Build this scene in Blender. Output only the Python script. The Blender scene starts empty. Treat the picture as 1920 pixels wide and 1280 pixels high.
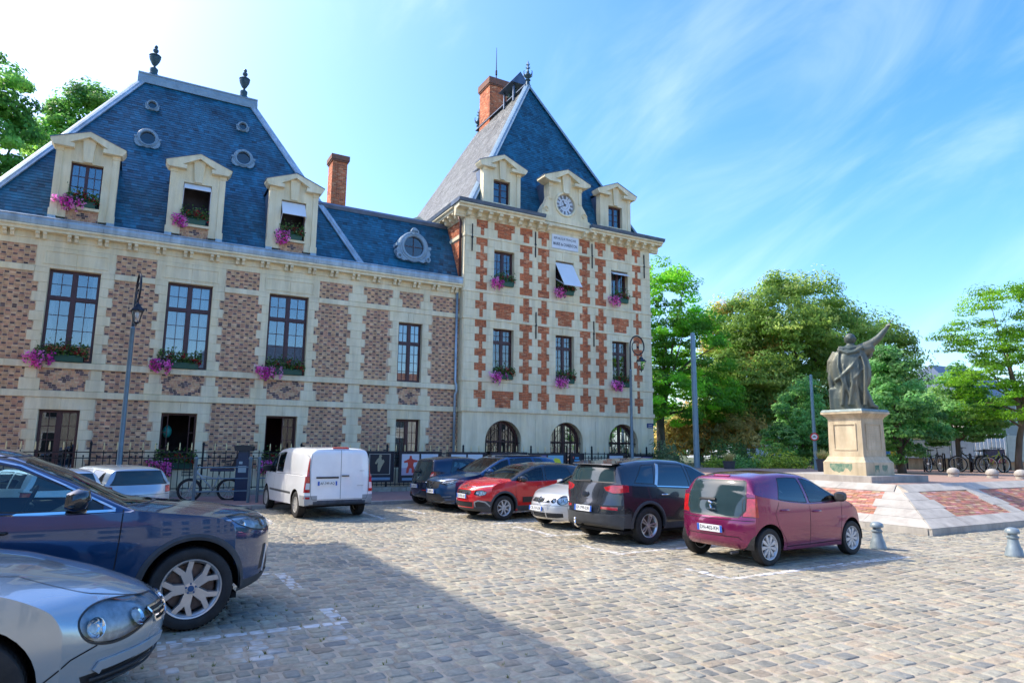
import bpy, bmesh, math, random
import numpy as np
from mathutils import Vector, Matrix
from mathutils.bvhtree import BVHTree
from math import sin, cos, pi, radians, sqrt

SC = bpy.context.scene
COL = SC.collection
R = radians

# ---------------------------------------------------------------- camera
EYE = 1.85
cam_d = bpy.data.cameras.new('camera')
cam_d.sensor_width = 36.0
cam_d.lens = 1235.0 / 1920.0 * 36.0
cam_d.clip_start = 0.05
cam_d.clip_end = 3000
cam = bpy.data.objects.new('camera', cam_d)
COL.objects.link(cam)
cam.matrix_world = Matrix(((0.87264144, -0.08484606, -0.48093457, 0.0),
                           (-0.48826759, -0.13227248, -0.86261159, 0.0),
                           (0.00957479, 0.98757538, -0.15685403, EYE),
                           (0, 0, 0, 1)))
SC.camera = cam

# ---------------------------------------------------------------- sky and sun
SUN_EL = R(46.8)
SUN_AZ = math.atan2(-0.65, 0.68)          # angle from +Y towards +X
world = bpy.data.worlds.new('World')
SC.world = world
world.use_nodes = True
wn, wl = world.node_tree.nodes, world.node_tree.links
wn.clear()
w_out = wn.new('ShaderNodeOutputWorld')
w_bg = wn.new('ShaderNodeBackground')
w_bg.inputs['Strength'].default_value = 0.15
w_sky = wn.new('ShaderNodeTexSky')
w_sky.sky_type = 'NISHITA'
w_sky.sun_disc = False
w_sky.sun_elevation = SUN_EL
w_sky.sun_rotation = SUN_AZ
w_sky.altitude = 50
w_sky.air_density = 1.0
w_sky.dust_density = 2.2
w_sky.ozone_density = 3.0
# thin cirrus streaks, laid out in directions of the sky dome
w_tc = wn.new('ShaderNodeTexCoord')
w_rot = wn.new('ShaderNodeMapping')
w_rot.inputs['Rotation'].default_value = Matrix(((0.2563, -0.8401, 0.4780), (0.5554, -0.2767, -0.7842), (0.7911, 0.4665, 0.3957))).to_euler()
w_map = wn.new('ShaderNodeMapping')
w_map.inputs['Scale'].default_value = (0.95, 2.7, 1.9)
w_map.inputs['Location'].default_value = (0.35, 0.1, 0.0)
w_nz = wn.new('ShaderNodeTexNoise')
w_nz.inputs['Scale'].default_value = 1.9
w_nz.inputs['Detail'].default_value = 7
w_nz.inputs['Roughness'].default_value = 0.56
w_nz.inputs['Distortion'].default_value = 0.9
w_rmp = wn.new('ShaderNodeMapRange')
w_rmp.inputs[1].default_value = 0.44
w_rmp.inputs[2].default_value = 0.85
w_rmp.inputs[3].default_value = 0.0
w_rmp.inputs[4].default_value = 0.22
w_rmp.interpolation_type = 'SMOOTHSTEP'
w_mix = wn.new('ShaderNodeMixRGB')
w_mix.inputs['Color2'].default_value = (4.6, 4.9, 5.3, 1)
w_sat = wn.new('ShaderNodeHueSaturation')
w_sat.inputs['Saturation'].default_value = 1.36
w_sat.inputs['Hue'].default_value = 0.505
wl.new(w_tc.outputs['Generated'], w_rot.inputs['Vector'])
wl.new(w_rot.outputs['Vector'], w_map.inputs['Vector'])
wl.new(w_map.outputs['Vector'], w_nz.inputs['Vector'])
wl.new(w_nz.outputs['Fac'], w_rmp.inputs[0])
wl.new(w_rmp.outputs[0], w_mix.inputs['Fac'])
wl.new(w_sky.outputs[0], w_sat.inputs['Color'])
wl.new(w_sat.outputs[0], w_mix.inputs['Color1'])
wl.new(w_mix.outputs[0], w_bg.inputs['Color'])
wl.new(w_bg.outputs[0], w_out.inputs['Surface'])

sun_d = bpy.data.lights.new('sun', 'SUN')
sun_d.energy = 2.0
sun_d.angle = R(0.53)
sun_d.color = (1.0, 0.91, 0.77)
sun = bpy.data.objects.new('sun', sun_d)
COL.objects.link(sun)
sun_dir = Vector((sin(SUN_AZ) * cos(SUN_EL), cos(SUN_AZ) * cos(SUN_EL), sin(SUN_EL)))
sun.rotation_euler = sun_dir.to_track_quat('Z', 'Y').to_euler()
sun.location = sun_dir * 60

SC.view_settings.view_transform = 'Standard'
SC.view_settings.look = 'None'
SC.view_settings.exposure = 1.5
SC.view_settings.gamma = 1.0
SC.view_settings.use_curve_mapping = False
SC.render.engine = 'CYCLES'
SC.cycles.max_bounces = 8
SC.cycles.transparent_max_bounces = 12
SC.cycles.caustics_reflective = False
SC.cycles.caustics_refractive = False
SC.cycles.sample_clamp_indirect = 6.0

# ---------------------------------------------------------------- helpers
def link(o, parent=None):
    COL.objects.link(o)
    if parent is not None:
        o.parent = parent
    return o

def tag(o, label, cat, group=None):
    o['label'] = label
    o['category'] = cat
    if group:
        o['group'] = group
    return o

def kind(o, k):
    o['kind'] = k
    return o

def thing(name, label, cat, loc=(0, 0, 0), rz=0.0, group=None, scale=1.0):
    o = bpy.data.objects.new(name, None)
    COL.objects.link(o)
    o.empty_display_size = 0.2
    o.location = loc
    o.rotation_euler = (0, 0, rz)
    o.scale = (scale,) * 3
    return tag(o, label, cat, group)

class MB:
    """collects geometry; build() links it as ONE mesh object"""
    def __init__(s):
        s.v = []; s.f = []; s.c = []
    def add(s, vs, fs):
        b = len(s.v)
        s.v.extend(vs)
        s.f.extend([tuple(i + b for i in f) for f in fs])
        return s
    def box(s, x0, x1, y0, y1, z0, z1):
        return s.add([(x0,y0,z0),(x1,y0,z0),(x1,y1,z0),(x0,y1,z0),(x0,y0,z1),(x1,y0,z1),(x1,y1,z1),(x0,y1,z1)],
                     [(0,3,2,1),(4,5,6,7),(0,1,5,4),(1,2,6,5),(2,3,7,6),(3,0,4,7)])
    def block(s, x0, x1, y, z0, z1, d=0.022, ch=0.008, back=0.02):
        """dressed stone facing -Y with chamfered arrises"""
        return s.add([(x0,y+back,z0),(x1,y+back,z0),(x1,y+back,z1),(x0,y+back,z1),
                      (x0,y-d+ch,z0),(x1,y-d+ch,z0),(x1,y-d+ch,z1),(x0,y-d+ch,z1),
                      (x0+ch,y-d,z0+ch),(x1-ch,y-d,z0+ch),(x1-ch,y-d,z1-ch),(x0+ch,y-d,z1-ch)],
                     [(0,1,5,4),(1,2,6,5),(2,3,7,6),(3,0,4,7),(4,5,9,8),(5,6,10,9),(6,7,11,10),(7,4,8,11),(8,9,10,11)])
    def prism(s, poly, a, b, axis='y'):
        """extrude a 2D polygon along an axis. axis y: poly (x,z); x: poly (y,z); z: poly (x,y)"""
        def P(p, t):
            return {'y': (p[0], t, p[1]), 'x': (t, p[0], p[1]), 'z': (p[0], p[1], t)}[axis]
        n = len(poly)
        vs = [P(p, a) for p in poly] + [P(p, b) for p in poly]
        fs = [tuple(range(n))[::-1], tuple(range(n, 2*n))] + [(i, (i+1) % n, (i+1) % n + n, i + n) for i in range(n)]
        return s.add(vs, fs)
    def quad(s, *p):
        return s.add(list(p), [tuple(range(len(p)))])
    def lathe(s, prof, c=(0,0,0), n=24, axis='z', a0=0.0, a1=2*pi):
        full = abs(a1 - a0 - 2*pi) < 1e-6
        m = n if full else n + 1
        vs = []
        for i in range(m):
            a = a0 + (a1 - a0) * i / n
            for r, h in prof:
                if axis == 'z': p = (c[0]+r*cos(a), c[1]+r*sin(a), c[2]+h)
                elif axis == 'y': p = (c[0]+r*cos(a), c[1]+h, c[2]+r*sin(a))
                else: p = (c[0]+h, c[1]+r*cos(a), c[2]+r*sin(a))
                vs.append(p)
        k = len(prof)
        fs = []
        for i in range(n):
            j = (i + 1) % m
            for t in range(k-1):
                fs.append((i*k+t, j*k+t, j*k+t+1, i*k+t+1))
        return s.add(vs, fs)
    def tube(s, pts, r, n=8, cap=True):
        pts = [Vector(p) for p in pts]
        rs = r if isinstance(r, (list, tuple)) else [r] * len(pts)
        ring = []
        up = None
        b = len(s.v)
        for i, p in enumerate(pts):
            t = (pts[min(i+1, len(pts)-1)] - pts[max(i-1, 0)]).normalized()
            if up is None:
                up = Vector((0,0,1)) if abs(t.z) < 0.9 else Vector((1,0,0))
            u = up - t * up.dot(t)
            if u.length < 1e-5:
                u = t.orthogonal()
            u.normalize(); up = u
            w = t.cross(u)
            for k in range(n):
                a = 2*pi*k/n
                q = p + (u*cos(a) + w*sin(a)) * rs[i]
                s.v.append(tuple(q))
        for i in range(len(pts)-1):
            for k in range(n):
                s.f.append((b+i*n+k, b+i*n+(k+1) % n, b+(i+1)*n+(k+1) % n, b+(i+1)*n+k))
        if cap:
            s.f.append(tuple(b+k for k in range(n))[::-1])
            e = b + (len(pts)-1)*n
            s.f.append(tuple(e+k for k in range(n)))
        return s
    def sphere(s, c, r, nu=16, nv=10):
        rx, ry, rz = r if isinstance(r, (list, tuple)) else (r, r, r)
        vs = [(c[0], c[1], c[2]-rz)]
        for j in range(1, nv):
            t = -pi/2 + pi*j/nv
            for i in range(nu):
                a = 2*pi*i/nu
                vs.append((c[0]+rx*cos(t)*cos(a), c[1]+ry*cos(t)*sin(a), c[2]+rz*sin(t)))
        vs.append((c[0], c[1], c[2]+rz))
        fs = []
        for i in range(nu):
            fs.append((0, 1+(i+1) % nu, 1+i))
            fs.append((len(vs)-1, 1+(nv-2)*nu+i, 1+(nv-2)*nu+(i+1) % nu))
        for j in range(nv-2):
            for i in range(nu):
                fs.append((1+j*nu+i, 1+j*nu+(i+1) % nu, 1+(j+1)*nu+(i+1) % nu, 1+(j+1)*nu+i))
        return s.add(vs, fs)
    def mesh(s, name, mat, smooth=False):
        me = bpy.data.meshes.new(name)
        me.from_pydata(s.v, [], s.f)
        if mat is not None:
            me.materials.append(mat)
        if smooth:
            me.polygons.foreach_set('use_smooth', [True]*len(me.polygons))
            if smooth is not True:
                me.set_sharp_from_angle(angle=R(smooth))
        if s.c:
            at = me.attributes.new('col', 'FLOAT_COLOR', 'FACE')
            at.data.foreach_set('color', np.asarray(s.c, dtype=np.float32).ravel())
        me.update()
        return me
    def build(s, name, mat, parent=None, smooth=False, loc=None, rz=None):
        o = bpy.data.objects.new(name, s.mesh(name, mat, smooth))
        link(o, parent)
        if loc is not None: o.location = loc
        if rz is not None: o.rotation_euler = (0, 0, rz)
        return o

def np_mesh(name, verts, nper, mat, col=None, smooth=False):
    """many separate polygons of nper corners from a numpy array (N*nper,3)"""
    verts = np.asarray(verts, dtype=np.float32).reshape(-1, 3)
    n = len(verts) // nper
    me = bpy.data.meshes.new(name)
    me.vertices.add(len(verts))
    me.vertices.foreach_set('co', verts.ravel())
    me.loops.add(len(verts))
    me.loops.foreach_set('vertex_index', np.arange(len(verts), dtype=np.int32))
    me.polygons.add(n)
    me.polygons.foreach_set('loop_start', np.arange(n, dtype=np.int32) * nper)
    me.polygons.foreach_set('loop_total', np.full(n, nper, dtype=np.int32))
    if mat is not None: me.materials.append(mat)
    if col is not None:
        at = me.attributes.new('col', 'FLOAT_COLOR', 'FACE')
        at.data.foreach_set('color', np.asarray(col, dtype=np.float32).ravel())
    me.update(calc_edges=True)
    me.validate()
    return me

def inst(me, name, parent=None, loc=(0,0,0), rot=(0,0,0), scale=(1,1,1)):
    o = bpy.data.objects.new(name, me)
    link(o, parent)
    o.location = loc; o.rotation_euler = rot; o.scale = scale
    return o

def copy_tree(o, parent=None):
    c = o.copy()
    COL.objects.link(c)
    if parent is not None: c.parent = parent
    for ch in list(o.children):
        copy_tree(ch, c)
    return c

def text_mesh(txt, size, mat, name, parent, loc, rot, depth=0.0015, bold=0.0, fit=None):
    cu = bpy.data.curves.new(name, 'FONT')
    cu.body = txt; cu.size = size; cu.extrude = depth; cu.offset = bold
    cu.align_x = 'CENTER'; cu.align_y = 'CENTER'; cu.resolution_u = 2
    t = bpy.data.objects.new(name, cu)
    me = bpy.data.meshes.new_from_object(t)
    bpy.data.objects.remove(t)
    bpy.data.curves.remove(cu)
    me.materials.clear(); me.materials.append(mat)
    o = bpy.data.objects.new(name, me)
    link(o, parent)
    o.location = loc; o.rotation_euler = rot
    if fit:
        xs = [v.co.x for v in me.vertices]
        wdt = max(xs) - min(xs)
        o.scale = (fit / wdt, 1, 1)
    return o
# ---------------------------------------------------------------- materials
def M(name, col, rough=0.6, *, metal=0.0, var=0.0, vscale=3.0, bump=0.0, bscale=20.0, spec=0.5, coat=0.0, attr=False,
      col2=None, detail=5, emit=None, obj=True, stretch=None, coat_rough=0.03, streak=0.0):
    m = bpy.data.materials.new(name)
    m.use_nodes = True
    n, l = m.node_tree.nodes, m.node_tree.links
    b = n['Principled BSDF']
    b.inputs['Roughness'].default_value = rough
    b.inputs['Metallic'].default_value = metal
    b.inputs['Specular IOR Level'].default_value = spec
    b.inputs['Coat Weight'].default_value = coat
    b.inputs['Coat Roughness'].default_value = coat_rough
    tc = n.new('ShaderNodeTexCoord')
    vec = tc.outputs['Object' if obj else 'Generated']
    if stretch:
        mp = n.new('ShaderNodeMapping'); mp.inputs['Scale'].default_value = stretch
        l.new(vec, mp.inputs['Vector']); vec = mp.outputs['Vector']
    src = None
    if attr:
        a = n.new('ShaderNodeAttribute'); a.attribute_name = 'col'; src = a.outputs['Color']
    if var > 0 or col2 is not None:
        nz = n.new('ShaderNodeTexNoise')
        nz.inputs['Scale'].default_value = vscale; nz.inputs['Detail'].default_value = detail
        nz.inputs['Roughness'].default_value = 0.6
        l.new(vec, nz.inputs['Vector'])
        mx = n.new('ShaderNodeMixRGB')
        rp = n.new('ShaderNodeMapRange')
        rp.inputs[1].default_value = 0.32; rp.inputs[2].default_value = 0.68
        l.new(nz.outputs['Fac'], rp.inputs[0])
        l.new(rp.outputs[0], mx.inputs['Fac'])
        if attr:
            mx.blend_type = 'MULTIPLY'
            mx2 = n.new('ShaderNodeMixRGB'); mx2.blend_type = 'MIX'
            mx2.inputs['Color1'].default_value = (1-var, 1-var, 1-var, 1); mx2.inputs['Color2'].default_value = (1+var*.6,)*3 + (1,)
            l.new(rp.outputs[0], mx2.inputs['Fac'])
            mx.inputs['Fac'].default_value = 1.0
            m.node_tree.links.remove(mx.inputs['Fac'].links[0])
            l.new(src, mx.inputs['Color1']); l.new(mx2.outputs[0], mx.inputs['Color2'])
        else:
            c2 = col2 if col2 is not None else tuple(min(1, c*(1+var)) for c in col)
            c1 = col if col2 is not None else tuple(c*(1-var) for c in col)
            mx.inputs['Color1'].default_value = (*c1, 1); mx.inputs['Color2'].default_value = (*c2, 1)
        src = mx.outputs[0]
    if streak > 0:      # rain streaks and soot
        ge = n.new('ShaderNodeNewGeometry')
        ms = n.new('ShaderNodeMapping'); ms.inputs['Scale'].default_value = (2.6, 2.6, .30); l.new(ge.outputs['Position'], ms.inputs['Vector'])
        ns = n.new('ShaderNodeTexNoise'); ns.inputs['Scale'].default_value = 1.3; ns.inputs['Detail'].default_value = 8; ns.inputs['Roughness'].default_value = .65; l.new(ms.outputs['Vector'], ns.inputs['Vector'])
        rs = n.new('ShaderNodeMapRange'); rs.inputs[1].default_value = .38; rs.inputs[2].default_value = .62; rs.inputs[3].default_value = 1-streak; rs.inputs[4].default_value = 1.0
        l.new(ns.outputs['Fac'], rs.inputs[0])
        mk = n.new('ShaderNodeMixRGB'); mk.blend_type = 'MULTIPLY'; mk.inputs['Fac'].default_value = 1
        if src is not None: l.new(src, mk.inputs['Color1'])
        else: mk.inputs['Color1'].default_value = (*col, 1)
        l.new(rs.outputs[0], mk.inputs['Color2']); src = mk.outputs[0]
    if src is not None: l.new(src, b.inputs['Base Color'])
    else: b.inputs['Base Color'].default_value = (*col, 1)
    if bump > 0:
        bz = n.new('ShaderNodeTexNoise'); bz.inputs['Scale'].default_value = bscale; bz.inputs['Detail'].default_value = 6
        l.new(vec, bz.inputs['Vector'])
        bp = n.new('ShaderNodeBump'); bp.inputs['Strength'].default_value = bump; bp.inputs['Distance'].default_value = 0.02
        l.new(bz.outputs['Fac'], bp.inputs['Height']); l.new(bp.outputs['Normal'], b.inputs['Normal'])
    if emit:
        b.inputs['Emission Color'].default_value = (*emit[0], 1); b.inputs['Emission Strength'].default_value = emit[1]
    return m

def glass_mat(name, tint, ior=1.6, rough=0.01, dark=None):
    """thin pane: tinted straight-through light plus mirror reflection by fresnel"""
    m = bpy.data.materials.new(name); m.use_nodes = True
    n, l = m.node_tree.nodes, m.node_tree.links
    n.clear()
    o = n.new('ShaderNodeOutputMaterial')
    tr = n.new('ShaderNodeBsdfTransparent'); tr.inputs['Color'].default_value = (*tint, 1)
    gl = n.new('ShaderNodeBsdfGlossy'); gl.inputs['Roughness'].default_value = rough; gl.inputs['Color'].default_value = (0.92, 0.97, 1, 1)
    fr = n.new('ShaderNodeFresnel'); fr.inputs['IOR'].default_value = ior
    mx = n.new('ShaderNodeMixShader')
    l.new(fr.outputs[0], mx.inputs[0]); l.new(tr.outputs[0], mx.inputs[1]); l.new(gl.outputs[0], mx.inputs[2])
    l.new(mx.outputs[0], o.inputs[0])
    return m

def leaf_mat(name, trans=0.5, rough=0.55):
    m = bpy.data.materials.new(name); m.use_nodes = True
    n, l = m.node_tree.nodes, m.node_tree.links
    n.clear()
    o = n.new('ShaderNodeOutputMaterial')
    a = n.new('ShaderNodeAttribute'); a.attribute_name = 'col'
    b = n.new('ShaderNodeBsdfPrincipled'); b.inputs['Roughness'].default_value = rough; b.inputs['Specular IOR Level'].default_value = 0.3
    t = n.new('ShaderNodeBsdfTranslucent')
    mx = n.new('ShaderNodeMixShader'); mx.inputs[0].default_value = trans
    hs = n.new('ShaderNodeHueSaturation'); hs.inputs['Value'].default_value = 2.1; hs.inputs['Hue'].default_value = 0.485
    l.new(a.outputs['Color'], b.inputs['Base Color']); l.new(a.outputs['Color'], hs.inputs['Color']); l.new(hs.outputs[0], t.inputs['Color'])
    l.new(b.outputs[0], mx.inputs[1]); l.new(t.outputs[0], mx.inputs[2]); l.new(mx.outputs[0], o.inputs[0])
    return m

STONE = M('limestone', (0.85, 0.72, 0.44), 0.85, vscale=1.6, bump=0.3, bscale=26, col2=(0.91, 0.81, 0.56), streak=0.20)
STONE_W = M('limestone_weathered', (0.38, 0.33, 0.24), 0.9, col2=(0.62, 0.54, 0.38), vscale=2.4, bump=0.3, bscale=22)
MORTAR = M('mortar', (0.66, 0.52, 0.36), 0.95, var=0.12, vscale=6, bump=0.2, bscale=60)
BRICK = M('brick', (0.4, 0.2, 0.12), 0.85, var=0.25, vscale=9, attr=True, bump=0.3, bscale=50, streak=0.28)
SLATE = M('slate', (0.06, 0.1, 0.18), 0.5, var=0.35, vscale=1.1, attr=True, bump=0.2, bscale=40, streak=0.32)
ZINC = M('zinc', (0.40, 0.52, 0.60), 0.42, metal=0.3, var=0.2, vscale=2.0, bump=0.05, streak=0.3)
FINM = M('finial_lead', (0.035, 0.085, 0.11), 0.5, metal=0.3, var=0.3, vscale=6)
ZINC_D = M('dark_zinc', (0.09, 0.13, 0.19), 0.45, metal=0.4, var=0.25, vscale=2.0)
LEADP = M('painted_zinc', (0.22, 0.33, 0.41), 0.5, var=0.15, vscale=4.0, bump=0.08)
WOOD_R = M('oxblood_window_paint', (0.060, 0.018, 0.020), 0.4, var=0.3, vscale=8)
IRON = M('black_iron', (0.012, 0.012, 0.014), 0.45, metal=0.3)
GOLD = M('gilded_tip', (0.80, 0.66, 0.34), 0.4, metal=0.4)
LAMPG = M('lamp_post_paint', (0.13, 0.20, 0.24), 0.4, metal=0.2, var=0.12, vscale=5)
LAMPB = M('lantern_paint', (0.010, 0.014, 0.024), 0.3, metal=0.2)
PANE = glass_mat('window_glass', (0.76, 0.83, 0.86), ior=2.2)
PANE_D = glass_mat('dark_window_glass', (0.45, 0.5, 0.55), ior=1.75)
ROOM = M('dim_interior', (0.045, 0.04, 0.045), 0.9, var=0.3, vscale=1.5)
CURTAIN = M('white_curtain', (0.72, 0.73, 0.72), 0.9, var=0.1, vscale=3, stretch=(12, 12, 0.6))
BLIND = M('white_blind', (0.72, 0.75, 0.78), 0.6, var=0.04, vscale=2)
GREENB = M('green_planter', (0.010, 0.085, 0.060), 0.45, var=0.15)
LEAF = leaf_mat('leaves')
PETAL = leaf_mat('petals', trans=0.4)
BARK = M('bark', (0.075, 0.058, 0.042), 0.9, col2=(0.15, 0.12, 0.09), vscale=5, bump=0.6, bscale=14, stretch=(1, 1, 0.25))
MARBLE = M('white_marble', (0.70, 0.72, 0.74), 0.45, var=0.08, vscale=3)
INK = M('carved_letter', (0.08, 0.09, 0.10), 0.6)
BLACKP = M('black_plastic', (0.018, 0.019, 0.021), 0.5, var=0.2, vscale=8)
GREYP = M('grey_plastic', (0.045, 0.048, 0.052), 0.62, var=0.2, vscale=6, bump=0.05, bscale=120)
RUBBER = M('tyre_rubber', (0.020, 0.019, 0.018), 0.75, var=0.4, vscale=10, bump=0.1, bscale=60)
ALLOY = M('alloy', (0.58, 0.58, 0.57), 0.3, metal=0.75, var=0.08, vscale=6)
HUBCAP = M('silver_wheel_trim', (0.55, 0.56, 0.57), 0.4, metal=0.4, var=0.06)
CHROME = M('chrome', (0.8, 0.8, 0.8), 0.08, metal=1.0)
DISC = M('brake_disc', (0.16, 0.13, 0.12), 0.5, metal=0.6, var=0.3, vscale=12)
DARK = M('dark_void', (0.006, 0.006, 0.007), 0.9)
SEATM = M('seat_fabric', (0.05, 0.05, 0.055), 0.85, var=0.2, vscale=8)
AUTOGL = glass_mat('car_glass', (0.20, 0.34, 0.35), ior=1.8)
AUTOGL_C = glass_mat('clear_car_glass', (0.62, 0.78, 0.76), ior=1.6)
AUTOGL_D = glass_mat('privacy_glass', (0.05, 0.07, 0.08), ior=2.0)
DARKGL = M('tinted_rear_glass', (0.020, 0.040, 0.045), 0.06, spec=0.6)
LENS = glass_mat('lamp_lens', (0.92, 0.95, 0.96), ior=1.6)
REDL = M('red_lamp_lens', (0.42, 0.010, 0.012), 0.12, coat=1.0, spec=0.6, var=0.3, vscale=18)
REDL_D = M('dark_red_lamp_lens', (0.20, 0.008, 0.012), 0.12, coat=1.0)
WHITEL = M('white_lamp_lens', (0.62, 0.62, 0.62), 0.15, coat=1.0)
AMBER = M('amber_reflector', (0.7, 0.25, 0.02), 0.3)
REFLECT = M('lamp_reflector', (0.62, 0.64, 0.66), 0.28, metal=0.35, var=0.35, vscale=16)
PLATE = M('number_plate_white', (0.78, 0.78, 0.76), 0.4)
PLBLUE = M('plate_blue', (0.02, 0.10, 0.45), 0.4)
PLINK = M('plate_black', (0.01, 0.01, 0.01), 0.4)
def paint(name, col, metal=0.5, rough=0.28):
    return M(name, col, rough, metal=metal, coat=1.0, var=0.06, vscale=1.5)
# ---------------------------------------------------------------- ground, cobbles, pavement
rng = np.random.default_rng(7)
GROUND = M('bare_ground', (0.13, 0.12, 0.10), 0.95, var=0.3, vscale=0.8, bump=0.3)
SAND = M('sandy_joint', (0.36, 0.305, 0.225), 0.95, var=0.3, vscale=5, bump=0.5, bscale=70)
PAVE = M('pink_asphalt', (0.25, 0.16, 0.15), 0.9, var=0.14, vscale=4, bump=0.3, bscale=90)
KERB = M('granite_kerb', (0.34, 0.33, 0.31), 0.8, var=0.2, vscale=7, bump=0.3, bscale=60)

def cobble_material():
    m = M('cobble_stone', (0.3, 0.29, 0.26), 0.78, var=0.26, vscale=14, attr=True, bump=0.55, bscale=34)
    n, l = m.node_tree.nodes, m.node_tree.links
    b = n['Principled BSDF']
    src = b.inputs['Base Color'].links[0].from_socket
    geo = n.new('ShaderNodeNewGeometry')
    sep = n.new('ShaderNodeSeparateXYZ'); l.new(geo.outputs['Position'], sep.inputs[0])
    def math(op, a, c):
        x = n.new('ShaderNodeMath'); x.operation = op
        for i, q in enumerate((a, c)):
            if q is None: continue
            if isinstance(q, (int, float)): x.inputs[i].default_value = q
            else: l.new(q, x.inputs[i])
        return x.outputs[0]
    def band(s, c, w):
        return math('LESS_THAN', math('ABSOLUTE', math('SUBTRACT', s, c), None), w if w > .2 else w*1.35)
    X, Y = sep.outputs['X'], sep.outputs['Y']
    tot = None
    # worn painted parking bays: (x centre, half, y centre, half)
    for xc, xh, yc, yh in ((9.8, 2.2, 7.12, .055), (7.58, .055, 7.55, .45), (7.55, .055, 10.1, .6), (7.85, .055, 13.0, .9), (7.0, .055, 18.5, 1.1),
                           (9.8, 2.2, 9.62, .05), (9.8, 2.2, 12.1, .05), (9.8, 2.2, 14.55, .05), (9.8, 2.2, 16.9, .05), (9.8, 2.2, 19.1, .05),
                           (0.6, 1.4, 7.27, .06), (1.95, .06, 9.75, .6), (2.03, .06, 7.6, .36), (0.3, 1.5, 10.4, .05), (5.6, .05, 18.2, 1.6), (2.9, .05, 18.2, 1.6)):
        k = math('MULTIPLY', band(X, xc, xh), band(Y, yc, yh))
        tot = k if tot is None else math('MAXIMUM', tot, k)
    # a broad smear of spilt paint beside the first bay
    sm = math('MULTIPLY', math('MULTIPLY', band(X, 1.15, .85), band(Y, 6.75, .42)), 0.62)
    nz0 = n.new('ShaderNodeTexNoise'); nz0.inputs['Scale'].default_value = 2.2; nz0.inputs['Detail'].default_value = 4
    l.new(geo.outputs['Position'], nz0.inputs['Vector'])
    r0 = n.new('ShaderNodeMapRange'); r0.inputs[1].default_value = .47; r0.inputs[2].default_value = .6
    l.new(nz0.outputs['Fac'], r0.inputs[0])
    sm = math('MULTIPLY', sm, r0.outputs[0])
    tot = math('MAXIMUM', tot, sm)
    nz = n.new('ShaderNodeTexNoise'); nz.inputs['Scale'].default_value = 6; nz.inputs['Detail'].default_value = 6
    l.new(geo.outputs['Position'], nz.inputs['Vector'])
    rp = n.new('ShaderNodeMapRange'); rp.inputs[1].default_value = .30; rp.inputs[2].default_value = .60; rp.inputs[4].default_value = .85
    l.new(nz.outputs['Fac'], rp.inputs[0])
    fac = math('MULTIPLY', tot, rp.outputs[0])
    mx = n.new('ShaderNodeMixRGB'); mx.inputs['Color2'].default_value = (.66, .66, .64, 1)
    # large worn and dusty patches
    nl = n.new('ShaderNodeTexNoise'); nl.inputs['Scale'].default_value = 0.55; nl.inputs['Detail'].default_value = 5
    l.new(geo.outputs['Position'], nl.inputs['Vector'])
    rl = n.new('ShaderNodeMapRange'); rl.inputs[1].default_value = .3; rl.inputs[2].default_value = .7; rl.inputs[3].default_value = 0.82; rl.inputs[4].default_value = 1.18
    l.new(nl.outputs['Fac'], rl.inputs[0])
    ml = n.new('ShaderNodeMixRGB'); ml.blend_type = 'MULTIPLY'; ml.inputs['Fac'].default_value = 1
    l.new(src, ml.inputs['Color1']); l.new(rl.outputs[0], ml.inputs['Color2'])
    no = n.new('ShaderNodeTexNoise'); no.inputs['Scale'].default_value = 1.15; no.inputs['Detail'].default_value = 6; no.inputs['Distortion'].default_value = .6
    l.new(geo.outputs['Position'], no.inputs['Vector'])
    ro = n.new('ShaderNodeMapRange'); ro.inputs[1].default_value = .60; ro.inputs[2].default_value = .74; ro.inputs[3].default_value = 1.0; ro.inputs[4].default_value = .62
    l.new(no.outputs['Fac'], ro.inputs[0])
    mo = n.new('ShaderNodeMixRGB'); mo.blend_type = 'MULTIPLY'; mo.inputs['Fac'].default_value = 1
    l.new(ml.outputs[0], mo.inputs['Color1']); l.new(ro.outputs[0], mo.inputs['Color2'])
    l.new(mo.outputs[0], mx.inputs['Color1']); l.new(fac, mx.inputs['Fac']); l.new(mx.outputs[0], b.inputs['Base Color'])
    return m
COBBLE = cobble_material()

g = MB(); g.quad((-900, -900, -.05), (900, -900, -.05), (900, 900, -.05), (-900, 900, -.05))
ground = kind(g.build('ground', GROUND), 'structure')
# sandy bed the cobbles sit in
g = MB(); g.quad((-12, -14, -.0075), (60, -14, -.0075), (60, 20.55, -.0075), (-12, 20.55, -.0075))
square = kind(g.build('cobbled_square', SAND), 'structure')

CI = cam.matrix_world.inverted()
CIn = np.array(CI)
def pix(p):
    """photograph pixel (1920 wide) of world points"""
    p = np.asarray(p, float).reshape(-1, 3)
    c = np.c_[p, np.ones(len(p))] @ CIn.T
    d = -c[:, 2]
    return np.c_[960 + 1235*c[:, 0]/d, 640 - 1235*c[:, 1]/d, d]

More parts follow.
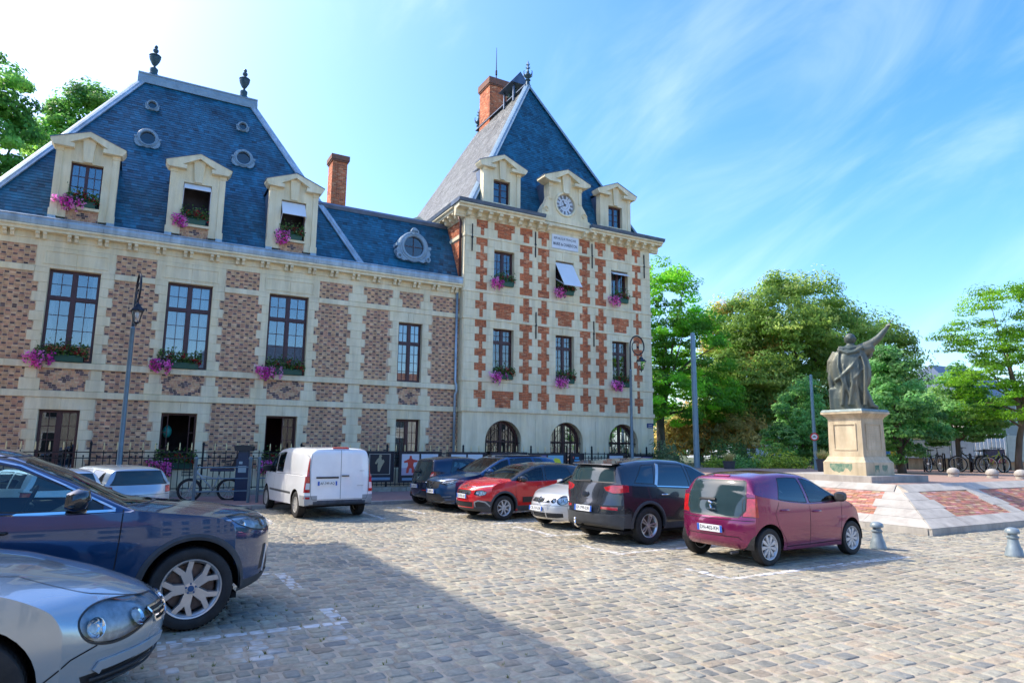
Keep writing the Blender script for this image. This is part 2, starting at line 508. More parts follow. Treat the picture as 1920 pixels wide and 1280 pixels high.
def make_cobbles():
    LX, LY = 0.172, 0.178
    cents, dims, rot = [], [], []
    y = 2.6; row = 0
    while y < 20.45:
        x = -6.0 + rng.uniform(0, .2)
        wy = LY * rng.uniform(.88, 1.12)
        while x < 34:
            wx = LX * rng.uniform(.68, 1.42)
            wob = .09*sin(x*.45 + y*.22) + .035*sin(x*1.3 + y) + .015*sin(x*3.1 + 2*y)
            cents.append((x + wx/2, y + wy/2 + wob)); dims.append((wx, wy))
            x += wx
        y += wy; row += 1
    cents = np.array(cents); dims = np.array(dims)
    P = pix(np.c_[cents, np.zeros(len(cents))])
    keep = (P[:, 2] > 3.2) & (P[:, 2] < 27) & (P[:, 0] > -500) & (P[:, 0] < 2400) & (P[:, 1] < 1650)
    ins = (cents[:, 0] > 15.4) & (cents[:, 1] > 8.6)      # under the monument terrace
    keep &= ~ins
    cents, dims, P = cents[keep], dims[keep], P[keep]
    N = len(cents)
    jo = rng.uniform(.006, .015, (N, 2))
    hx = dims[:, 0]/2 - jo[:, 0]; hy = dims[:, 1]/2 - jo[:, 1]
    ang = np.arange(12) * 2*pi/12 + pi/12
    ex = np.sign(np.cos(ang))*np.abs(np.cos(ang))**.30; ey = np.sign(np.sin(ang))*np.abs(np.sin(ang))**.30
    th = rng.normal(0, .05, N)
    zt = rng.normal(-.002, .003, N).clip(-.007, .005)
    tilt = rng.normal(0, .016, (N, 2))
    def ringv(s, dz, jit):
        r = 1 + rng.normal(0, jit, (N, 12))
        lx = ex*hx[:, None]*s*r; ly = ey*hy[:, None]*s*r
        X = cents[:, :1] + lx*np.cos(th)[:, None] - ly*np.sin(th)[:, None]
        Y = cents[:, 1:] + lx*np.sin(th)[:, None] + ly*np.cos(th)[:, None]
        Z = zt[:, None] + dz + lx*tilt[:, :1] + ly*tilt[:, 1:]
        return np.stack([X, Y, Z], -1)
    r0 = ringv(1.0, -.018, .035); r1 = ringv(.94, -.0035, .03); r2 = ringv(.72, .001, .06)
    pal = np.array([(.36, .345, .30), (.33, .325, .30), (.40, .38, .33), (.28, .285, .28), (.43, .40, .33), (.36, .31, .26), (.24, .25, .26), (.40, .33, .27)])
    pw = np.array([.24, .20, .18, .12, .12, .06, .05, .03])
    col = pal[rng.choice(len(pal), N, p=pw)] * rng.uniform(.82, 1.14, (N, 1)) * np.array((.90, .855, .71))
    # which of them show largest in the picture
    inv = (P[:, 0] > 0) & (P[:, 0] < 1920) & (P[:, 1] > 0) & (P[:, 1] < 1280)
    hid = (P[:, 0] < 310) & (P[:, 1] > 1010)                # behind the silver car
    size = np.where(inv & ~hid, 1/P[:, 2], 0)
    big = np.argsort(-size)[:300]
    fs = []
    for k in range(12):
        j = (k+1) % 12
        fs += [(k, j, 12+j, 12+k), (12+k, 12+j, 24+j, 24+k)]
    fs.append(tuple(range(24, 36)))
    isbig = np.zeros(N, bool); isbig[big] = True
    for i in big:
        me = bpy.data.meshes.new('cobble')
        me.from_pydata(np.concatenate([r0[i], r1[i], r2[i]]).tolist(), [], fs)
        me.materials.append(COBBLE)
        at = me.attributes.new('col', 'FLOAT_COLOR', 'FACE')
        at.data.foreach_set('color', np.tile(np.r_[col[i], 1], len(fs)).astype(np.float32))
        me.polygons.foreach_set('use_smooth', [True]*len(fs))
        inst(me, 'cobble', square)
    rest = np.where(~isbig)[0]
    n = len(rest)
    V = np.concatenate([r0[rest], r1[rest], r2[rest]], 1)     # n,36,3
    me = bpy.data.meshes.new('cobbles')
    base = np.array([f for f in fs[:-1]])
    top = np.arange(24, 36)
    off = (np.arange(n)*36)[:, None]
    loops = np.concatenate([(base.ravel()[None] + off), (top[None] + off)], 1).ravel()
    tot = np.tile(np.r_[np.full(24, 4), 12], n)
    st = np.concatenate([[0], np.cumsum(tot)[:-1]])
    me.vertices.add(n*36); me.vertices.foreach_set('co', V.reshape(-1).astype(np.float32))
    me.loops.add(len(loops)); me.loops.foreach_set('vertex_index', loops.astype(np.int32))
    me.polygons.add(len(tot)); me.polygons.foreach_set('loop_start', st.astype(np.int32)); me.polygons.foreach_set('loop_total', tot.astype(np.int32))
    me.materials.append(COBBLE)
    at = me.attributes.new('col', 'FLOAT_COLOR', 'FACE')
    at.data.foreach_set('color', np.repeat(np.c_[col[rest], np.ones(n)], 25, axis=0).astype(np.float32).ravel())
    me.polygons.foreach_set('use_smooth', [True]*len(tot))
    me.update(calc_edges=True); me.validate()
    kind(inst(me, 'cobbles', square), 'stuff')
make_cobbles()

# pavement in front of the railings, with a granite kerb of separate stones
g = MB(); g.box(-12, 40, 20.80, 26.2, -.04, .10)
pavement = kind(g.build('pavement', PAVE), 'structure')
x = -12.0; i = 0
while x < 24:
    w = 1.0 + .12*sin(i*3.1)
    g = MB(); g.box(x+.006, x+w-.006, 20.58, 20.797, -.04, .105 + .004*sin(i*1.7))
    g.build('kerb_stone', KERB, pavement)
    x += w; i += 1
# ---------------------------------------------------------------- town hall: brick wing and clock tower
def wall_cells(mb, x0, x1, z0, z1, holes, y):
    xs = sorted({x0, x1} | {h[0] for h in holes} | {h[1] for h in holes})
    zs = sorted({z0, z1} | {h[2] for h in holes} | {h[3] for h in holes})
    for a, b in zip(xs, xs[1:]):
        for c, d in zip(zs, zs[1:]):
            mx, mz = (a+b)/2, (c+d)/2
            if any(h[0] < mx < h[1] and h[2] < mz < h[3] for h in holes): continue
            mb.quad((a, y, c), (b, y, c), (b, y, d), (a, y, d))

def reveals(mb, holes, y, depth):
    for a, b, c, d in holes:
        e = y + depth
        mb.quad((a, y, c), (a, y, d), (a, e, d), (a, e, c)); mb.quad((b, y, c), (b, e, c), (b, e, d), (b, y, d))
        mb.quad((a, y, d), (b, y, d), (b, e, d), (a, e, d)); mb.quad((a, y, c), (a, e, c), (b, e, c), (b, y, c))

def brick_field(rects, y, style, covers=(), seed=1, bl=.222, bh=.0667, axis='x', xpos=0):
    """individual bricks as one joined mesh; rects and covers are (x0,x1,z0,z1)"""
    r = np.random.default_rng(seed)
    vs, cs = [], []
    for (x0, x1, z0, z1) in rects:
        nrow = max(1, int(round((z1-z0)/bh))); h = (z1-z0)/nrow
        for k in range(nrow):
            za = z0 + k*h; gr = int(round(za/bh))
            x = x0; first = True
            ph = (gr % 2)*.11 if style == 'red' else ((gr//2) % 2)*.153
            i = 0
            x -= ph
            while x < x1 - .01:
                if style == 'wing':
                    dark = gr % 2 == 0 and i % 2 == 1
                    L = .128 if i % 2 == 1 else .178
                elif style == 'lattice':
                    L = .115; u = int(math.floor((x - (x0+x1)/2)/.115 + .5)); v = int(round((za-(z0+z1)/2)/bh))
                    dark = (abs(u) + abs(v)) % 6 in (0, 1)
                else:
                    L = bl; dark = False
                a, b = max(x, x0) + .005, min(x+L, x1) - .005
                x += L; i += 1
                if b - a < .02: continue
                mx, mz = (a+b)/2, za+h/2
                if any(c[0] < mx < c[1] and c[2] < mz < c[3] for c in covers): continue
                t = r.random()
                if style == 'red':
                    col = (np.array((.68, .20, .080)) if t < .75 else np.array((.76, .34, .17)) if t < .92 else np.array((.44, .13, .065))) * r.uniform(.82, 1.15)
                elif dark:
                    col = np.array((.13, .085, .088)) * r.uniform(.7, 1.7)
                else:
                    col = (np.array((.74, .43, .23)) if t < .45 else np.array((.66, .335, .20)) if t < .8 else np.array((.80, .53, .31))) * r.uniform(.85, 1.12)
                vs.append((a, b, za+.005, za+h-.005, r.uniform(.004, .009))); cs.append(col)
    A = np.array(vs); n = len(A)
    a, b, c, d, p = A.T
    yb = np.full(n, y+.004); yf = y - p
    def V(X, Y, Z):
        return np.stack([X, Y, Z], -1) if axis == 'x' else np.stack([Y - y + xpos, X, Z], -1)
    f = [V(a, yf, c), V(b, yf, c), V(b, yf, d), V(a, yf, d)]
    k = [V(a, yb, c), V(b, yb, c), V(b, yb, d), V(a, yb, d)]
    quads = [f, [k[0], k[1], f[1], f[0]], [f[3], f[2], k[2], k[3]], [k[0], f[0], f[3], k[3]], [f[1], k[1], k[2], f[2]]]
    Q = np.stack([np.stack(q, 1) for q in quads], 1)          # n,5,4,3
    col = np.repeat(np.c_[np.array(cs), np.ones(n)], 5, axis=0)
    return np_mesh('bricks', Q.reshape(-1, 3), 4, BRICK, col)

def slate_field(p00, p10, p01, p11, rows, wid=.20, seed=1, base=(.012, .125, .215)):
    """slates laid on the sloping quad p00-p10 (eave) p01-p11 (top): one joined mesh of lapped pieces"""
    r = np.random.default_rng(seed)
    p00, p10, p01, p11 = [np.array(p, float) for p in (p00, p10, p01, p11)]
    nrm = np.cross(p10-p00, p01-p00); nrm /= np.linalg.norm(nrm)
    Q, C = [], []
    for k in range(rows):
        t0, t1 = k/rows, (k+1.0)/rows
        L0 = p00+(p01-p00)*t0; R0 = p10+(p11-p10)*t0; L1 = p00+(p01-p00)*t1; R1 = p10+(p11-p10)*t1
        W = np.linalg.norm(R0-L0)
        if W < .15: continue
        ux = (R0-L0)/W
        off = (k % 2)*wid/2
        m = int(W/wid)+2
        upv = ((L1-L0)+(R1-R0))/2
        for i in range(m):
            a, b = i*wid-off, (i+1)*wid-off
            a, b = max(a, 0)+.004, min(b, W)-.004
            if b-a < .02: continue
            la = (a/W)*(np.linalg.norm(R1-L1)); lb = (b/W)*np.linalg.norm(R1-L1)
            lift = r.uniform(.010, .017)
            B0 = L0+ux*a+nrm*lift; B1 = L0+ux*b+nrm*lift
            T0 = L1+ux*la+nrm*.003; T1 = L1+ux*lb+nrm*.003
            if W > 2:      # keep slate edges square to the eave except at hips
                q = np.dot(L0-L1, ux)
                T0 = L0+ux*max(a, -q)+upv-ux*np.dot(upv, ux)+nrm*.003; T1 = L0+ux*max(max(a, -q), min(b, np.dot(R1-L0, ux)))+upv-ux*np.dot(upv, ux)+nrm*.003
            Q += [B0, B1, T1, T0, B0-nrm*lift, B1-nrm*lift, B1, B0]
            c = np.array(base)*r.uniform(.72, 1.3)
            if r.random() < .06: c = c*.55
            C += [c, c*.8]
    C = np.array(C)
    return np_mesh('slates', np.array(Q), 4, SLATE, np.c_[C, np.ones(len(C))])

def window(parent, cx, half, z0, z1, y, rows, cols=2, transom=None, trows=2, separate=True, name='window', fr=WOOD_R, curtain=0, room=True, glass=PANE, seed=0, label=None):
    """two-leaf casement with glazing bars; panes are sub-parts"""
    f = MB(); t = .055
    x0, x1 = cx-half, cx+half
    f.box(x0, x0+t, y, y+.07, z0, z1); f.box(x1-t, x1, y, y+.07, z0, z1); f.box(x0+t, x1-t, y, y+.07, z0, z0+t); f.box(x0+t, x1-t, y, y+.07, z1-t, z1)
    f.box(cx-.05, cx+.05, y-.015, y+.06, z0+t, z1-t)
    secs = []
    if transom:
        f.box(x0+t, cx-.05, y-.02, y+.06, transom-.045, transom+.045); f.box(cx+.05, x1-t, y-.02, y+.06, transom-.045, transom+.045)
        secs = [(z0+t, transom-.045, rows), (transom+.045, z1-t, trows)]
    else:
        secs = [(z0+t, z1-t, rows)]
    panes = []
    for za, zb, nr in secs:
        for xa, xb in ((x0+t, cx-.05), (cx+.05, x1-t)):
            s = .035
            f.box(xa, xa+s, y+.005, y+.05, za, zb); f.box(xb-s, xb, y+.005, y+.05, za, zb)
            f.box(xa+s, xb-s, y+.005, y+.05, za, za+s); f.box(xa+s, xb-s, y+.005, y+.05, zb-s, zb)
            xa, xb, zc, zd = xa+s, xb-s, za+s, zb-s
            for i in range(1, cols):
                xm = xa+(xb-xa)*i/cols
                f.box(xm-.011, xm+.011, y+.012, y+.045, zc, zd)
            for j in range(1, nr):
                zm = zc+(zd-zc)*j/nr
                f.box(xa, xb, y+.014, y+.043, zm-.011, zm+.011)
            for i in range(cols):
                for j in range(nr):
                    panes.append((xa+(xb-xa)*i/cols, xa+(xb-xa)*(i+1)/cols, zc+(zd-zc)*j/nr, zc+(zd-zc)*(j+1)/nr))
    w = f.build(name, fr, parent)
    rr = random.Random(seed + int(cx*100) + int(z0*10))
    if separate:
        for a, b, c, d in panes:
            e = [rr.uniform(-.0015, .0015) for _ in range(2)]
            g = MB(); g.box(a, b, y+.028+e[0], y+.031+e[0], c, d)
            g.v = [(p[0], p[1]+(p[0]-a)*e[1], p[2]) for p in g.v]
            g.build('pane', glass, w)
    else:
        g = MB()
        for a, b, c, d in panes: g.quad((a, y+.03, c), (b, y+.03, c), (b, y+.03, d), (a, y+.03, d))
        kind(g.build('panes', glass, w), 'stuff')
    if curtain:
        g = MB()
        for sgn in (-1, 1):
            pts = []
            n = 14; wd = half*curtain
            for i in range(n+1):
                u = i/n; xx = cx+sgn*(half-.05-wd*u)
                pts.append((xx, y+.16+.025*sin(u*18+sgn)))
            for (xa, ya), (xb, yb) in zip(pts, pts[1:]):
                zl = z0+.05
                g.quad((xa, ya, zl), (xb, yb, zl), (xb, yb, z1-.03), (xa, ya, z1-.03))
        g.build('curtain', CURTAIN, w, smooth=True)
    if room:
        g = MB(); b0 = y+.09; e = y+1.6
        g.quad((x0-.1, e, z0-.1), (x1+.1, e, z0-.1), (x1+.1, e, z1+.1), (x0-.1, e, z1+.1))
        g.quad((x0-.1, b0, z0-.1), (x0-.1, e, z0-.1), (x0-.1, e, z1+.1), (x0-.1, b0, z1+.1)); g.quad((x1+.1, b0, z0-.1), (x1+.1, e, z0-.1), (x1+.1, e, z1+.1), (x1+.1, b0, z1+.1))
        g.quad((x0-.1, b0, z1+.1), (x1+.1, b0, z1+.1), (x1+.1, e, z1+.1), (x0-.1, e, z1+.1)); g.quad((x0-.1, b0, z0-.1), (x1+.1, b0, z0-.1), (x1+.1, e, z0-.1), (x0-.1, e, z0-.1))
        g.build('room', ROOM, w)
    return w

def moulding(mb, prof, x0, x1):
    """profile of (y,z) points swept along X"""
    mb.prism(prof, x0, x1, 'x')

# ================= wing
WY = 26.0
wing = thing('brick_wing', 'low brick and stone town hall wing with tall slate roof and three dormers', 'building', (0, 0, 0))
WC = (-2.35, 1.155, 4.605)
holes = [(c-.73, c+.73, 4.45, 7.53) for c in WC] + [(9.06, 10.11, 4.45, 6.94)] + [(c-.56, c+.56, .95, 2.88) for c in WC] + [(9.09, 10.14, .95, 2.9)]
m = MB(); wall_cells(m, -5.35, 11.86, 0, 8.6, holes, WY)
m.quad((-5.35, WY, 0), (-5.35, WY, 8.6), (-5.35, 34.5, 8.6), (-5.35, 34.5, 0)); m.quad((-5.35, 34.5, 0), (-5.35, 34.5, 8.6), (11.86, 34.5, 8.6), (11.86, 34.5, 0))
m.build('wall', MORTAR, wing)
for h_ in holes:
    m = MB(); reveals(m, [h_], WY-.01, .30); m.build('window_reveal', STONE, wing)
stones = []
def S(x0, x1, z0, z1): stones.append((x0, x1, z0, z1))
for c in WC:
    n = 9; h = (7.36-4.45)/n
    for k in range(n):
        o = 1.13 if k % 2 == 0 else .985
        za, zb = 4.45+k*h, 4.45+(k+1)*h
        S(c-o, c-.73, za, zb); S(c+.73, c+o, za, zb)
    S(c-1.13, c-.73, 7.36, 7.56); S(c+.73, c+1.13, 7.36, 7.56)
    S(c-1.13, c, 7.53, 8.25); S(c, c+1.13, 7.53, 8.25)
    for s in (-1, 1):
        S(c+s*.90-.16, c+s*.90+.16, 3.88, 4.22); S(c+s*.90-.28, c+s*.90+.28, 3.5, 3.88)
    S(c-.96, c, 2.88, 3.27); S(c, c+.96, 2.88, 3.27)
    for k in range(6):
        o = .80 if k % 2 == 0 else .95
        S(c-o, c-.56, .95+k*.3217, .95+(k+1)*.3217); S(c+.56, c+o, .95+k*.3217, .95+(k+1)*.3217)
for z0, z1, n in ((4.45, 7.36, 9), (7.58, 8.25, 2), (3.5, 4.22, 2), (.95, 3.27, 7)):
    h = (z1-z0)/n
    for c in (7.27, -5.0):
        for k in range(n):
            o = .375 if (k % 2 == 0) else .235
            if c < 0: S(-5.37, c+o-.05, z0+k*h, z0+(k+1)*h)
            else: S(c-o, c+o, z0+k*h, z0+(k+1)*h)
c = 9.585
h = (6.94-4.45)/8
for k in range(8):
    o = .93 if k % 2 == 0 else .80
    S(c-o, c-.525, 4.45+k*h, 4.45+(k+1)*h); S(c+.525, c+o, 4.45+k*h, 4.45+(k+1)*h)
S(c-.93, c-.12, 6.94, 7.36); S(c+.12, c+.93, 6.94, 7.36); S(c-.12, c+.12, 6.94, 7.38)
for s in (-1, 1):
    S(c+s*.685-.14, c+s*.685+.14, 7.92, 8.25); S(c+s*.685-.27, c+s*.685+.27, 7.58, 7.92)
    S(c+s*.69-.155, c+s*.69+.155, 3.9, 4.22); S(c+s*.69-.26, c+s*.69+.26, 3.5, 3.9)
c = 9.615
S(c-.92, c, 2.9, 3.27); S(c, c+.92, 2.9, 3.27)
for k in range(6):
    o = .76 if k % 2 == 0 else .90
    S(c-o, c-.525, .95+k*.325, .95+(k+1)*.325); S(c+.525, c+o, .95+k*.325, .95+(k+1)*.325)
for q in stones:
    m = MB(); m.block(q[0]+.002, q[1]-.002, WY, q[2]+.002, q[3]-.002, d=.028)
    m.build('quoin_stone', STONE, wing)
cov = stones + holes
panels = [(c-.60, c+.60, 3.5, 4.22) for c in WC] + [(9.10, 10.09, 3.5, 4.22)]
kind(inst(brick_field([(-5.35, 11.86, .95, 3.27), (-5.35, 11.86, 4.45, 7.36), (-5.35, 11.86, 7.58, 8.25)] , WY, 'wing', cov, 3), 'bricks', wing), 'stuff')
kind(inst(brick_field([(-5.35, 11.86, 3.5, 4.22)], WY, 'wing', cov + panels, 5), 'bricks', wing), 'stuff')
kind(inst(brick_field(panels, WY, 'lattice', cov, 4), 'bricks', wing), 'stuff')
# plinth and string courses
def course_stones(parent, x0, x1, z0, z1, y, proj, step, nm, skip=(), slope=.02):
    x = x0; i = 0
    while x < x1-.05:
        e = min(x1, x+step*(1+.12*sin(i*2.3)))
        if x1-e < .3: e = x1
        if not any(a < (x+e)/2 < b for a, b in skip):
            m = MB(); m.prism([(y+.02, z0), (y-proj+.02, z0), (y-proj, z0+.02), (y-proj, z1-slope), (y-.0, z1), (y+.02, z1)], x+.002, e-.002, 'x')
            m.build(nm, STONE, parent)
        x = e; i += 1
for z0, z1, pr in ((3.27, 3.5, .07), (4.22, 4.45, .09)):
    course_stones(wing, -5.4, 11.84, z0, z1, WY, pr, 1.45, 'string_course_stone')
xs = [-5.4] + [v for c in WC for v in (c-1.13, c+1.13)] + [11.84]
for a, b in zip(xs[::2], xs[1::2]):
    course_stones(wing, a, b, 7.36, 7.58, WY, .05, 1.6, 'string_course_stone')
course_stones(wing, -5.4, 11.84, -.05, .95, WY, .06, 1.3, 'plinth_stone', skip=())
for c in WC:                                     # raised border of the panel over each tall window
    m = MB(); y0, y1 = WY-.052, WY-.027
    m.box(c-.92, c-.87, y0, y1, 7.66, 8.14); m.box(c+.87, c+.92, y0, y1, 7.66, 8.14); m.box(c-.87, c+.87, y0, y1, 8.09, 8.14); m.box(c-.87, c+.87, y0, y1, 7.66, 7.70)
    m.build('window_panel', STONE, wing)
for k, c in enumerate(WC):
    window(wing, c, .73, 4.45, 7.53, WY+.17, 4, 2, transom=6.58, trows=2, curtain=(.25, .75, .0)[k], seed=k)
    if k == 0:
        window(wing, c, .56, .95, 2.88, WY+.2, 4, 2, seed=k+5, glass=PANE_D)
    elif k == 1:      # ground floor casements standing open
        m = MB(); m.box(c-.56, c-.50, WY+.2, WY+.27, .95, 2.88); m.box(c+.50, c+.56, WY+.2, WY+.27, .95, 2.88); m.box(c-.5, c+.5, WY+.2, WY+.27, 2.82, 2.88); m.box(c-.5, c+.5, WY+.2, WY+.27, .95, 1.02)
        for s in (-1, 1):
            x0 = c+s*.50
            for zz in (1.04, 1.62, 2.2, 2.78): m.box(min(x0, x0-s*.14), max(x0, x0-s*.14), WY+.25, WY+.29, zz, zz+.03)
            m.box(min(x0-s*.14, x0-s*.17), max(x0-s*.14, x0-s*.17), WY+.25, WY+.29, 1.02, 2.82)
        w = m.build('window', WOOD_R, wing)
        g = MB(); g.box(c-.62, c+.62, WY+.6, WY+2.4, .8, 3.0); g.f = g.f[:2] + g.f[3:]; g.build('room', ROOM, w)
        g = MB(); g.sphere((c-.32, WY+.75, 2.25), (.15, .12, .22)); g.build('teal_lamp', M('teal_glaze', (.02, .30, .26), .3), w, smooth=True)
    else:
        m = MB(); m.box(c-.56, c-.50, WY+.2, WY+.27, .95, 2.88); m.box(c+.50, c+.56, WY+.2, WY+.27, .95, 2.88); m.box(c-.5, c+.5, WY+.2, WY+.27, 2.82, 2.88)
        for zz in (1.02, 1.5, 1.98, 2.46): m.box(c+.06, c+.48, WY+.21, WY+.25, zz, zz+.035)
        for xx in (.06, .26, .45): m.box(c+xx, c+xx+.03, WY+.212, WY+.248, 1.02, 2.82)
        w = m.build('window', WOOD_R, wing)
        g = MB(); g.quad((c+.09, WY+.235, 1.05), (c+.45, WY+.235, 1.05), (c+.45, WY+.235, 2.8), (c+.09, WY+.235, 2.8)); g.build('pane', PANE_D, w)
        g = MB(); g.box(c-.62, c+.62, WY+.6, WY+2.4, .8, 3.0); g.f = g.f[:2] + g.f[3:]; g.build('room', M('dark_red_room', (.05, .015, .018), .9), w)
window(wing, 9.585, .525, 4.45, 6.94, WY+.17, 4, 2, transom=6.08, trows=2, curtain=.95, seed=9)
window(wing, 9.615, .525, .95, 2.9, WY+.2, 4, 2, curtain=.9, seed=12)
# entablature
m = MB()
m.prism([(WY+.05, 8.25), (WY-.03, 8.25), (WY-.03, 8.45), (WY-.06, 8.47), (WY-.06, 8.66), (WY-.30, 8.68), (WY-.30, 8.76), (WY-.36, 8.80), (WY-.36, 8.86), (WY+.05, 8.86)], -5.7, 11.84, 'x')
m.build('cornice', STONE, wing)
mm = MB(); mm.prism([(WY-.06, 8.46), (WY-.10, 8.44), (WY-.17, 8.47), (WY-.20, 8.55), (WY-.27, 8.60), (WY-.27, 8.675), (WY-.06, 8.675)], -.055, .055, 'x')
mod_me = mm.mesh('modillion', STONE)
for i in range(-3, 18):
    xx = -3.39 + .875*(i)
    if xx < -5.6 or xx > 11.5: continue
    for s in (-.10, .10): inst(mod_me, 'modillion', wing, (xx+s, 0, 0))
# zinc gutter in lengths
x = -5.75
while x < 11.8:
    e = min(x+1.02, 11.83)
    m = MB(); m.prism([(WY-.26, 8.86), (WY-.34, 8.88), (WY-.37, 9.02), (WY-.36, 9.10), (WY-.39, 9.13), (WY-.36, 9.16), (WY-.32, 9.12), (WY+.16, 9.14), (WY+.16, 8.86)], x+.003, e-.003, 'x')
    m.build('gutter_length', ZINC, wing)
    x = e
# roof: pavilion + link range share the front slope
EY, EZ, RY, RZ = 26.14, 9.15, 30.3, 17.1
SL = (RZ-EZ)/(RY-EY)
def roofY(z): return EY + (z-EZ)/SL
XL, XR, RL, RR = -5.5, 7.45, -1.1, 3.15
m = MB()
m.quad((XL, EY, EZ), (XR, EY, EZ), (RR, RY, RZ), (RL, RY, RZ)); m.quad((XR, EY, EZ), (XR, 34.5, EZ), (RR, RY, RZ)); m.quad((XL, 34.5, EZ), (XL, EY, EZ), (RL, RY, RZ)); m.quad((XR, 34.5, EZ), (XL, 34.5, EZ), (RL, RY, RZ), (RR, RY, RZ))
LT = 12.0
m.quad((XR, EY, EZ), (11.86, EY, EZ), (11.86, roofY(LT), LT), (XR-(LT-EZ)*(XR-RR)/(RZ-EZ), roofY(LT), LT))
m.quad((5.0, roofY(LT), LT), (11.86, roofY(LT), LT), (11.86, 30.5, LT+.45), (4.4, 30.5, LT+.45)); m.quad((4.0, 30.5, LT+.45), (11.86, 30.5, LT+.45), (11.86, 34.5, EZ), (5.0, 34.5, EZ))
roof = m.build('roof', ZINC_D, wing)
kind(inst(slate_field((XL, EY, EZ), (XR, EY, EZ), (RL, RY, RZ), (RR, RY, RZ), 64, .21, 2), 'slates', roof), 'stuff')
tx = XR-(LT-EZ)*(XR-RR)/(RZ-EZ)
kind(inst(slate_field((XR, EY, EZ), (11.85, EY, EZ), (tx, roofY(LT), LT), (11.85, roofY(LT), LT), 23, .21, 4), 'slates', roof), 'stuff')
def strip(mb, a, b, w, h, n):
    a, b, n = Vector(a), Vector(b), Vector(n).normalized()
    t = (b-a).normalized(); s = t.cross(n).normalized()
    sec = [(-w, .0), (-w, h*.5), (-w*.45, h*.6), (-w*.3, h), (w*.3, h), (w*.45, h*.6), (w, h*.5), (w, 0)]
    vs = [tuple(a+s*u+n*v) for u, v in sec]+[tuple(b+s*u+n*v) for u, v in sec]
    k = len(sec)
    mb.add(vs, [(i, i+1, k+i+1, k+i) for i in range(k-1)] + [tuple(range(k)), tuple(range(k, 2*k))[::-1]])
nf = Vector((0, -SL, 1)).normalized()
for a, b, n in (((XR, EY, EZ), (RR, RY, RZ), nf + Vector((.3, 0, 0))), ((XL, EY, EZ), (RL, RY, RZ), nf - Vector((.3, 0, 0)))):
    mm = MB(); strip(mm, a, b, .17, .09, n); mm.build('hip_flashing', ZINC, wing)
mm = MB(); mm.prism([(RY-.22, RZ-.25), (RY-.24, RZ-.02), (RY-.16, RZ+.02), (RY-.16, RZ+.14), (RY-.2, RZ+.18), (RY-.16, RZ+.24), (RY+.16, RZ+.24), (RY+.16, RZ-.2)], RL-.25, RR+.25, 'x'); mm.build('ridge_capping', LEADP, wing)
mm = MB(); mm.prism([(roofY(LT)-.1, LT-.12), (roofY(LT)-.14, LT+.02), (roofY(LT)-.05, LT+.13), (roofY(LT)+.3, LT+.15), (roofY(LT)+.3, LT-.1)], tx-.1, 11.85, 'x'); mm.build('ridge_capping', ZINC_D, wing)
# urn finials
urn = [(0, 0), (.19, 0), (.19, .10), (.14, .14), (.16, .26), (.16, .34), (.07, .42), (.05, .48), (.11, .56), (.20, .74), (.23, .86), (.20, .90), (.24, .94), (.20, .98), (.10, 1.03), (.06, 1.09), (.11, 1.16), (.11, 1.23), (.05, 1.29), (.08, 1.35), (.06, 1.42), (0, 1.46)]
um = MB(); um.lathe(urn, n=20); ume = um.mesh('urn_finial', FINM, 40)
for xx in (-.80, 2.80): inst(ume, 'urn_finial', wing, (xx, RY, RZ+.2))

def oculus(parent, x, z, r, plane_y, mat=LEADP, scroll=False):
    """round zinc roof light standing off the slope"""
    y = plane_y
    m = MB()
    m.lathe([(r*.98, .3), (r*.98, -.06), (r*1.06, -.09), (r*1.18, -.09), (r*1.24, -.05), (r*1.36, -.05), (r*1.46, 0), (r*1.46, .5)], (x, y, z), 28, 'y')
    pts = [(-1.55, -.1), (-1.7, -.55), (-1.45, -1.2), (-1.0, -1.45), (-.5, -1.35), (0, -1.5), (.5, -1.35), (1.0, -1.45), (1.45, -1.2), (1.7, -.55), (1.55, -.1)]
    arc = [(1.42*cos(a), 1.42*sin(a)) for a in np.linspace(-.1, -pi+.1, 14)]
    out = [(x+u*r, z+v*r) for u, v in pts]; inn = [(x+u*r, z+v*r) for u, v in arc]
    m.prism(out+inn, y-.04, y+.55, 'y')
    for s in (-1, 1): m.box(x+s*r*1.55-.07*r/.4, x+s*r*1.55+.07*r/.4, y-.06, y+.4, z-.05*r/.4, z+.06*r/.4)
    if scroll:
        for s in (-1, 1):
            m.tube([(x+s*(.08+.09*cos(a))*1.0, y-.09, z+r*1.38+.10*sin(a)) for a in np.linspace(0, 2*pi, 14)], .035, 6)
            m.tube([(x+s*(r*1.42+.09*cos(a)), y-.08, z-r*1.1+.10*sin(a)) for a in np.linspace(0, 2*pi, 14)], .04, 6)
        m.sphere((x, y-.06, z+r*1.62), (.14, .06, .1))
    o = m.build('round_roof_light', mat, parent, smooth=35)
    g = MB(); g.lathe([(0, .05), (r*.98, .05)], (x, y, z), 28, 'y'); g.build('pane', PANE_D, o)
    g = MB(); g.lathe([(0, .25), (r*.97, .25)], (x, y, z), 28, 'y'); g.build('backing', ROOM, o)
    if r > .3:
        b = MB(); b.box(x-.014, x+.014, y+.02, y+.045, z-r*.97, z+r*.97); b.box(x-r*.97, x+r*.97, y+.021, y+.044, z-.014, z+.014); b.build('glazing_bar', WOOD_R, o)
    return o
for xx, zz, rr in ((-.72, 13.65, .27), (2.80, 13.62, .27), (-.70, 15.55, .155), (2.78, 15.5, .155)):
    oculus(wing, xx, zz, rr, roofY(zz-rr*1.3)-.05)
oculus(wing, 9.72, 10.38, .46, roofY(9.75)-.14, scroll=True)

